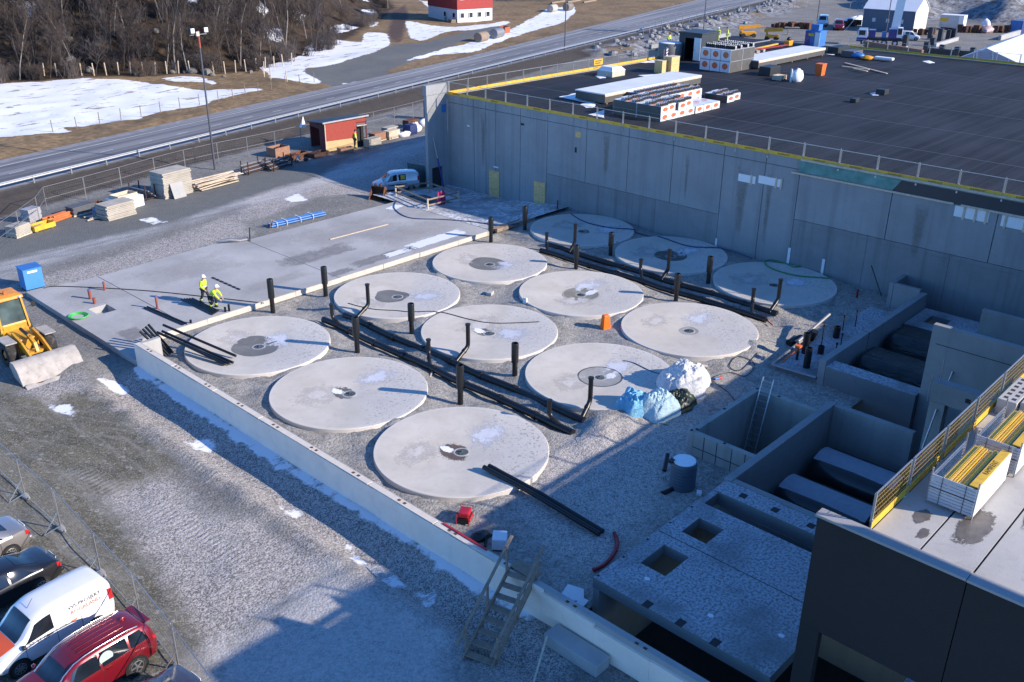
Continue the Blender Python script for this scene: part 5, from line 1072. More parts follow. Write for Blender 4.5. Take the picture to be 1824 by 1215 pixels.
for sx in (-1.08,1.08):
    for yy in (.95,4.3):
        wo=MB().lathe([(.35,-.26),(.66,-.28),(.74,-.2),(.76,0),(.74,.2),(.66,.28),(.35,.26)],n=32,cap=False).obj("wheel",M['tyre'],ld,smooth=50,loc=(sx,yy,.74),rot=(0,R(90 if sx>0 else -90),0)); MB().lathe([(.36,-.1),(.36,.12),(.16,.16),(.1,.24)],n=24).obj("rim",M['loader'],wo,smooth=40)
    MB().bb(sx-.32,.2,1.52,sx+.32,1.6,1.60).obj("mudguard",M['dust'],ld,bevel=.03)
cbm=MB(); cz=1.5
for sx in (-.78,.78):
    cbm.bar((sx,2.35,cz),(sx*.88,2.65,3.25),.10); cbm.bar((sx,4.1,cz),(sx*.9,3.95,3.25),.10); cbm.bb(sx-.05,2.4,cz-.1,sx+.05,4.1,cz+.35)
cab_=cbm.obj("cab_frame",M['loader'],ld)
MB().loft([[(-.74,2.40,cz+.1),(.74,2.40,cz+.1),(.74,4.05,cz+.1),(-.74,4.05,cz+.1)],[(-.65,2.68,3.22),(.65,2.68,3.22),(.65,3.92,3.22),(-.65,3.92,3.22)]]).obj("cab_glass",glassy('loader cab glass',(0.06,0.085,0.085),.03),cab_)
MB().loft([[(-.82,2.45,3.24),(.82,2.45,3.24),(.82,4.15,3.24),(-.82,4.15,3.24)],[(-.78,2.5,3.42),(.78,2.5,3.42),(.78,4.1,3.42),(-.78,4.1,3.42)],[(-.5,2.8,3.5),(.5,2.8,3.5),(.5,3.9,3.5),(-.5,3.9,3.5)]]).obj("cab_roof",plain('orange cab roof',(0.66,0.25,0.03),.45,0,.1,2),cab_,bevel=.04)
for sx in (-.6,.6): MB().blob((sx,2.42,3.33),(.09,.05,.07),8,6).obj("work_lamp",M['lampwhite'],cab_,smooth=70); MB().bar((sx*1.5,2.5,2.6),(sx*2.0,2.3,2.75),.03).bb(sx*2-.12,2.26,2.6,sx*2+.12,2.30,2.95).obj("wing_mirror",M['trim'],cab_)
MB().cyl((.3,5.2,1.9),(.3,5.2,2.6),.06).obj("exhaust",M['trim'],ld,smooth=40)
MB().bb(-.05,2.9,3.5,.05,3.1,3.66).obj("beacon",M['orange'],cab_)

# ------------------------------------------------------------------ temporary fence round the parking
def fence_panel(W,h,wires,rails,mat):
    fr=MB(); wr_=MB()
    for x in (0,W): fr.cyl((x,0,0),(x,0,h),.021,n=6)
    for z in rails: fr.bar((0,0,z),(W,0,z),.03)
    for i in range(1,wires): wr_.bar((W*i/wires,0,.1),(W*i/wires,0,h),.0035)
    for k in range(1,9): wr_.bar((0,0,h*k/9),(W,0,h*k/9),.003)
    return fr.mesh("frame",mat),wr_.mesh("wire_mesh",mat)
FP=fence_panel(3.45,2.0,34,(.12,2.0),M['galv']); FBK=MB().lathe([(.30,0),(.32,.02),(.30,.12),(.1,.15)],n=10).mesh("base_block",M['grout_pale'])
def fencepanel(p,q,lab,group,zf=H,h=2.0,meshes=None,foot=True):
    d=Vector((q[0]-p[0],q[1]-p[1])); L=d.length; rz=math.atan2(d.y,d.x); z0=zf(*p); z1=zf(*q)
    o=thing("mesh_fence",lab,"fence",(p[0],p[1],z0),rot=(0,-math.atan2(z1-z0,L),rz),group=group); o.scale=(L/3.45*.985,1,h/2.0)
    fm_=meshes or FP; link("frame",fm_[0],o); link("wire_mesh",fm_[1],o)
    if foot:
        b_=link("base_block",FBK,o); b_.scale=(1.2/(L/3.45),.45,1); b_.rotation_euler=(0,0,0)
        s_=MB().bar((0,0,.9),(0,-.7,.05),.03).bar((0,0,.2),(0,-.7,.05),.03); s_.obj("stay",M['galv'],o)
    return o
fl=[(-17.6,.8),(-15.9,-2.3),(-15.9,-6.0),(-15.88,-9.65),(-16.04,-13.59),(-16.21,-17.08),(-16.6,-20.63),(-17.0,-24.2)]
for i in range(len(fl)-1): fencepanel(fl[i],fl[i+1],["temporary mesh fence panel at the outer end of the parking fence","temporary mesh fence panel ahead of the silver sedan","temporary mesh fence panel just behind the silver sedan","temporary mesh fence panel behind the black sedan","temporary mesh fence panel behind the white van","temporary mesh fence panel behind the dark red SUV","temporary mesh fence panel behind the navy car"][i],"mesh fence panels behind the parked cars")
yl=[(-9.5,23.5),(-6.6,26.2),(-3.9,28.8),(-1.2,31.6),(1.5,34.6),(3.2,37.2),(7.1,38.2),(11.0,39.4),(15.0,40.6),(18.6,41.4),(22.6,41.9),(26.2,42.1),(29.8,42.4),(33.4,42.8),(37.0,42.9),(40.6,43.1),(44.2,43.4),(47.8,43.9),(51.4,44.6),(55,45.4)]
M['dullgalv']=plain('dull galvanised',(0.30,0.30,0.31),.5,.6,.15,8)
FP2=fence_panel(3.45,2.0,20,(1.0,2.0),M['dullgalv'])
for i in range(len(yl)-1): fencepanel(yl[i],yl[i+1],f"yard fence panel below the road embankment, {ORD[i]} from the parking end","mesh fence panels between yard and road",H,2.05,FP2,False)

# guard rail along the road: bays of two posts and a beam
gp_=MB(); gp_.bb(-.06,-.04,0,.06,.06,.75); gpm=gp_.mesh("post",M['galv'])
gb=MB(); gb.loft([[(x,-.05,.48),(x,-.10,.55),(x,-.06,.62),(x,-.10,.69),(x,-.05,.76),(x,-.03,.76),(x,-.03,.48)] for x in (0,4.02)]); gbm=gb.mesh("beam",M['galv'])
for i in range(56):
    x=-22+4*i*math.cos(math.atan(.237)); p=(x,yguard(x),H(x,yguard(x)))
    o=thing("guard_rail","bay of steel guard rail beside the road","guard rail",p,math.atan(.237),"guard rail bays along the road")
    link("beam",gbm,o); link("post",gpm,o,(.1,.02,0))
# lamp masts
def mast(x,y,h,lab,heads,ang=0):
    o=thing("lamp_mast",lab,"lamp mast",(x,y,H(x,y)))
    MB().cyl((0,0,0),(0,0,h),.11,.07,n=10).obj("mast",plain('dark mast',(0.10,0.10,0.115),.5,.3),o,smooth=50)
    if heads:
        MB().cyl((0,0,h-1.3),(0,0,h+.25),.10,n=10).obj("red_top",plain('red mast top',(0.32,0.06,0.04),.5),o,smooth=50)
        MB().bar((-.8,.1,h-.1),(.8,-.1,h-.05),.05).obj("crossarm",M['dullgalv'],o)
        for sx,nm in ((-.62,"floodlight"),(.78,"floodlight")): MB().box((sx,-.12,h+.3),(.36,.12,.42)).obj(nm,M['white'],o)
        MB().box((-.15,-.14,h-.0),(.3,.14,.4)).obj("floodlight",plain('warm lamp glass',(0.6,0.5,0.38),.3),o)
mast(20.75,39.6,13.0,"tall lamp mast with white floodlights and red top beside the yard fence",True)
for x,y,lab in ((110.8,70.4,"slim dark mast beside the road, behind the long roof barrier"),(151.5,67.0,"slim dark mast behind the cabin on the roof"),(197.8,64.8,"slim dark mast between the pale van and the tent hall"),(176,38.5,"slim dark mast in front of the tent hall wall")): mast(x,y,20 if x>115 else 18,lab,False)

# ------------------------------------------------------------------ yard: shed and stored material
sh=thing("storage_shed","red wooden shed with dark lean-to roof, open front and yellow lower wall","shed",(33.0,37.8,H(33,37.8)),R(-11))
M['redwood']=plain('red boards',(0.34,0.055,0.04),.75,0,.12,6); M['darkred']=plain('dark red boards',(0.10,0.018,0.02),.75,0,.15,6); M['ply']=plain('pale plywood',(0.55,0.40,0.20),.7,0,.1,2)
a=MB()
for k in range(12): a.bb(0,-.02-.004*(k%2),1.15+k*.16,3.75,.06,1.305+k*.16)
for k in range(8): a.bb(3.75,-.02-.004*(k%2),1.85+k*.16 if k>4 else 2.65,5.0,.06,1.995+k*.16 if k>4 else 2.8)
a.obj("red_wall",M['redwood'],sh); MB().bb(0,-.02,0,3.75,.06,1.145).obj("lower_wall",M['ply'],sh)
a=MB(); a.bb(-.06,0,0,.0,1.2,2.9); a.bb(-.06,3.4,0,.0,3.6,2.7); a.bb(-.06,1.2,2.3,.0,3.4,2.75); a.bb(0,3.5,0,5,3.6,2.6); a.obj("dark_wall",M['darkred'],sh)
MB().bb(0,-.08,0,.1,-.025,3.1).obj("corner_board",M['newwood'],sh); MB().bar((3.8,-.06,2.42),(4.95,-.06,2.42),.1).obj("lintel",M['newwood'],sh); MB().bb(4.9,-.02,0,5.0,.08,3.3).obj("corner_post",M['darkred'],sh)
MB().loft([[(-.25,-.22,3.08),(-.25,3.8,2.62),(-.25,3.8,2.74),(-.25,-.22,3.20)],[(5.2,-.22,3.36),(5.2,3.8,2.75),(5.2,3.8,2.87),(5.2,-.22,3.48)]]).obj("roof",M['cabin'],sh)
MB().bar((-.25,-.24,3.14),(5.2,-.24,3.42),.03,.16).obj("fascia",plain('grey fascia',(0.42,0.4,0.4),.6),sh)
MB().bb(3.9,.6,0,4.9,.68,2.2).obj("inner_board",M['trim'],sh)
def concstack(name,x,y,L,W_,Hh,n,rz,lab,jit=.06,mat=None):
    o=thing(name,lab,"panel stack",(x,y,H(x,y)),rz); h_=Hh/n
    for k in range(n):
        jx=random.uniform(-jit,jit); jy=random.uniform(-jit,jit); MB().bb(-L/2+jx,-W_/2+jy,k*h_,L/2+jx,W_/2+jy,(k+1)*h_-.018).obj("panel",mat or M['stackcon'],o)
    return o
M['stackcon']=concrete('stacked shuttering',(0.38,0.35,0.30),.18,.5,0,0,.85,1.2)
concstack("shuttering_stack",13.3,34.3,3.0,1.9,2.3,15,R(8),"tall grey stack of shuttering panels beside the lamp mast")
q_=Matrix.Rotation(R(8),3,'Z')@Matrix.Rotation(R(-18),3,'X')
o=tag(MB().box((0,0,.7),(1.3,.06,1.4)).obj("leaning_board",M['wallcon'],loc=(13.2,32.75,H(13,32.7)+.0),rot=q_.to_euler()),"pale panel leaning on the tall shuttering stack","panel")
concstack("shuttering_stack",6.6,31.5,2.7,1.6,1.25,9,R(9),"lower grey stack of shuttering panels with a timber tray behind")
o=thing("timber_tray","fresh timber tray lying on white sheets behind the lower shuttering stack","tray",(8.3,33.4,H(8,33)+.95),R(12))
for bx in ((-1,-.6,0,1,-.55,.3),(-1,.55,0,1,.6,.3),(-1,-.55,0,-.95,.55,.3),(.95,-.55,0,1,.55,.3),(-.95,-.55,0,.95,.55,.03)): MB().bb(*bx).obj("side",M['newwood'],o)
MB().bb(-1.2,-.8,-1.0,1.4,.8,-.01).obj("sheet_pile",M['white'],o)
def pile(name,x,y,n,L,w_,mat,lab,cat,rz=0,sp=.5,h_=.5,r=None,ang=.12):
    o=thing(name,lab,cat,(x,y,H(x,y)),rz)
    for k in range(n):
        yy=random.uniform(-sp,sp); zz=.05+h_*(k/n); a=random.uniform(-ang,ang); l2=L*random.uniform(.75,1)/2; dx=random.uniform(-.3,.3)
        p=(dx-l2*math.cos(a),yy-l2*math.sin(a),zz+random.uniform(-.03,.03)); q=(dx+l2*math.cos(a),yy+l2*math.sin(a),zz+random.uniform(-.03,.06))
        mb=MB()
        (mb.cyl(p,q,r,n=9) if r else mb.bar(p,q,w_,w_*.4)); mb.obj("plank" if not r else "tube",mat,o,smooth=40 if r else None)
    return o
pile("timber_pile",17.6,34.2,34,5.4,.18,M['newwood'],"large pile of loose timber boards beside the tall shuttering stack","timber pile",R(8),.75,.75,None,.16)
pile("timber_pile",-.3,32.7,10,2.6,.15,M['wood'],"small pile of old boards behind the yellow tray","timber pile",R(20),.5,.4)
pile("timber_pile",5.0,32.0,7,1.6,.14,M['newwood'],"few scattered offcuts beside the blue crate","timber pile",R(10),.5,.12,None,.8)
pile("pipe_pile",3.6,34.3,9,4.6,.1,plain('orange drain pipe',(0.50,0.14,0.04),.5,0,.15,4),"orange drain pipes lying along the yard fence","pipe pile",R(22),.4,.4,.11,.07)
pile("rebar_pile",5.4,35.0,14,3.5,.1,M['rust'],"rusty bars stacked between orange pipes and shuttering","bar pile",R(20),.6,.5,.05,.1)
def bale(x,y,L,W_,n,lab,mat,rz=0,name="pallet_load",hh=.13):
    o=thing(name,lab,"pallet load",(x,y,H(x,y)),rz); a=MB()
    for k in range(3): a.bb(-L/2,-W_/2+k*(W_-.1)/2,0,L/2,-W_/2+.1+k*(W_-.1)/2,.10)
    for k in range(5): a.bb(-L/2+k*(L-.14)/4,-W_/2,.10,-L/2+.14+k*(L-.14)/4,W_/2,.13)
    a.obj("pallet",M['newwood'],o)
    for k in range(n): j=random.uniform(-.04,.04); MB().bb(-L/2+.03+j,-W_/2+.03,.135+k*hh,L/2-.03+j,W_/2-.03,.135+(k+1)*hh-.015).obj("layer",mat,o)
    return o
bale(-1.2,32.0,1.6,1.1,6,"pale pallet load of boards at the far end of the yard fence",M['stackcon'],R(25)); bale(1.0,34.9,1.3,1.0,8,"grey wrapped pallet load behind the yellow tray",plain('grey wrap',(0.33,0.33,0.35),.5),R(20))
bale(4.9,34.4,2.2,1.1,5,"dark grey crate load between orange pipes and shuttering stack",plain('dark crate',(0.09,0.095,0.105),.6),R(12)); bale(5.55,32.6,.8,.6,5,"small blue-grey crate tucked against the lower shuttering stack",plain('blue grey crate',(0.14,0.2,0.3),.6),R(9))
o=thing("tray","yellow steel tray with timber in it by the yard fence","tray",(.7,32.3,H(.7,32.3)),R(14))
for bx in ((-.95,-.5,.1,.95,-.45,.5),(-.95,.45,.1,.95,.5,.5),(-.95,-.45,.1,-.9,.45,.5),(.9,-.45,.1,.95,.45,.5),(-.9,-.45,.1,.9,.45,.14)): MB().bb(*bx).obj("side",M['yellow'],o)
MB().bb(-.8,-.4,0,-.6,.4,.099).bb(.6,-.4,0,.8,.4,.099).obj("foot",M['wood'],o)
def rack(x,y,rz,lab,L=2.2):
    o=thing("steel_rack",lab,"rack",(x,y,H(x,y)),rz)
    for xx in (-L/2,L/2):
        MB().bar((xx,-.5,0),(xx,-.5,1.3),.08).bar((xx,.5,0),(xx,.5,1.3),.08).bar((xx,-.5,.12),(xx,.5,.12),.08).obj("end_frame",M['darkrust'],o)
    for k in range(6): z=.2+.13*k; MB().bar((-L/2-.3,-.4+.15*k,z),(L/2+.3,-.35+.15*k,z),.1).obj("beam",M['dullgalv'] if k%2 else M['darkrust'],o)
    return o
rack(10.9,35.2,R(100),"dark rusty rack standing behind the tall shuttering stack"); rack(22.9,36.0,R(10),"black rack of steel beams near the lamp mast"); rack(25.6,35.6,R(14),"low rack with galvanised tubes near the rusty boxes",2.6)
def boxopen(x,y,L,W_,h_,mat,lab,rz=0,name="steel_box",cat="box"):
    o=thing(name,lab,cat,(x,y,H(x,y)),rz)
    for bx in ((-L/2,-W_/2,0,L/2,-W_/2+.05,h_),(-L/2,W_/2-.05,0,L/2,W_/2,h_),(-L/2,-W_/2+.05,0,-L/2+.05,W_/2-.05,h_),(L/2-.05,-W_/2+.05,0,L/2,W_/2-.05,h_),(-L/2+.05,-W_/2+.05,.02,L/2-.05,W_/2-.05,.08)): MB().bb(*bx).obj("side",mat,o)
    for k in range(5): MB().bar((random.uniform(-L*.35,L*.35),-W_*.3,h_*.7),(random.uniform(-L*.35,L*.35),W_*.3,h_*.8),.1).obj("scrap",M['darkrust'],o)
    return o
M['rustpink']=plain('primer steel',(0.28,0.15,0.10),.85,0,.2,3)
boxopen(28.7,40.3,2.0,1.4,.95,M['rustpink'],"large primer-coloured steel box before the shed",R(8)); boxopen(29.4,38.0,2.4,1.0,.5,M['rust'],"low rusty box in front of the primer-coloured box",R(12)); boxopen(31.4,37.0,2.2,1.1,.45,M['darkrust'],"dark low box at the shed corner",R(10)); boxopen(34.4,36.2,1.6,.8,.6,M['rustpink'],"primer-coloured box below the yellow shed wall",R(-8))
o=thing("waste_heap","heap of crushed dark scrap by the low racks","scrap heap",(26.8,36.6,H(26.8,36.6)))
for k in range(26): c_=Vector((random.gauss(0,1.1),random.gauss(0,.55),.15+.35*random.random())); MB().box(c_,(random.uniform(.2,.7),random.uniform(.1,.35),random.uniform(.08,.3)),M=Quaternion((random.random(),random.random(),random.random(),random.random())).normalized().to_matrix()).obj("scrap",[M['rust'],M['darkrust'],M['wood'],M['dullgalv']][k%4],o)
for x,y,lab,mt in ((38.4,36.6,"pale pallet load stacked at the open end of the shed",'stackcon'),(40.6,38.4,"pallet load with rusty bars beyond the shed",'rustpink'),(42.6,38.3,"lumber pallet load beyond the shed, next to rusty bars",'newwood'),(43.6,39.8,"grey pallet load at the fence beyond the shed",'stackcon'),(48.0,41.2,"rust-brown pallet load near the dark blue toilet",'rust')):
    bale(x,y,1.9,1.0,5,lab,M[mt],R(8),hh=.16)
for x,y,lab,sc in ((44.2,37.9,"white plastic sacks on the ground before the blue bag",(.9,.5,.35)),(47.0,39.2,"white sacks beyond the blue bag",(.8,.6,.6)),(49.6,40.4,"pale sacks at the corner of the hall",(1.0,.7,.6))): tag(MB().blob((0,0,sc[2]*.6),sc,12,8,.2).obj("sack_pile",M['white'],loc=(x,y,H(x,y)),smooth=80),lab,"sacks")
o=thing("bulk_bag","dark blue bulk bag standing in the yard beyond the shed","bag",(45.4,38.3,H(45,38)),R(8)); MB().loft([[(-.6,-.55,0),(.6,-.55,0),(.6,.55,0),(-.6,.55,0)],[(-.66,-.6,.6),(.66,-.6,.6),(.66,.6,.6),(-.66,.6,.6)],[(-.58,-.55,1.15),(.58,-.55,1.15),(.58,.55,1.15),(-.58,.55,1.15)]]).obj("bag",plain('navy fabric',(0.012,0.03,0.12),.7),o,bevel=.06)
for sx in (-.5,.5): MB().tube([(sx,-.4,1.1),(sx,-.2,1.4),(sx,.2,1.4),(sx,.4,1.1)],.03,6).obj("strap",M['trim'],o)
o=thing("toilet_cabin","dark blue toilet cabin partly hidden by the hall end wall","toilet",(53.0,43.2,H(53,43)),R(10)); MB().bb(-.6,-.6,0,.6,.6,2.2).obj("body",plain('dark blue cabin',(0.012,0.03,0.16),.5),o,bevel=.04); MB().loft([[(-.65,-.65,2.202),(.65,-.65,2.202),(.65,.65,2.202),(-.65,.65,2.202)],[(-.5,-.5,2.4),(.5,-.5,2.4),(.5,.5,2.4),(-.5,.5,2.4)]]).obj("roof",M['blue'],o); MB().bb(-.62,-.45,.1,-.6,.45,2.05).obj("door",M['blue'],o)
tag(MB().add([(-.3,-.2,0),(.3,-.2,0),(.3,.2,0),(-.3,.2,0),(.15,0,1.2)],[(0,1,4),(1,2,4),(2,3,4),(3,0,4),(3,2,1,0)]).obj("white_cover",M['white'],loc=(33.6,42.6,H(33,42)+1.9)),"white pointed cover sticking up behind the red shed","cover")
o=thing("yard_gate","dark teal steel gate at the hall end wall","gate",(33.1,22.0,H(33,22)),R(100)); MB().bb(0,-.04,.05,2.2,.04,2.3).obj("leaf",plain('dark teal steel',(0.03,0.07,0.085),.5),o); MB().bb(-.08,-.06,0,-.01,.06,2.6).obj("post",M['dullgalv'],o); MB().box((2.3,0,.7),(.25,.12,.9)).obj("warning_board",M['yellow'],o)

# ------------------------------------------------------------------ things on and round the slab
def handrail_frame():
    o=thing("timber_barrier","timber guard rail round the floor opening by the hall","barrier",(27.0,14.3,0))
    pts=[(-.3,4.6),(-1.3,-.8),(2.9,-.2),(3.9,4.9)]; z0=[-.35,-.25,-.55,-.8]
    for k,(x,y) in enumerate(pts): MB().bar((x,y,z0[k]-.1),(x,y,z0[k]+1.15),.1).obj("post",M['newwood'],o)
    for k in range(4):
        a_,b_=pts[k],pts[(k+1)%4]
        for dz in (1.05,.55): MB().bar((a_[0],a_[1],z0[k]+dz),(b_[0],b_[1],z0[(k+1)%4]+dz),.05,.13).obj("rail",M['wood'],o)
handrail_frame()
mb=MB(); mb.grid(lambda u,v:(-.5+1.0*u+.03*math.sin(v*9),.10*math.sin(u*9+v*4)+.22*(v-.5)**2-.1,1.3-1.5*v),14,12); mb.grid(lambda u,v:(-.5+1.0*u+.03*math.sin(v*9),.10*math.sin(u*9+v*4)+.22*(v-.5)**2-.14,1.3-1.5*v),14,12); tag(mb.obj("tarpaulin",plain('magenta tarp',(0.38,0.012,0.10),.5,0,.2,3),loc=(28.0,14.4,-.35),rz=R(10),smooth=60),"magenta tarpaulin draped over the timber barrier","tarpaulin")
o=thing("digger_bucket","rusty digger bucket lying on the ground by the slab","bucket",(25.6,20.1,H(25.6,20.1)),R(30))
MB().profile([(-.9,0),(-.2,-.0),(.5,.15),(.75,.6),(.5,1.05),(.1,1.15),(.1,1.08),(.45,.98),(.66,.6),(.45,.24),(-.2,.07),(-.9,.05)],-.6,.6,'y').obj("shell",M['rust'],o); MB().profile([(-.9,0),(.5,.15),(.75,.6),(.5,1.05),(.1,1.12),(-.3,.5)],.6,.64,'y').obj("side_plate",M['rust'],o); MB().profile([(-.9,0),(.5,.15),(.75,.6),(.5,1.05),(.1,1.12),(-.3,.5)],-.64,-.6,'y').obj("side_plate",M['rust'],o); MB().bb(.0,-.3,1.1,.4,-.2,1.4).bb(.0,.2,1.1,.4,.3,1.4).obj("hanger",M['darkrust'],o)
o=thing("blue_pipe_bundle","bundle of blue pipes strapped with white bands beside the slab","pipe bundle",(16.4,19.5,H(16,19.5)),R(-4))
for k in range(7): y_=-.36+.18*(k%4)+(.09 if k>3 else 0); z_=.14+(.16 if k>3 else 0); MB().cyl((-2.6+.1*(k%3),y_,z_),(2.6-.15*(k%2),y_,z_),.088,n=12).obj("pipe",M['blue'],o,smooth=40)
for xx in (-2.1,-1.2,.1,1.3): MB().bar((xx,-.5,.42),(xx,.42,.42),.06,.02).bar((xx,-.5,.0),(xx,-.5,.42),.06,.03).obj("strap",M['white'],o)
for k in (-2.5,-2.7): MB().bar((k,-.3,.0),(k+.05,-.5,.75),.05).obj("stake",M['wood'],o)
o=thing("blue_cabinet","blue site cabinet standing at the slab corner by the loader","cabinet",(-5.2,19.5,H(-5,19.6)),R(-2)); MB().bb(-.62,-.55,.12,.62,.55,1.55).obj("body",plain('bright blue box',(0.06,0.24,0.55),.5,0,.05),o,bevel=.03); MB().bb(-.66,-.6,1.552,.66,.6,1.6).obj("cover",M['blue'],o); MB().bb(-.35,-.575,1.28,.3,-.552,1.42).obj("sticker",M['white'],o); MB().bb(-.6,-.4,0,-.45,.4,.119).bb(.45,-.4,0,.6,.4,.119).obj("foot",M['trim'],o)
tag(MB().tube([(.4*math.cos(a)*(1+.5*(a/25)),.42*math.sin(a)*(1+.5*(a/25)),.03+.003*a) for a in np.linspace(0,25,80)],.03,6).obj("rope_coil",plain('bright green rope',(0.05,0.42,0.08),.5),loc=(-5.6,11.5,.0),smooth=60),"coil of bright green rope at the slab edge by the loader","rope")
for x,y,h_,lab in ((-3.72,13.9,.62,"red-brown pipe stub with blue cap, the thick one in the group of three"),(-3.9,12.9,.40,"shortest red-brown pipe stub on the slab"),(-2.35,14.75,.6,"slim red-brown pipe stub next to the slab joint, away from the workers"),(-1.5,9.2,.85,"tall red-brown pipe stub with blue cap on the slab joint")):
    o=thing("pipe_stub",lab,"pipe stub",(x,y,0),0,"red-brown pipe stubs on the slab"); MB().cyl((0,0,0),(.0,0,h_),.10 if h_<.5 or 'thick' in lab else .07,n=12).obj("pipe",plain('red brown pipe',(0.26,0.07,0.05),.5),o,smooth=40)
    if 'blue' in lab: MB().cyl((0,0,h_),(0,0,h_+.05),.105 if 'thick' in lab else .075,n=12).obj("cap",M['blue'],o,smooth=40)
def lay(name,pts,r,mat,lab,cat,group=None,sq=False):
    p0=Vector(pts[0]); q=[Vector(p)-p0 for p in pts]; mb=MB()
    mb.tube(q,r,10) if not sq else mb.bar(q[0],q[-1],r*2,r)
    return tag(mb.obj(name,mat,loc=p0,smooth=50 if not sq else None),lab,cat,group)
for k in range(5): lay("slab_pipe",[(.35+.14*k,9.5-.1*k,.06+.0),(.4+.14*k,5.75+.06*k,.06)],.055,M['blackpipe'],"thin black pipe in the bundle lying beside the workers","pipe","thin black pipes in the bundle beside the workers")
for k in range(2): lay("slab_pipe",[(-2.05+.2*k,9.85,.06),(-1.7+.2*k,5.6,.06)],.06,M['blackpipe'],"thin black pipe lying on the slab by the wall corner","pipe","pair of thin black pipes on the slab")
for k,(x,y) in enumerate(((1.5,5.6),(1.25,5.65),(-1.2,5.6))): tag(MB().cyl((0,0,0),(0,0,.45-.12*k),.07,n=12).obj("pipe_piece",M['blackpipe'],loc=(x,y,.0),smooth=40),["short black pipe piece beside the kneeling worker, the taller one","short black pipe piece beside the kneeling worker, the lower one","short black pipe piece at the end of the thin slab pipes"][k],"pipe")
for k in range(4): lay("leaning_pipe",[P(249+5*k,590-4*k,1.25),P(296+4*k,634-2*k,-.2)],.075,M['blackpipe'],"black pipe leaning over the retaining wall corner into the gravel","pipe","short black pipes leaning on the wall corner")
for (a_,b_) in (((291,579),(420,634)),((289,590),(415,646)),((293,597),(400,649)),((280,592),(408,648))): lay("leaning_pipe",[P(*a_,.75),P(*b_,.06)],.08,M['blackpipe'],"long black pipe slanting from the slab onto the tank lid","pipe","long black pipes leaning onto the tank lid")
for k in range(2): lay("long_pipe",[(-.6+.24*k,-19.4-.1*k,.12),(-.55+.24*k,-22.6,.02),(-.6+.24*k,-26.2,-.20)],.115,M['blackpipe'],["long black pipe from the brown-stained lid across gravel, wall side of the pair","long black pipe from the brown-stained lid across gravel, lid side of the pair"][k],"pipe","pair of long black pipes by the hatch chamber")
lay("floor_batten",[(14.75,12.69,.03),(20.4,12.5,.03)],.05,M['newwood'],"pale batten lying along the middle of the slab","batten",None,True)
for k in range(7): lay("dark_lath",[(3.92+.01*k,11.7-.5*k,.03),(3.94+.01*k,11.35-.5*k,.03)],.06,M['trim'],"short dark lath in a row on the slab behind the workers","lath","row of dark laths on the slab",True)
lay("thin_pole",[(10.2,16.8,0),(10.25,16.75,1.1)],.045,M['trim'],"thin dark post standing at the slab joint","post")
lay("rubber_flap",[(8.3,17.9,.2),(8.9,17.5,.25),(9.6,17.2,.08),(10.2,17.0,.12)],.13,M['dullgalv'],"grey bent duct lying on the far slab edge","duct")
def cable(name,pix,z,r,mat,lab,cat="cable"):
    pts=[]; raw=[P(a,b_,z) for a,b_ in pix]
    for i in range(len(raw)-1):
        p0=raw[max(i-1,0)];p1=raw[i];p2=raw[i+1];p3=raw[min(i+2,len(raw)-1)]
        for k in range(8):
            t=k/8; q=.5*((2*p1)+(p2-p0)*t+(2*p0-5*p1+4*p2-p3)*t*t+(3*p1-p0-3*p2+p3)*t**3); pts.append(q)
    pts.append(raw[-1]); o0=pts[0].copy()
    for p in pts:
        zz=z
        for lx,ly in LID:
            d=math.hypot(p.x-lx,p.y-ly)
            if d<4.2: zz=max(zl(d)+r+.005,-.3) if z<.2 else zz
        if z<.05 and zz==z and -4.9<p.x<34 and -28<p.y<5: zz=H(p.x,p.y)+r+.02
        p.z=zz
    return tag(MB().tube([p-o0 for p in pts],r,6).obj(name,mat,loc=o0,smooth=60),lab,cat)
M['bluehose']=plain('blue hose',(0.02,0.05,0.14),.5,0,.1,4)
cable("cable",[(78,513),(110,510),(250,517),(380,530),(470,540)],.03,.03,M['trim'],"black cable crossing the slab from the blue cabinet past the workers")
cable("hose",[(706,358),(703,372),(730,388),(790,391),(850,396),(888,402),(925,398)],.03,.045,M['bluehose'],"blue hose curving over the slab by the floor opening","hose")
cable("hose",[(1010,378),(1040,393),(1090,405),(1128,410),(1180,424),(1230,438),(1290,444),(1340,460)],.0,.045,M['bluehose'],"long blue hose over the shaded lids beside the hall","hose")
cable("hose",[(1478,497),(1420,490),(1375,478),(1362,468),(1372,463),(1395,468),(1412,476),(1432,475)],.0,.05,M['green'],"green hose looped on the shaded lid","hose")
cable("cable",[(620,540),(640,545),(668,550),(705,552),(730,555),(780,556),(838,567),(880,572),(960,573)],.0,.025,M['trim'],"thin black cable wandering over three tank lids")
cable("cable",[(1110,640),(1130,645),(1160,660),(1175,665)],.0,.02,M['trim'],"short black cable at the rim of the lid near the sheeting heap")
cable("cable",[(1350,625),(1320,650),(1300,645),(1315,632),(1345,640),(1330,660),(1300,655),(1270,668),(1300,690),(1310,705)],.0,.022,M['trim'],"tangled black cable on the gravel by the ladder pit")
o=thing("cable_plug","red and blue cable plug on the gravel by the plastic sheeting","plug",P(1273,678)); MB().cyl((0,0,.08),(.28,-.1,.08),.07).obj("body",M['blue'],o); MB().cyl((.29,-.1,.08),(.45,-.16,.08),.08).obj("socket",plain('red plug',(0.5,0.03,0.03),.5),o)
cable("hose",[(1095,940),(1100,955),(1097,972),(1085,990),(1070,1001),(1057,1006)],.0,.085,M['redhose'],"dark red curved hose on the shaded gravel by the hatch chamber","hose")

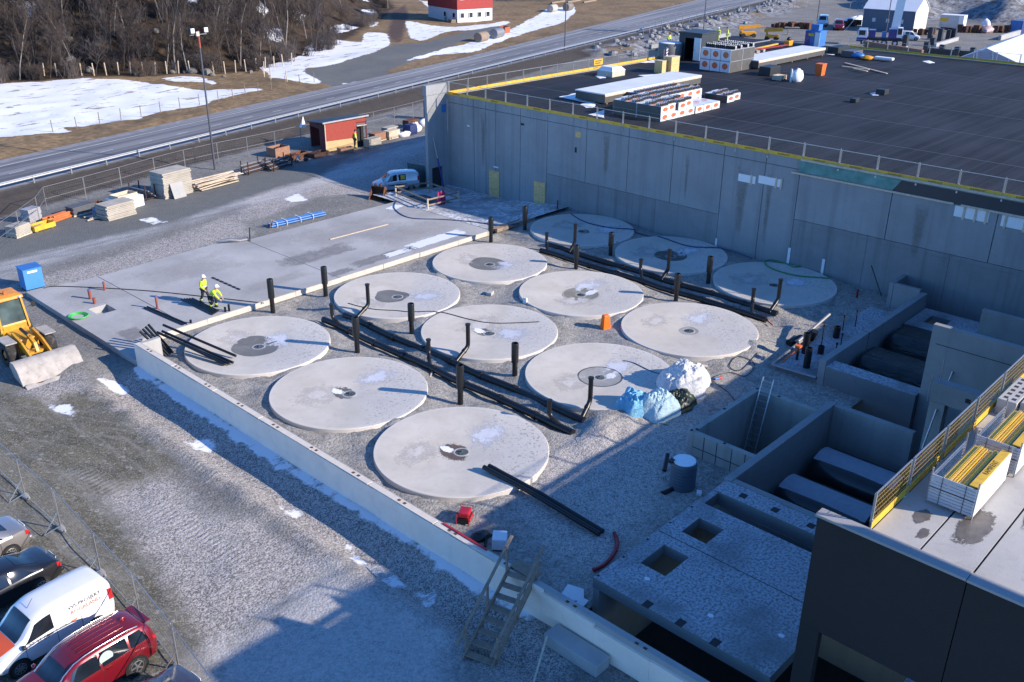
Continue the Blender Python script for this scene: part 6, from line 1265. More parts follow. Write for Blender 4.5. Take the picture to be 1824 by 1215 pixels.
# people
M['skin']=plain('skin',(0.45,0.27,0.2),.6); M['hivis']=plain('hi-vis yellow',(0.55,0.72,0.03),.6,0,.08,6); M['navycloth']=plain('dark workwear',(0.018,0.02,0.03),.8); M['reflect']=plain('reflective tape',(0.6,0.6,0.6),.3)
def skin_mesh(name,chains,mat,parent,sub=1):
    """chains: list of lists of (pos, radius); chains share joints by identical position"""
    vs=[];rad=[];ed=[];ix={}
    for ch in chains:
        prev=None
        for p,r in ch:
            k=tuple(round(c_,4) for c_ in p)
            if k not in ix: ix[k]=len(vs); vs.append(p); rad.append(r)
            if prev is not None: ed.append((prev,ix[k]))
            prev=ix[k]
    me_=bpy.data.meshes.new(name); me_.from_pydata(vs,ed,[]); me_.materials.append(mat); o=bpy.data.objects.new(name,me_); col.objects.link(o)
    md=o.modifiers.new("skin",'SKIN'); md.use_smooth_shade=True
    for i,r in enumerate(rad): me_.skin_vertices[0].data[i].radius=(r,r) if not isinstance(r,tuple) else r; me_.skin_vertices[0].data[i].use_root=(i==0)
    o.modifiers.new("sub",'SUBSURF').levels=sub; o.modifiers["sub"].render_levels=sub
    o.parent=parent; return o
def person(loc,rz,lab,pose,top='hivis',legs='navycloth',hat='white',sc=1.0):
    o=thing("person",lab,"person",loc,rz); o.scale=(sc,)*3
    J={k:Vector(v) for k,v in pose.items()}
    def hand(w,el):
        d=(w-el).normalized(); s_=d.cross(Vector((0,1,0))) ; s_=s_.normalized() if s_.length>.1 else Vector((1,0,0)); f=[]
        pal=w+d*.07
        for i,l_ in enumerate((.06,.075,.07,.055)): a=pal+s_*(.03*(i-1.5)); f.append([(pal,.03),(a+d*.03,.011),(a+d*(.03+l_)+Vector((0,-.02,-.01)),.008)])
        f.append([(pal,.03),(pal+s_*-.055-d*.01,.011),(pal+s_*-.08+d*.035,.009)]); return [[(w,.028),(pal,.03)]]+f
    c=[[(J['pel'],.12),(J['chest'],.13),(J['neck'],.06),(J['head']+Vector((0,0,-.06)),.075),(J['head']+Vector((0,0,.06)),.085)]]
    for s_ in 'LR':
        c.append([(J['chest'],.13),(J['sh'+s_],.06),(J['el'+s_],.042),(J['wr'+s_],.028)]); c+=hand(J['wr'+s_],J['el'+s_])
        c.append([(J['pel'],.12),(J['hip'+s_],.085),(J['kn'+s_],.058),(J['an'+s_],.04),(J['an'+s_]+Vector((0,-.12,-.05)),.035)])
    skin_mesh("body",c,M['skin'],o)
    c=[[(J['pel']+Vector((0,0,.02)),.17),(J['chest'],.19),(J['neck']-Vector((0,0,.04)),.09)]]
    for s_ in 'LR': c.append([(J['chest'],.19),(J['sh'+s_],.09),(J['el'+s_],.072),(J['wr'+s_],.055)])
    jk=skin_mesh("jacket",c,M[top],o)
    c=[]
    for s_ in 'LR': c.append([(J['pel'],.155),(J['hip'+s_],.115),(J['kn'+s_],.085),(J['an'+s_],.07)])
    tr=skin_mesh("trousers",c,M[legs],o)
    bn=MB()
    for s_ in 'LR':
        d=(J['an'+s_]-J['kn'+s_]); p=J['kn'+s_]+d*.55; bn.cyl(p,p+d.normalized()*.07,.092,n=12)
    bn.obj("leg_band",M['hivis'] if legs!='hivis' else M['reflect'],o,smooth=40)
    d=(J['chest']-J['pel']); p=J['pel']+d*.45; MB().lathe([(.196,-.03),(.196,.03)],n=16,c=p,cap=False).obj("chest_band",M['reflect'],o,smooth=40)
    bt=MB()
    for s_ in 'LR': bt.blob(J['an'+s_]+Vector((0,-.06,-.04)),(.06,.15,.06),8,6)
    bt.obj("boots",M['trim'],o,smooth=70)
    hd=J['head']; hm=MB(); hm.lathe([(.135,.03),(.13,.09),(.10,.15),(.05,.18),(.01,.185)],n=16,c=hd); hm.bb(hd.x-.07,hd.y-.19,hd.z+.03,hd.x+.07,hd.y-.1,hd.z+.045); hm.obj("helmet",M[hat],o,smooth=50)
    fc=MB(); 
    for sx in (-.03,.03): fc.blob(hd+Vector((sx,-.085,.0)),(.012,.008,.009),6,4)
    fc.obj("eyes",M['trim'],o); MB().blob(hd+Vector((0,-.098,-.025)),(.014,.02,.02),6,5).obj("nose",M['skin'],o,smooth=70); MB().box(hd+Vector((0,-.09,-.06)),(.045,.01,.01)).obj("mouth",M['redhose'],o)
    for sx in (-.09,.09): MB().blob(hd+Vector((sx,.0,-.01)),(.015,.025,.035),6,5).obj("ear",M['skin'],o,smooth=70)
    return o
STAND=dict(pel=(0,0,.95),chest=(0,-.03,1.35),neck=(0,-.04,1.52),head=(0,-.08,1.68),shL=(.19,-.02,1.44),shR=(-.19,-.02,1.44),elL=(.26,-.02,1.16),elR=(-.26,-.02,1.16),wrL=(.24,-.16,.95),wrR=(-.24,-.14,.95),hipL=(.1,0,.90),hipR=(-.1,0,.90),knL=(.11,-.04,.5),knR=(-.11,.02,.5),anL=(.12,-.0,.09),anR=(-.12,.04,.09))
WALK=dict(STAND,knL=(.1,-.22,.52),anL=(.1,-.24,.1),knR=(-.1,.06,.5),anR=(-.1,.30,.14),wrR=(-.22,-.26,1.0),wrL=(.24,.12,.95),elL=(.26,.08,1.16))
BEND=dict(STAND,pel=(0,.12,.72),chest=(0,-.14,1.02),neck=(0,-.22,1.17),head=(0,-.30,1.31),shL=(.19,-.16,1.10),shR=(-.19,-.16,1.10),elL=(.25,-.34,.86),elR=(-.25,-.32,.86),wrL=(.18,-.48,.66),wrR=(-.18,-.48,.66),hipL=(.1,.1,.68),hipR=(-.1,.1,.68),knL=(.14,-.18,.50),knR=(-.14,-.06,.44),anL=(.13,-.02,.09),anR=(-.13,.22,.1))
person(P(366,540,0),R(20),"person in yellow hi-vis jacket and white helmet walking on the slab",WALK,sc=1.07)
person((1.1,6.75,0),R(35),"person in yellow hi-vis jacket crouching over black pipes at the slab edge",BEND,sc=1.1)
v_=P(633,264); person((v_.x,v_.y,H(v_.x,v_.y)),R(60),"person in yellow jacket and dark cap standing at the red shed's open end",STAND,hat='trim',sc=1.12)
person((88.4,24.8,RZ),R(-60),"person in lime workwear and white helmet on the far roof",STAND,legs='hivis',sc=1.0)
person((89.3,23.9,RZ),R(-140),"person in lime workwear seen from behind on the far roof",STAND,legs='hivis',hat='trim',sc=1.0)
v_=P(1196,92,RZ); person((v_.x+3,v_.y+2.5,RZ-.0),R(0),"person in pale lime jacket behind the grey tank on the roof",STAND,hat='trim')
# wooden stair over the retaining wall
stw=thing("wooden_stair","weathered wooden stair with handrail climbing the retaining wall","stair",(0,0,0))
b0=Vector((-9.35,-27.75,-.36)); b1=Vector((-5.9,-26.7,1.08)); dr=(b1-b0); side_=Vector((-dr.y,dr.x,0)).normalized()*.55
for sg in (-1,1):
    MB().bar(b0+side_*sg,b1+side_*sg,.05,.26).obj("stringer",M['wood'],stw)
for k in range(8):
    p=b0+dr*((k+.5)/8.0); MB().bar(p-side_*.98+Vector((0,0,.05)),p+side_*.98+Vector((0,0,.05)),.26,.045).obj("tread",M['wood'],stw)
for sg in (-1,1):
    for t_ in (.1,.55,.98):
        p=b0+dr*t_+side_*sg*1.12; MB().bar(p-Vector((0,0,.1)),p+Vector((0,0,1.05)),.09,.05).obj("post",M['wood'],stw)
    p=b0+side_*sg*1.2; MB().bar(p-dr*.06+Vector((0,0,.92)),p+dr*1.12+Vector((0,0,1.0)),.11,.05).obj("handrail",M['wood'],stw)
    if sg<0: MB().bar(p+dr*.02+Vector((0,0,.5)),p+dr*1.05+Vector((0,0,.55)),.11,.04).obj("handrail",M['wood'],stw)
MB().bb(-5.95,-27.3,1.075,-5.4,-26.1,1.12).obj("landing",M['wood'],stw)
o=tag(MB().bb(0,-2.4,0,.75,0,.5).obj("concrete_block",M['wallcon'],loc=(-6.95,-28.7,-.4),bevel=.03),"concrete block lying at the wall foot beside the stair","block")
lay("timber_lath",[(-8.9,-29.9,-.33),(-7.0,-28.9,.12)],.035,M['newwood'],"thin timber lath leaning on the concrete block by the stair","lath",None,True)
for k,(a_,b_,lab) in enumerate((((352,743),(400,782),"longer weathered plank lying in the wall's shade"),((378,758),(385,765),"short plank end beside the longer plank"),((493,833),(527,865),"grey plank lying alone in the wall's shade"),((200,665),(218,655),"dark board lying before the wall corner"))):
    lay("old_plank",[P(*a_,-.68),P(*b_,-.70)],.09,M['wood'],lab,"plank",None,True)
# small things on the gravel
p=P(1078,586); o=thing("orange_case","orange case standing on edge between two tank lids","case",p,R(-18)); MB().loft([[(-.28,-.22,0),(.28,-.22,0),(.28,.22,0),(-.28,.22,0)],[(-.2,-.15,.95),(.2,-.15,.95),(.2,.15,.95),(-.2,.15,.95)]]).obj("body",plain('vivid orange',(0.85,0.16,0.01),.45,0,.05),o,bevel=.03); MB().bar((-.12,0,.97),(.12,0,.97),.06,.06).obj("handle",M['orange'],o)
p=P(935,546); tag(MB().bar((0,0,0),(.05,.02,.6),.3,.14).obj("white_block",M['white'],loc=p,bevel=.02),"small white block standing in the gap between two lids","block")
p=P(828,927); o=thing("generator","red portable generator on the gravel behind the retaining wall","generator",(p.x,p.y,p.z),R(30)); o.scale=(.85,)*3; MB().bb(-.4,-.3,.05,.4,.3,.32).obj("engine",M['trim'],o,bevel=.04); MB().bb(-.36,-.28,.35,.36,.28,.62).obj("tank",plain('signal red',(0.50,0.01,0.02),.35,0,.1,coat=.4),o,bevel=.06)
for sx in (-.42,.42): MB().tube([(sx,-.32,0),(sx,-.32,.66),(sx,.32,.66),(sx,.32,0)],.025,8).obj("frame_hoop",M['redhose'],o,smooth=50)
MB().bb(-.30,-.34,.12,.30,-.305,.30).obj("red_panel",plain('signal red panel',(0.50,0.01,0.02),.35),o)
lay("red_bar",[(-5.82,-22.3,1.09),(-5.85,-24.8,1.09)],.045,plain('red bar',(0.40,0.02,0.03),.5),"red bar lying along the retaining wall top","bar",None,True)
o=thing("white_unit","white portable unit with black hose behind the retaining wall","unit",(-4.0,-23.7,-.35),R(40)); MB().bb(-.35,-.3,.1,.35,.3,.62).obj("body",M['white'],o,bevel=.05); MB().tube([(.35,0,.4),(.7,.2,.2),(.5,.6,.08),(-.1,.6,.06)],.06,8).obj("hose",M['trim'],o,smooth=60); MB().bb(-.3,-.25,0,.3,.25,.099).obj("foot",M['trim'],o)
tag(MB().blob((0,0,.12),(.5,.3,.16),10,6,.2).obj("dark_bag",M['trim'],loc=(-4.2,-22.7,-.33),smooth=80),"dark crumpled bag next to the white unit behind the wall","bag")
for k,(x,y,rz,w_,d_) in enumerate(((-4.05,-27.7,.3,.9,.6),(-3.95,-27.95,.7,.7,.5),(-4.15,-28.35,.2,.4,.35))): tag(MB().box((0,0,.02+.012*k),(w_,d_,.02),rz).obj("white_sheet",M['white'],loc=(x-.2,y,-.3)),["large white sheet on the ground at the chamber corner","second white sheet half under the large sheet","small white sheet close to the chamber corner"][k],"sheet")
p=P(1215,866); o=thing("water_barrel","tall blue-grey barrel with snow on its lid beside the ladder pit","barrel",p); o.scale=(.82,.82,.84); prof=[(.66,0),(.70,.03)]
for k in range(8): prof+=[(.70,.05+k*.19),(.725,.10+k*.19),(.70,.17+k*.19)]
MB().lathe(prof+[(.68,1.58),(.55,1.62)],n=32).obj("body",plain('blue grey barrel',(0.07,0.10,0.13),.5),o,smooth=40); MB().lathe([(.64,1.6),(.62,1.66),(.1,1.69)],n=24).obj("snow_cover",M['snowy'],o,smooth=50); MB().bb(-.75,.35,1.58,-.4,.6,1.72).obj("lid_clamp",M['trim'],o)
lay("black_offcut",[P(1180,880),P(1208,868)],.14,M['blackpipe'],"short black pipe offcut at the foot of the barrel","pipe"); lay("black_fitting",[P(1183,842)+Vector((0,0,.1)),P(1188,825)+Vector((0,0,.5))],.10,M['blackpipe'],"black pipe fitting leaning beside the barrel","pipe")
tag(MB().box((0,0,.06),(.3,.22,.12),.5).obj("white_can",M['white'],loc=P(1245,880)),"small white can lying behind the barrel","can")
tag(MB().box((0,0,.06),(.5,.32,.12),.4).obj("wood_scrap",M['newwood'],loc=P(1057,790)),"small yellow wood scrap on the gravel mound","scrap"); tag(MB().box((0,0,.12),(.55,.4,.24),.4).obj("stone_block",M['wallcon'],loc=P(873,525)+Vector((0,0,0)),bevel=.04),"pale stone block between two lids near the formwork","block")
lay("wood_stake",[P(763,680),P(772,660)+Vector((0,0,.1))],.04,M['newwood'],"small wooden stake by the drain trench and snow-ringed lid","stake",None,True)
o=thing("pale_sled","curved pale plastic piece on the gravel by the sheeting","plastic piece",P(1252,662),R(20)); MB().tube([(-.5,0,.1),(-.1,.25,.16),(.4,.2,.14),(.5,-.15,.1)],.12,8).obj("piece",plain('beige plastic',(0.5,0.45,0.38),.6),o,smooth=60)
lay("red_post",[(33.6,5.6,-.4),(33.6,5.6,.75)],.06,plain('red steel post',(0.18,0.02,0.02),.5),"dark red post at the formwork end by the hall","post"); lay("red_peg",[P(1526,530),P(1526,530)+Vector((0,0,.6))],.07,M['redhose'],"dark red peg in the shaded gravel by the hall","peg")
lay("long_rod",[P(1570,527),P(1552,473,2.2)],.03,M['trim'],"long thin rod leaning up from the shaded gravel by the hall","rod")
for k in range(2): lay("orange_conduit",[P(1356+8*k,560+9*k,-.28),P(1368+8*k,570+9*k,-.2)],.04,M['redhose'],"dark red conduit end in the trench by the plinth","conduit","dark red conduit ends by the trench")
# frame of pipe round the plinth
for a_,b_,lab in (((18.7,-23.4,0),(24.6,-22.9,.05),"grey pipe along the gravel edge of the plinth"),((18.7,-23.4,0),(18.9,-26.0,.0),"grey pipe along the short end of the plinth"),((22.2,-23.1,.2),(26.3,-23.0,.7),"grey pipe rising beside the plinth stubs")): lay("edge_pipe",[a_,b_],.10,M['dullgalv'],lab,"pipe")
lay("black_drain",[P(1405,612,-.2),P(1425,603,-.1),P(1445,602,0),P(1452,590,.5)],.24,M['blackpipe'],"thick black bent drain pipe lying against the plinth","pipe")
o=thing("orange_hydrant","dark hydrant with orange tape at the plinth corner","hydrant",P(1418,648)); MB().cyl((0,0,0),(0,0,1.1),.08).bar((-.3,0,.9),(.3,0,1.0),.06).obj("standpipe",M['trim'],o); MB().bar((0,0,1.0),(-1.2,.5,.1),.06).box((0,0,1.12),(.3,.3,.12)).obj("tape",M['orange'],o)
# ladder
la=Vector((11.9,-25.95,-3.2)); lb=Vector((13.72,-25.75,1.75)); sd_=Vector((-.03,.28,0)); o=thing("ladder","aluminium ladder standing in the board-marked pit","ladder",la)
for sg in (-1,1): MB().bar(sd_*sg,lb-la+sd_*sg,.06,.09).obj("rail",M['galv'],o)
for k in range(15): p=(lb-la)*((k+.6)/15.2); MB().bar(p-sd_,p+sd_,.04).obj("rung",M['galv'],o)
# plastic sheeting heap
def film(name,c,rx,ry,h_,mat,lab,seed):
    rr=np.random.default_rng(seed); n1,n2=60,44; ph=rr.uniform(0,6.28,(9,)); fr_=rr.uniform(2,9,(9,)); mb=MB()
    def f(u,v):
        a=u*2*math.pi; r=v; k=1+.06*sum(math.sin(int(fr_[i])*a+ph[i]+r*3)/(1+.3*i) for i in range(4))
        x_=rx*r*k*math.cos(a); y_=ry*r*k*math.sin(a); s1=1.0*seed
        nz=lambda sc,sd: float(vnoise(np.array([x_+s1*7+50]),np.array([y_+s1*3+50]),sc,sd)[0])
        rid=(1-2*abs(nz(.55,61)))*.5+(1-2*abs(nz(.26,62)))*.34+(1-2*abs(nz(.15,63)))*.34+(1-2*abs(nz(.08,67)))*.2
        z=h_*(max(0,1-r**2.6))**.7*(.62+.30*rid+.4*nz(.9,64))
        return (x_+.12*nz(.3,65)*(1-r),y_+.12*nz(.3,66)*(1-r),max(.02,z))
    mb.grid(f,n1*2,n2); o=mb.obj(name,mat,loc=c,smooth=75); return tag(o,lab,"plastic sheeting")
def filmmat(name,c,tr=.3):
    m,t,n,l,b=newmat(name); cc=ramp(t,noise(t,opos(t),2.6,5,.65,1.5),.3,.7,tuple(x*.80 for x in c)+(1,),c+(1,))
    l.new(cc,b.inputs["Base Color"]); b.inputs["Roughness"].default_value=.32; bump(t,noise(t,opos(t),4.5,6,.7,2.5),.9,.10,b)
    tl=_n(t,"ShaderNodeBsdfTranslucent"); l.new(cc,tl.inputs[0]); tp=_n(t,"ShaderNodeBsdfTransparent"); a=_n(t,"ShaderNodeMixShader"); a.inputs[0].default_value=.2; l.new(b.outputs[0],a.inputs[1]); l.new(tl.outputs[0],a.inputs[2])
    d=_n(t,"ShaderNodeMixShader"); l.new(mth(t,'MULTIPLY',ramp(t,noise(t,opos(t),3.2,5,.7,1.0),.42,.72),tr),d.inputs[0]); l.new(a.outputs[0],d.inputs[1]); l.new(tp.outputs[0],d.inputs[2]); l.new(d.outputs[0],n["Material Output"].inputs[0]); return m
film("plastic_sheeting",P(1215,692),1.75,1.35,1.5,filmmat('white film',(0.90,0.92,0.95),.06),"white crumpled plastic sheeting heap on the gravel",2)
film("plastic_sheeting",P(1172,735),1.3,1.0,1.45,filmmat('icy blue film',(0.62,0.86,0.95),.12),"icy blue crumpled plastic sheet in front of the camouflage tarpaulin",3)
film("plastic_sheeting",P(1132,733),1.05,1.1,1.4,filmmat('blue film',(0.28,0.68,0.95),.12),"bright blue crumpled plastic sheet at the rim of the tank lid",4)
film("camouflage_tarpaulin",P(1207,722),1.2,.85,.9,plain('dark green tarp',(0.018,0.03,0.018),.4,0,.5,4),"dark green crumpled tarpaulin between the plastic sheets",5)
lay("green_rope",[P(1150,745),P(1165,752),P(1190,757)],.03,M['green'],"green rope end trailing from the icy blue sheet","rope")
# ------------------------------------------------------------------ background: bare trees, red house, field fences
M['bark']=plain('grey bark',(0.075,0.062,0.055),.9,0,.25,3); M['birch']=plain('pale birch bark',(0.22,0.195,0.175),.85,0,.25,3)
M['twig']=plain('brown twigs',(0.06,0.045,0.039),.9,0,.3,1.5); M['twig2']=plain('grey twigs',(0.085,0.071,0.068),.9,0,.3,1.5)
def tree_mesh(seed,h,spread,levels=4,lean=.08):
    rr=random.Random(seed); tr=MB(); cr=MB()
    def br(p,d,L,r,lev,mb):
        pts=[p]; q=p; dd=d.copy(); n=4 if lev<2 else 3
        for i in range(n):
            dd=(dd+Vector((rr.gauss(0,.10),rr.gauss(0,.10),rr.gauss(.03,.06)))).normalized(); q=q+dd*(L/n); pts.append(q)
        rs=[r*(1-.62*i/n) for i in range(n+1)]
        mb.tube(pts,rs,6 if lev==0 else (4 if lev==1 else 3),cap=False)
        if lev>=levels: return
        k={0:13,1:7,2:5,3:4}[lev]
        for i in range(k):
            t=rr.uniform(.30 if lev==0 else .15,1.0); j=min(n-1,int(t*n)); a=pts[j].lerp(pts[j+1],t*n-j)
            an=rr.uniform(0,6.283); up=rr.uniform(.35,.9)
            side=Vector((math.cos(an),math.sin(an),0)); nd=(dd*up+side*rr.uniform(.5,.95)*spread+Vector((0,0,.25))).normalized()
            br(a,nd,L*rr.uniform(.34,.58)*(1.0 if lev else (1.25-.6*t)),max(r*.45,.016),lev+1,cr)
    br(Vector((0,0,-.3)),Vector((rr.gauss(0,lean),rr.gauss(0,lean),1)).normalized(),h,h*.008+.03,0,tr)
    return tr,cr
TV=[]
for i in range(7):
    tr,cr=tree_mesh(100+i,[8.5,10,7,9,11,6.5,9.5][i],[.7,.6,.9,.75,.55,1.0,.7][i],3 if i!=1 else 3)
    bark=M['birch'] if i in (1,4) else M['bark']; tw=M['twig2'] if i in (3,5) else M['twig']
    TV.append((tr.mesh("trunk",bark),cr.mesh("crown",tw)))
def bush_mesh(seed):
    rr=random.Random(seed); st_=MB()
    for i in range(70):
        a=rr.uniform(0,6.283); q=Vector((rr.gauss(0,.5),rr.gauss(0,.5),-.1)); d=Vector((math.cos(a)*.45,math.sin(a)*.45,1)).normalized(); L=rr.uniform(1.2,3.2); m_=q+d*L*.55; e=m_+(d+Vector((rr.gauss(0,.3),rr.gauss(0,.3),0))).normalized()*L*.45
        st_.tube([q,m_,e],[.026,.018,.01],3,cap=False)
        for j in range(4): f=m_.lerp(e,rr.random()); st_.tube([f,f+Vector((rr.gauss(0,.3),rr.gauss(0,.3),rr.uniform(.1,.5)))],[.012,.007],3,cap=False)
    return st_
BV=[bush_mesh(300+i).mesh("stems",M['twig'] if i%2 else M['twig2']) for i in range(3)]
hp_=[(x,y) for x,y in HILL]
rt_=random.Random(5); cnt=0; tried=0; place=[]
while cnt<250 and tried<30000:
    tried+=1
    px_=rt_.uniform(-60,760); py_=rt_.uniform(-70,150)
    v_=None
    # find the hillside point along this sight line
    d_=(_fw+_rt*((px_-912)/FOC)-_up*((py_-607.5)/FOC)); 
    ts=np.arange(60,420,1.5); qx=CAM.x+d_.x*ts; qy=CAM.y+d_.y*ts; qz=CAM.z+d_.z*ts
    under=qz<np.maximum(sdpoly(qx,qy,HILL),0)*0.30-.35; hit=None
    if under.any(): q_=int(np.argmax(under)); hit=Vector((qx[q_],qy[q_],qz[q_]))
    if hit is None: continue
    sd=float(sdpoly(np.array([hit.x]),np.array([hit.y]),HILL)[0])
    if sd<1.0: continue
    if px_>585 and py_>-10 and rt_.random()<.75: continue
    if min([ (hit.x-a)**2+(hit.y-b_)**2 for a,b_ in place]+[99])<3.2: continue
    place.append((hit.x,hit.y)); cnt+=1
LABT={0:"bare brown deciduous tree on the wooded slope above the snowy field",1:"bare pale-stemmed birch on the wooded slope above the snowy field"}
for i,(x,y) in enumerate(place):
    k=i%7; lab=LABT[1 if k in (1,4) else 0]
    o=thing("bare_tree",lab,"tree",(x,y,H(x,y)),rt_.uniform(0,6.28),"bare birches on the wooded slope" if k in (1,4) else "bare brown trees on the wooded slope")
    s_=rt_.uniform(.75,1.2); o.scale=(s_,s_,s_*rt_.uniform(.9,1.15))
    link("trunk",TV[k][0],o); link("crown",TV[k][1],o)
# undergrowth at the foot of the slope
bpl=0; tried=0
while bpl<270 and tried<6000:
    tried+=1; px_=rt_.uniform(-40,760); py_=rt_.uniform(-20,150); v=P(px_,py_,1.0)
    sd=float(sdpoly(np.array([v.x]),np.array([v.y]),HILL)[0])
    if not(-.5<sd<60): continue
    o=tag(bpy.data.objects.new("bare_shrub",BV[bpl%3]),"leafless shrub in the undergrowth of the wooded slope","shrub","leafless shrubs on the wooded slope"); col.objects.link(o); o.location=(v.x,v.y,H(v.x,v.y)); o.rotation_euler=(0,0,rt_.uniform(0,6.28)); o.scale=(rt_.uniform(.7,1.3),)*3; bpl+=1
# bare trees beyond the road at the top of the picture
for i in range(46):
    px_=rt_.uniform(895,1085); v=P(px_,rt_.uniform(-16,6)); k=i%7
    o=thing("bare_tree","bare tree in the dark thicket beyond the road, right of the red house" if False else "bare tree in the dark thicket along the road beyond the red house","tree",(v.x,v.y,H(v.x,v.y)),rt_.uniform(0,6.28),"bare trees of the thicket beyond the red house"); link("trunk",TV[k][0],o); link("crown",TV[k][1],o); s_=rt_.uniform(.5,.85); o.scale=(s_,)*3
# boulders at the edge of the wood
M['boulder']=concrete('boulder',(0.17,0.155,0.135),.3,.6,0,0,.9,1.5)
for i in range(26):
    px_=rt_.choice([rt_.uniform(60,460),rt_.uniform(100,360)]); v=P(px_,rt_.uniform(112,138)); r=rt_.uniform(.35,1.0)
    tag(MB().blob((0,0,r*.3),(r,r*.8,r*.65),9,6,.16).obj("boulder",M['boulder'],loc=(v.x,v.y,H(v.x,v.y)),rz=rt_.uniform(0,3),smooth=50),"weathered boulder at the foot of the wooded slope","boulder","boulders at the foot of the wood")
# field fence posts
def posts_line(pix,n,h,r,mat,lab,grp):
    pts=[P(a,b_) for a,b_ in pix]; L=[0]
    for a,b_ in zip(pts[:-1],pts[1:]): L.append(L[-1]+(b_-a).length)
    for i in range(n):
        s_=L[-1]*i/(n-1); j=max(k for k in range(len(L)-1) if L[k]<=s_+1e-6); q=pts[j].lerp(pts[j+1],(s_-L[j])/(L[j+1]-L[j])); 
        tag(MB().cyl((0,0,-.2),(random.gauss(0,.08),random.gauss(0,.08),h),r,n=7).obj("fence_post",mat,loc=(q.x,q.y,H(q.x,q.y)),smooth=40),lab,"fence post",grp)
posts_line([(58,142),(130,140),(300,134),(400,132),(460,126),(520,118)],24,1.9,.085,M['newwood'],"pale wooden fence post between the snowy field and the wood","fence posts at the foot of the wood")
posts_line([(95,238),(190,222),(300,201),(400,185),(470,165),(560,148)],16,1.4,.05,M['wood'],"thin post along the near edge of the snowy field","thin posts along the near edge of the field")
posts_line([(470,128),(472,142),(490,150),(512,150)],5,1.6,.07,M['newwood'],"pale fence post at the corner of the snow beside the lane","fence posts beside the lane")
# red house
hc=P(815,41); hp2=P(875,37); hx=(hp2-hc); hx.z=0; hw=P(785,36); 
house=thing("red_house","red wooden house on a white foundation wall beside the snowy lane","house",(hc.x,hc.y,H(hc.x,hc.y)-.2),math.atan2(hx.y,hx.x)); WL=hx.length+.3; WD=13.0
M['housered']=plain('house red boards',(0.33,0.035,0.03),.7,0,.1,2); M['plaster']=plain('white foundation',(0.66,0.66,0.68),.7,0,.05,2)
MB().bb(0,0,-.5,WL,WD,3.0).obj("foundation",M['plaster'],house)
a=MB(); a.bb(-.08,-.08,3.002,WL+.08,WD+.08,8.4); a.obj("wall",M['housered'],house)
MB().profile([(-.6,8.0),(WD/2,12.2),(WD+.6,8.0),(WD+.6,8.3),(WD/2,12.6),(-.6,8.3)],-.6,WL+.6,'x').obj("roof",M['cabin'],house)
def win(face,u,z,w_,h_):
    f=MB();g=MB()
    if face=='f':
        f.bb(u-w_/2-.13,-.16,z-.13,u+w_/2+.13,-.085,z+h_+.13); g.bb(u-w_/2,-.18,z,u+w_/2,-.165,z+h_)
    else:
        f.bb(-.16,u-w_/2-.13,z-.13,-.085,u+w_/2+.13,z+h_+.13); g.bb(-.18,u-w_/2,z,-.165,u+w_/2,z+h_)
    fo=f.obj("window",M['white'],house); g.obj("pane",M['glass'],fo)
for k in range(4): win('f',WL*(.13+.245*k),5.2,1.0,1.5); win('f',WL*(.13+.245*k),1.2,.9,1.0)
for k in range(4): win('s',WD*(.15+.22*k),5.2,1.0,1.5)
for k in range(2): win('s',WD*(.1+.3*k),1.2,.9,1.0)
MB().bb(-.02,4.6,0,-.0,5.7,2.2).obj("cellar_door",plain('grey door',(0.3,0.3,0.3),.6),house)
st2=MB(); [st2.bb(-1.6+.05*k,.3,.15*k,-.1,1.9,.15*k+.12) for k in range(6)]; st2.obj("porch_step",M['wood'],house)
for k,(a_,b_,lab,c_) in enumerate(((858,76,"old rounded bale beside the snowy lane",'wood'),(886,70,"long grey roll lying beside the snowy lane",'dullgalv'),(984,22,"concrete culvert ring on the snow beyond the lane",'stackcon'),(1012,20,"green-grey roll on the snow beyond the lane",'boulder'))):
    v=P(a_,b_); o=thing("pipe_roll",lab,"roll",(v.x,v.y,H(v.x,v.y)),.3); MB().lathe([(.85,-1.6),(.95,-1.5),(.95,1.5),(.85,1.6)],n=16).obj("shell",M[c_],o,rot=(0,R(90),0),loc=(0,0,.9),smooth=40)
v=P(898,60); boxopen(v.x,v.y,2.4,1.6,1.2,plain('rust orange box',(0.35,0.09,0.03),.7),"rust orange container by the snowy lane",.3,"skip_box","skip")
for k in range(3): v=P(1050-28*k,5+k); lay("log",[(v.x-4,v.y-1,H(v.x,v.y)+.3),(v.x+4,v.y+1,H(v.x,v.y)+.3)],.3,M['wood'],["long log lying by the thicket beyond the lane","middle log lying by the thicket beyond the lane","log closest to the culvert ring beyond the lane"][k],"log")

# ------------------------------------------------------------------ far part of the site
G0=-.35
hall_t=M['white']
tp=P(1534,53); tq=P(1625,60); ax=(tq-tp); ax.z=0; Lx=ax.length; th_=math.atan2(ax.y,ax.x)
tent=thing("tent_hall","white and blue-grey fabric hall with pitched roof behind the mobile crane","tent hall",(tp.x,tp.y,G0),th_); TWd=9.6; EH=4.6; RH=7.3
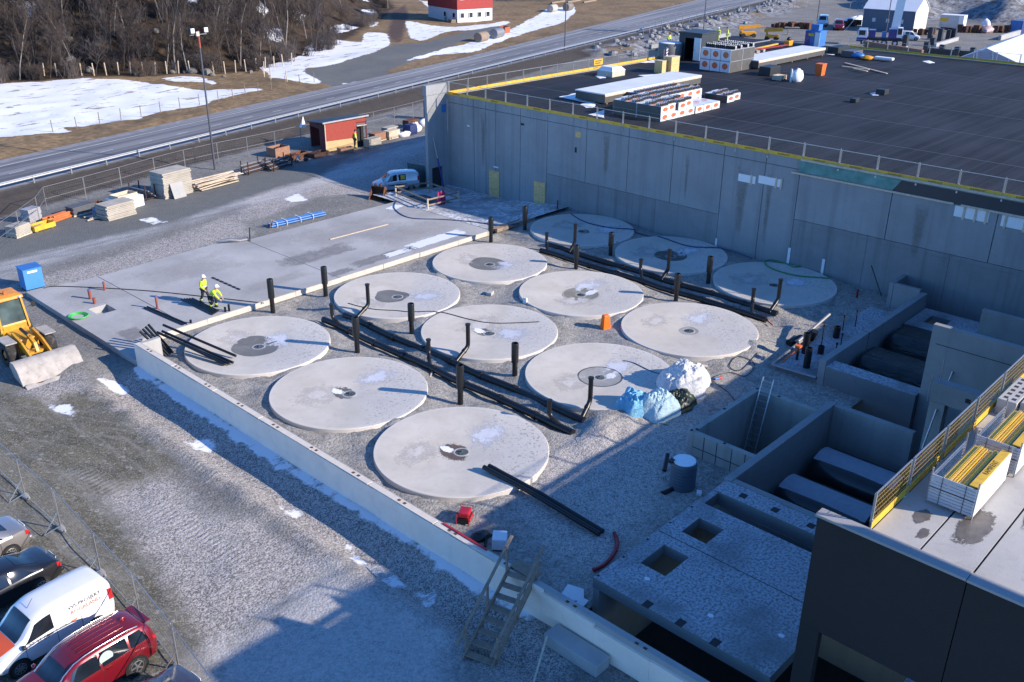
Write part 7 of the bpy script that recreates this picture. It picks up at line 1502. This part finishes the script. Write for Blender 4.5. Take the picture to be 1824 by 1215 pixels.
# local x along the eaves, y away from the camera side
dirn=1 if (Vector((-math.sin(th_),math.cos(th_),0)).dot(_fw)>0) else -1
M['fabric_grey']=plain('blue grey fabric',(0.10,0.125,0.17),.6,0,.06,.6); M['fabric_white']=plain('white fabric',(0.72,0.73,0.76),.5,0,.05,.6); M['fabric_cream']=plain('cream fabric',(0.62,0.60,0.55),.6,0,.05,.6)
MB().bb(0,0,0,Lx,.06*dirn,EH).obj("side_wall",M['fabric_grey'],tent); MB().bb(0,TWd*dirn,0,Lx,(TWd-.06)*dirn,EH).obj("side_wall",M['fabric_grey'],tent)
g=MB()
for xx in (0.0,Lx): g.add([(xx,0,0),(xx,TWd*dirn,0),(xx,TWd*dirn,EH),(xx,TWd/2*dirn,RH),(xx,0,EH),(xx-.08,0,0),(xx-.08,TWd*dirn,0),(xx-.08,TWd*dirn,EH),(xx-.08,TWd/2*dirn,RH),(xx-.08,0,EH)],[(0,1,2,3,4),(9,8,7,6,5),(0,5,6,1),(1,6,7,2),(2,7,8,3),(3,8,9,4),(4,9,5,0)])
g.obj("gable",M['fabric_cream'],tent)
g=MB()
for (y0,z0,y1,z1) in ((-.25,EH-.1,TWd/2,RH+.03),(TWd+.25,EH-.1,TWd/2,RH+.03)): g.add([(-.2,y0*dirn,z0),(Lx+.2,y0*dirn,z0),(Lx+.2,y1*dirn,z1),(-.2,y1*dirn,z1),(-.2,y0*dirn,z0+.08),(Lx+.2,y0*dirn,z0+.08),(Lx+.2,y1*dirn,z1+.08),(-.2,y1*dirn,z1+.08)],[(0,1,2,3),(7,6,5,4),(0,4,5,1),(1,5,6,2),(2,6,7,3),(3,7,4,0)])
g.obj("roof",M['fabric_white'],tent)
g=MB()
for k in range(3): g.bb(Lx*(.22+.27*k)-.35,-.02*dirn,1.9,Lx*(.22+.27*k)+.35,-.05*dirn,2.7)
g.obj("window",M['fabric_cream'],tent)
g=MB(); g.bar((-.2,0,4.4),(-2.5,-3*dirn,0),.07); g.bar((Lx*.75,-.06*dirn,0),(Lx*.75,-.06*dirn,EH),.1); g.obj("guy_rope",M['white'],tent)
# container
v=P(1671,52); w_=P(1713,55); ax=w_-v; ax.z=0
o=thing("white_container","white container with a yellow sign beside the tent hall","container",(v.x,v.y,G0+.5),math.atan2(ax.y,ax.x)); Lc=ax.length; MB().bb(0,0,0,Lc*.8,3*dirn,2.6).obj("body",plain('pale grey container',(0.42,0.44,0.48),.5),o,bevel=.03); MB().bb(Lc*.8,0,0,Lc,3*dirn,2.55).obj("front_wall",M['white'],o); MB().bb(.1,-.03*dirn,1.3,Lc*.36,-.01*dirn,2.0).obj("sign",M['yellow'],o); MB().bb(.4,.2*dirn,-.5,Lc-.4,2.8*dirn,-.005).obj("bearer",M['trim'],o); MB().bb(-.05,-.05*dirn,2.602,Lc+.05,3.05*dirn,2.68).obj("roof",M['white'],o)
v=P(1648,52); tag(MB().box((0,0,1.1),(2.6,.2,2.2),R(20)).obj("grey_sheet",M['fabric_grey'],loc=(v.x,v.y,G0)),"grey sheet standing at the tent hall's open gable","sheet")
# mobile crane
v=P(1524,80); w_=P(1606,84); ax=w_-v; ax.z=0; Lk=ax.length; M['craneblue']=plain('crane blue',(0.015,0.035,0.20),.35,0,.08,coat=.4)
o=thing("mobile_crane","blue and white mobile crane with raised white boom","crane",(v.x,v.y,G0),math.atan2(ax.y,ax.x)); dk=dirn
MB().bb(0,0,1.0,Lk,2.6*dk,1.45).obj("chassis",M['trim'],o); c_=MB().profile([(0,.8),(0,2.0),(.25,3.0),(1.9,3.05),(1.9,.8)],0,2.6*dk,'y').obj("cab",M['white'],o,bevel=.05); MB().bb(.3,-.02*dk,1.9,1.5,-.002*dk,2.8).bb(-.02,.2*dk,1.9,.03,2.4*dk,2.7).obj("cab_window",M['glass'],c_); MB().bb(.0,-.015*dk,.7,1.9,2.6*dk,1.4).obj("cab_skirt",M['craneblue'],o)
MB().bb(2.1,.1*dk,1.46,3.4,2.5*dk,2.9).obj("engine_box",M['craneblue'],o,bevel=.05); MB().bb(4.6,.3*dk,1.46,5.4,2.3*dk,2.6).obj("blue_cover",M['blue'],o,bevel=.1)
MB().bb(5.8,.1*dk,1.46,8.2,2.5*dk,3.2).obj("turret",M['craneblue'],o,bevel=.08); q=MB().bb(7.3,-.1*dk,1.7,8.3,1.0*dk,3.6).obj("operator_cab",M['white'],o,bevel=.05); MB().bb(7.4,-.12*dk,2.3,8.2,-.102*dk,3.4).obj("pane",M['glass'],q)
MB().bar((6.8,1.3*dk,2.4),(7.3,1.6*dk,11),1.7,1.5).obj("boom_base",M['white'],o); MB().bar((7.5,1.6*dk,9),(8.3,2.0*dk,30),1.3,1.2).obj("boom_top",M['white'],o)
for k,xx in enumerate((1.4,3.6,5.2,7.2,8.8)):
    if xx<Lk-.3: wo=MB().lathe([(.3,-.2),(.55,-.22),(.62,0),(.55,.22),(.3,.2)],n=20,cap=False).obj("wheel",M['tyre'],o,loc=(xx,.15*dk,.62),rot=(R(90),0,0),smooth=50); MB().lathe([(.33,-.18),(.33,.18)],n=16).obj("rim",M['white'],wo)
# vehicles behind
def farcar(pa,pb,st,mat,lab,cat="van",L=4.4,name="parked_van"):
    a_=P(*pa);b_=P(*pb); m_=(a_+b_)/2; d=b_-a_; rz=math.atan2(d.y,d.x)
    o=car(name,st,mat,(m_.x,m_.y,H(m_.x,m_.y)),rz,lab,(-1.35,1.4),.33,RIM10,(((.05,.05),(1.1,.62)),((-.9,-.9),(-.1,-.1))),(1.28,.62),None,cat,lights=(4.3,5.6),doorx=(.0,1.1)); s_=d.length/L if d.length>3 else 1; s_=max(.95,min(1.25,s_)); o.scale=(s_,)*3
farcar((1600,70),(1638,72),VANS,P_white,"white van parked behind the mobile crane")
farcar((1470,40),(1459,52),VANS,paint('pale blue white paint',(0.55,0.6,0.66),.1),"pale van parked end-on near the rock heap")
farcar((1492,44),(1494,62),SUVS,P_red,"dark red car parked end-on beside the pale van","car",4.6,"parked_car")
# big white tent in front of the far yard
pa=PX(1685,112,118);pb=PX(1758,87,118);pc=PX(1826,119,118)
tn=thing("marquee_tent","large white marquee roof showing beyond the roof edge","tent",(pa.x,pa.y,0)); f=lambda q,dx=0,dz=0:(q.x+dx-pa.x,q.y-pa.y,q.z+dz)
rd=P(1824,62,pb.z); r1=(rd-pb); r1.z=0; r1=r1.normalized()*34
MB().add([f(pa),f(pc),f(pb),f(pa,.3),f(pc,.3),f(pb,.3)],[(0,2,1),(3,4,5),(0,1,4,3),(1,2,5,4),(2,0,3,5)]).obj("gable",plain('translucent fabric',(0.36,0.38,0.45),.5,0,.06,.5),tn)
def slope(u,v): return tuple(Vector(f(u))+r1*v)
for nm,e in (("roof_slope",pc),("roof_slope",pa)):
    g=MB(); A=Vector(f(pb))+Vector((-.1,0,.1)); B_=Vector(f(e))+Vector((-.1,0,.1)); g.add([A,B_,B_+r1,A+r1,A+Vector((0,0,-.08)),B_+Vector((0,0,-.08)),B_+r1+Vector((0,0,-.08)),A+r1+Vector((0,0,-.08))],[(0,1,2,3),(7,6,5,4),(0,4,5,1),(1,5,6,2),(2,6,7,3),(3,7,4,0)]); g.obj(nm,M['fabric_white'],tn)
g=MB(); A=Vector(f(pa));B_=Vector(f(pc)); lowA=Vector((A.x,A.y,G0-.5)); lowB=Vector((B_.x,B_.y,G0-.5)); g.add([A,B_,lowB,lowA],[(3,2,1,0)]); g.add([B_,B_+r1,lowB+r1,lowB],[(3,2,1,0)]); g.obj("tent_wall",M['fabric_grey'],tn)
g=MB()
for k in range(1,5): q0=Vector(f(pa)).lerp(Vector(f(pc)),k/5); q1=Vector(f(pa)).lerp(Vector(f(pb)),min(1,k/2.6)) if k<3 else Vector(f(pc)).lerp(Vector(f(pb)),(5-k)/2.4); g.bar(q0+Vector((-.06,0,.1)),q1+Vector((-.06,0,0)),.12)
g.obj("truss",M['white'],tn)
# foundations and columns beyond the hall
for k,(a_,b_,t_) in enumerate(((1656,70,53),(1673,75,56),(1688,72,57),(1697,72,55),(1611,84,66),(1648,96,79),(1676,97,83),(1703,101,87),(1731,101,88),(1660,82,70))):
    v=P(a_,b_); hh=abs((b_-t_)/ (FOC/ (v-CAM).length))*1.05; o=thing("foundation_column","dark shuttered concrete column on the far foundations","column",(v.x,v.y,G0),0,"dark columns on the far foundations"); MB().bb(-.42,-.42,0,.42,.42,hh).obj("shaft",M['cabin'],o); MB().bb(-.5,-.5,-.1,.5,.5,.25).obj("footing",M['wallcon'],o)
for (pa_,pb_,h_,lab) in (((1538,84),(1642,101),1.2,"brown shuttered foundation wall behind the far roof edge"),((1650,96),(1745,104),1.1,"dark foundation wall between the columns and the roof edge"),((1665,84),(1705,72),.7,"pale low foundation strip among the columns"),((1780,72),(1815,62),1.0,"pale wall end beside the blue container far right" if False else "pale wall end near the marquee")):
    a_=P(*pa_);b_=P(*pb_); tag(MB().bar((0,0,h_/2),(b_-a_)+Vector((0,0,h_/2)),.5,h_).obj("foundation_wall",M['rustpink'] if h_>1.15 else (M['wallcon'] if h_<1.05 else M['cabin']),loc=a_),lab,"wall")
v=P(1818,60); o=thing("blue_container","blue container half hidden by the marquee","container",(v.x,v.y,G0)); MB().bb(0,0,0,6,2.5,2.6).obj("body",M['craneblue'],o,bevel=.04); MB().bb(-.02,.2,.1,-.001,2.3,2.5).obj("door",M['blue'],o)
v=P(1756,58); tag(MB().blob((0,0,.6),(2.2,1.5,.9),12,7,.2).obj("striped_heap",plain('pale pink sheet',(0.5,0.36,0.36),.6),loc=(v.x,v.y,G0),smooth=60),"pale pink sheeted heap in front of the rusty steel row","heap"); v=P(1755,50); tag(MB().blob((0,0,.9),(.9,.9,1.1),10,7,.15).obj("white_sack",M['white'],loc=(v.x,v.y,G0),smooth=60),"white sack standing behind the pink sheeted heap","sack")
def steelrow(pa_,pb_,n,lab):
    a_=P(*pa_);b_=P(*pb_); o=thing("steel_stack",lab,"steel stack",(a_.x,a_.y,G0)); d=b_-a_
    for k in range(n): q=d*(k/max(1,n-1)); MB().box(q+Vector((0,random.uniform(-.5,.5),.5+random.random()*.5)),(random.uniform(1,2.2),random.uniform(.6,1.4),random.uniform(.6,1.5)),random.uniform(-.4,.4)).obj("beam",M['rust' if k%2 else 'darkrust'],o)
steelrow((1712,58),(1818,58),22,"long row of rusty steel stacks below the rock slope"); steelrow((1630,62),(1660,62),7,"rusty steel stack at the tent hall gable"); steelrow((1380,50),(1440,52),10,"rusty steel stack in front of the rock heap, close to the pale van"); steelrow((1490,48),(1530,46),8,"rusty steel stack beside the snow patch and tent hall")
# yellow machines, blue cabin, junk at the far corner of the roof
ex=MB().bb(0,0,-1.6,26,6.5,7.55); kind_=thing("annex_building","lower concrete annex joined to the far corner of the hall","building",(69.5,20.72,0)); MB().bb(6.5,0,-1.6,25.4,6.4,7.5).obj("wall",M['hall'],kind_); MB().bb(6.5,0,7.502,25.4,6.4,7.6).obj("roof",M['roof'],kind_); MB().bb(6.5,6.0,7.61,25.4,6.4,8.1).obj("parapet",M['hall'],kind_); MB().bb(0.5,-.3,6.4,6.5,.2,7.9).obj("parapet",M['hall'],kind_)
M['machine']=plain('machine orange yellow',(0.70,0.30,0.015),.45,0,.1,2)
def boomlift(pa_,L,lab,z,rz):
    v=P(*pa_,z); o=thing("boom_lift",lab,"boom lift",(v.x,v.y,z),rz); MB().bb(-L*.4,-.9,.5,L*.3,.9,1.15).obj("base",M['machine'],o,bevel=.08); MB().bar((-L*.5,0,1.9),(L*.5,0,2.2),.55,.65).obj("boom",M['machine'],o); MB().bar((-L*.3,0,1.2),(-L*.45,0,1.9),.35).obj("riser",M['machine'],o)
    for xx in (-L*.3,L*.2):
        for yy in (-.95,.95): MB().cyl((xx,yy-.15,.42),(xx,yy+.15,.42),.42,n=16).obj("wheel",M['tyre'],o,smooth=40)
    a=MB(); [a.bar((L*.5,y_,1.2),(L*.5+1,y_,1.2),.05).bar((L*.5,y_,2.2),(L*.5+1,y_,2.2),.05).bar((L*.5+1,y_,1.2),(L*.5+1,y_,2.2),.05) for y_ in (-.5,.5)]; a.obj("basket",M['machine'],o)
boomlift((1333,66),4.4,"orange-yellow boom lift lying low beyond the roof, the longer one",G0,R(-45)); boomlift((1376,72),3.6,"orange-yellow boom lift beyond the roof beside the rusty stack",G0,R(-70))
v=P(1404,82,RZ); o=thing("yellow_compactor","small yellow compactor at the far roof edge","compactor",(v.x,v.y,RZ)); MB().bb(-.6,-.4,.05,.6,.4,.7).obj("body",M['machine'],o,bevel=.1); MB().blob((0,0,.85),(.35,.3,.3),8,6).obj("engine",M['trim'],o,smooth=60)
v=P(1450,88,RZ); o=thing("blue_cabin","small blue cabin with a white door at the far roof edge","cabin",(93.0,v.y+.6,RZ),R(0)); o.scale=(.8,.8,.85); MB().bb(0,0,0,2.2,2.6,2.3).obj("body",M['blue'],o,bevel=.04); MB().bb(-.04,.0,0,-.005,.85,2.1).obj("door",M['white'],o); MB().bb(.3,.5,2.302,1.6,1.9,3.2).obj("roof_box",M['blue'],o,bevel=.04); MB().bb(-.05,1.7,.05,-.008,2.5,2.2).obj("side_panel",M['craneblue'],o); MB().bb(-.07,1.0,1.5,-.045,2.0,1.9).obj("sign",M['yellow'],o)
for k,(a_,b_,mt,lab) in enumerate((((1318,92),(1402,80),'redhose',"long red barrier rail lying on the far roof"),((1300,86),(1335,96),'redhose',"short red barrier rail lying on the far roof"),((1258,96),(1330,90),'newwood',"pale timber rail on the annex roof near the workers"),((1300,82),(1345,96),'yellow',"yellow board lying on the annex roof"),((1340,88),(1385,78),'yellow',"yellow board beside the long red rail"))): lay("barrier_rail",[P(*a_,RZ+.3),P(*b_,RZ+.4)],.14,M[mt],lab,"rail",None,True)
for k in range(5): v=P(1320+9*k,92+(k%2)*2,RZ); tag(MB().box((0,0,.15),(.8,.5,.3),.4*k).obj("stone_sack",M['stackcon'],loc=(v.x,v.y,RZ)),"grey sack in the row lying on the far roof","sack","grey sacks on the far roof")
v=P(1540,100,RZ); tag(MB().blob((0,0,.25),(.8,.9,.38),10,6,.15).obj("blue_tarpaulin",M['blue'],loc=(v.x-2,v.y,RZ),smooth=60),"blue tarpaulin heap at the far roof edge","tarpaulin"); v=P(1560,103,RZ); tag(MB().blob((0,0,.2),(.6,.8,.3),10,6,.2).obj("orange_heap",M['machine'],loc=(v.x-2.5,v.y,RZ),smooth=60),"orange heap of material at the far roof edge","heap"); v=P(1590,105,RZ); tag(MB().box((0,0,.3),(.7,2.2,.3),0).obj("white_package",M['white'],loc=(v.x-2.5,v.y,RZ),bevel=.08),"long white package at the far roof edge","package")
pile("timber_pile",P(1515,86).x,P(1515,86).y,12,5,.25,M['newwood'],"timber pile on the ground just beyond the far roof edge","timber pile",R(-60),1.5,.8); 
# far yard fence posts along the road side and rock heap
posts_line([(1145,72),(1185,58),(1250,42),(1330,28),(1420,18),(1540,18)],26,2.0,.06,M['dullgalv'],"thin fence post along the far yard beside the rock heap","fence posts along the far yard")
rr_=random.Random(9)
for i in range(120):
    g_=rr_.gauss(0,1); x=rr_.uniform(112,235); y=yguard(x)-7+g_*2.6; r=rr_.uniform(.25,.8)
    tag(MB().blob((0,0,r*.3),(r,r*.8,r*.65),7,5,.22).obj("rock",M['rockgrey'] if 'rockgrey' in M else M.setdefault('rockgrey',concrete('blasted rock',(0.24,0.24,0.245),.35,.6,0,0,.9,1.5)),loc=(x,y,H(x,y)),rz=rr_.uniform(0,3)),"grey blasted rock on the bank below the road","rock","blasted rocks on the bank below the road")
v=P(1526,42); tag(MB().blob((0,0,.5),(4,2.2,1.2),14,7,.18).obj("snow_heap",M['snowy'],loc=(v.x,v.y,G0),smooth=60),"dirty snow heap beside the tent hall","snow heap")
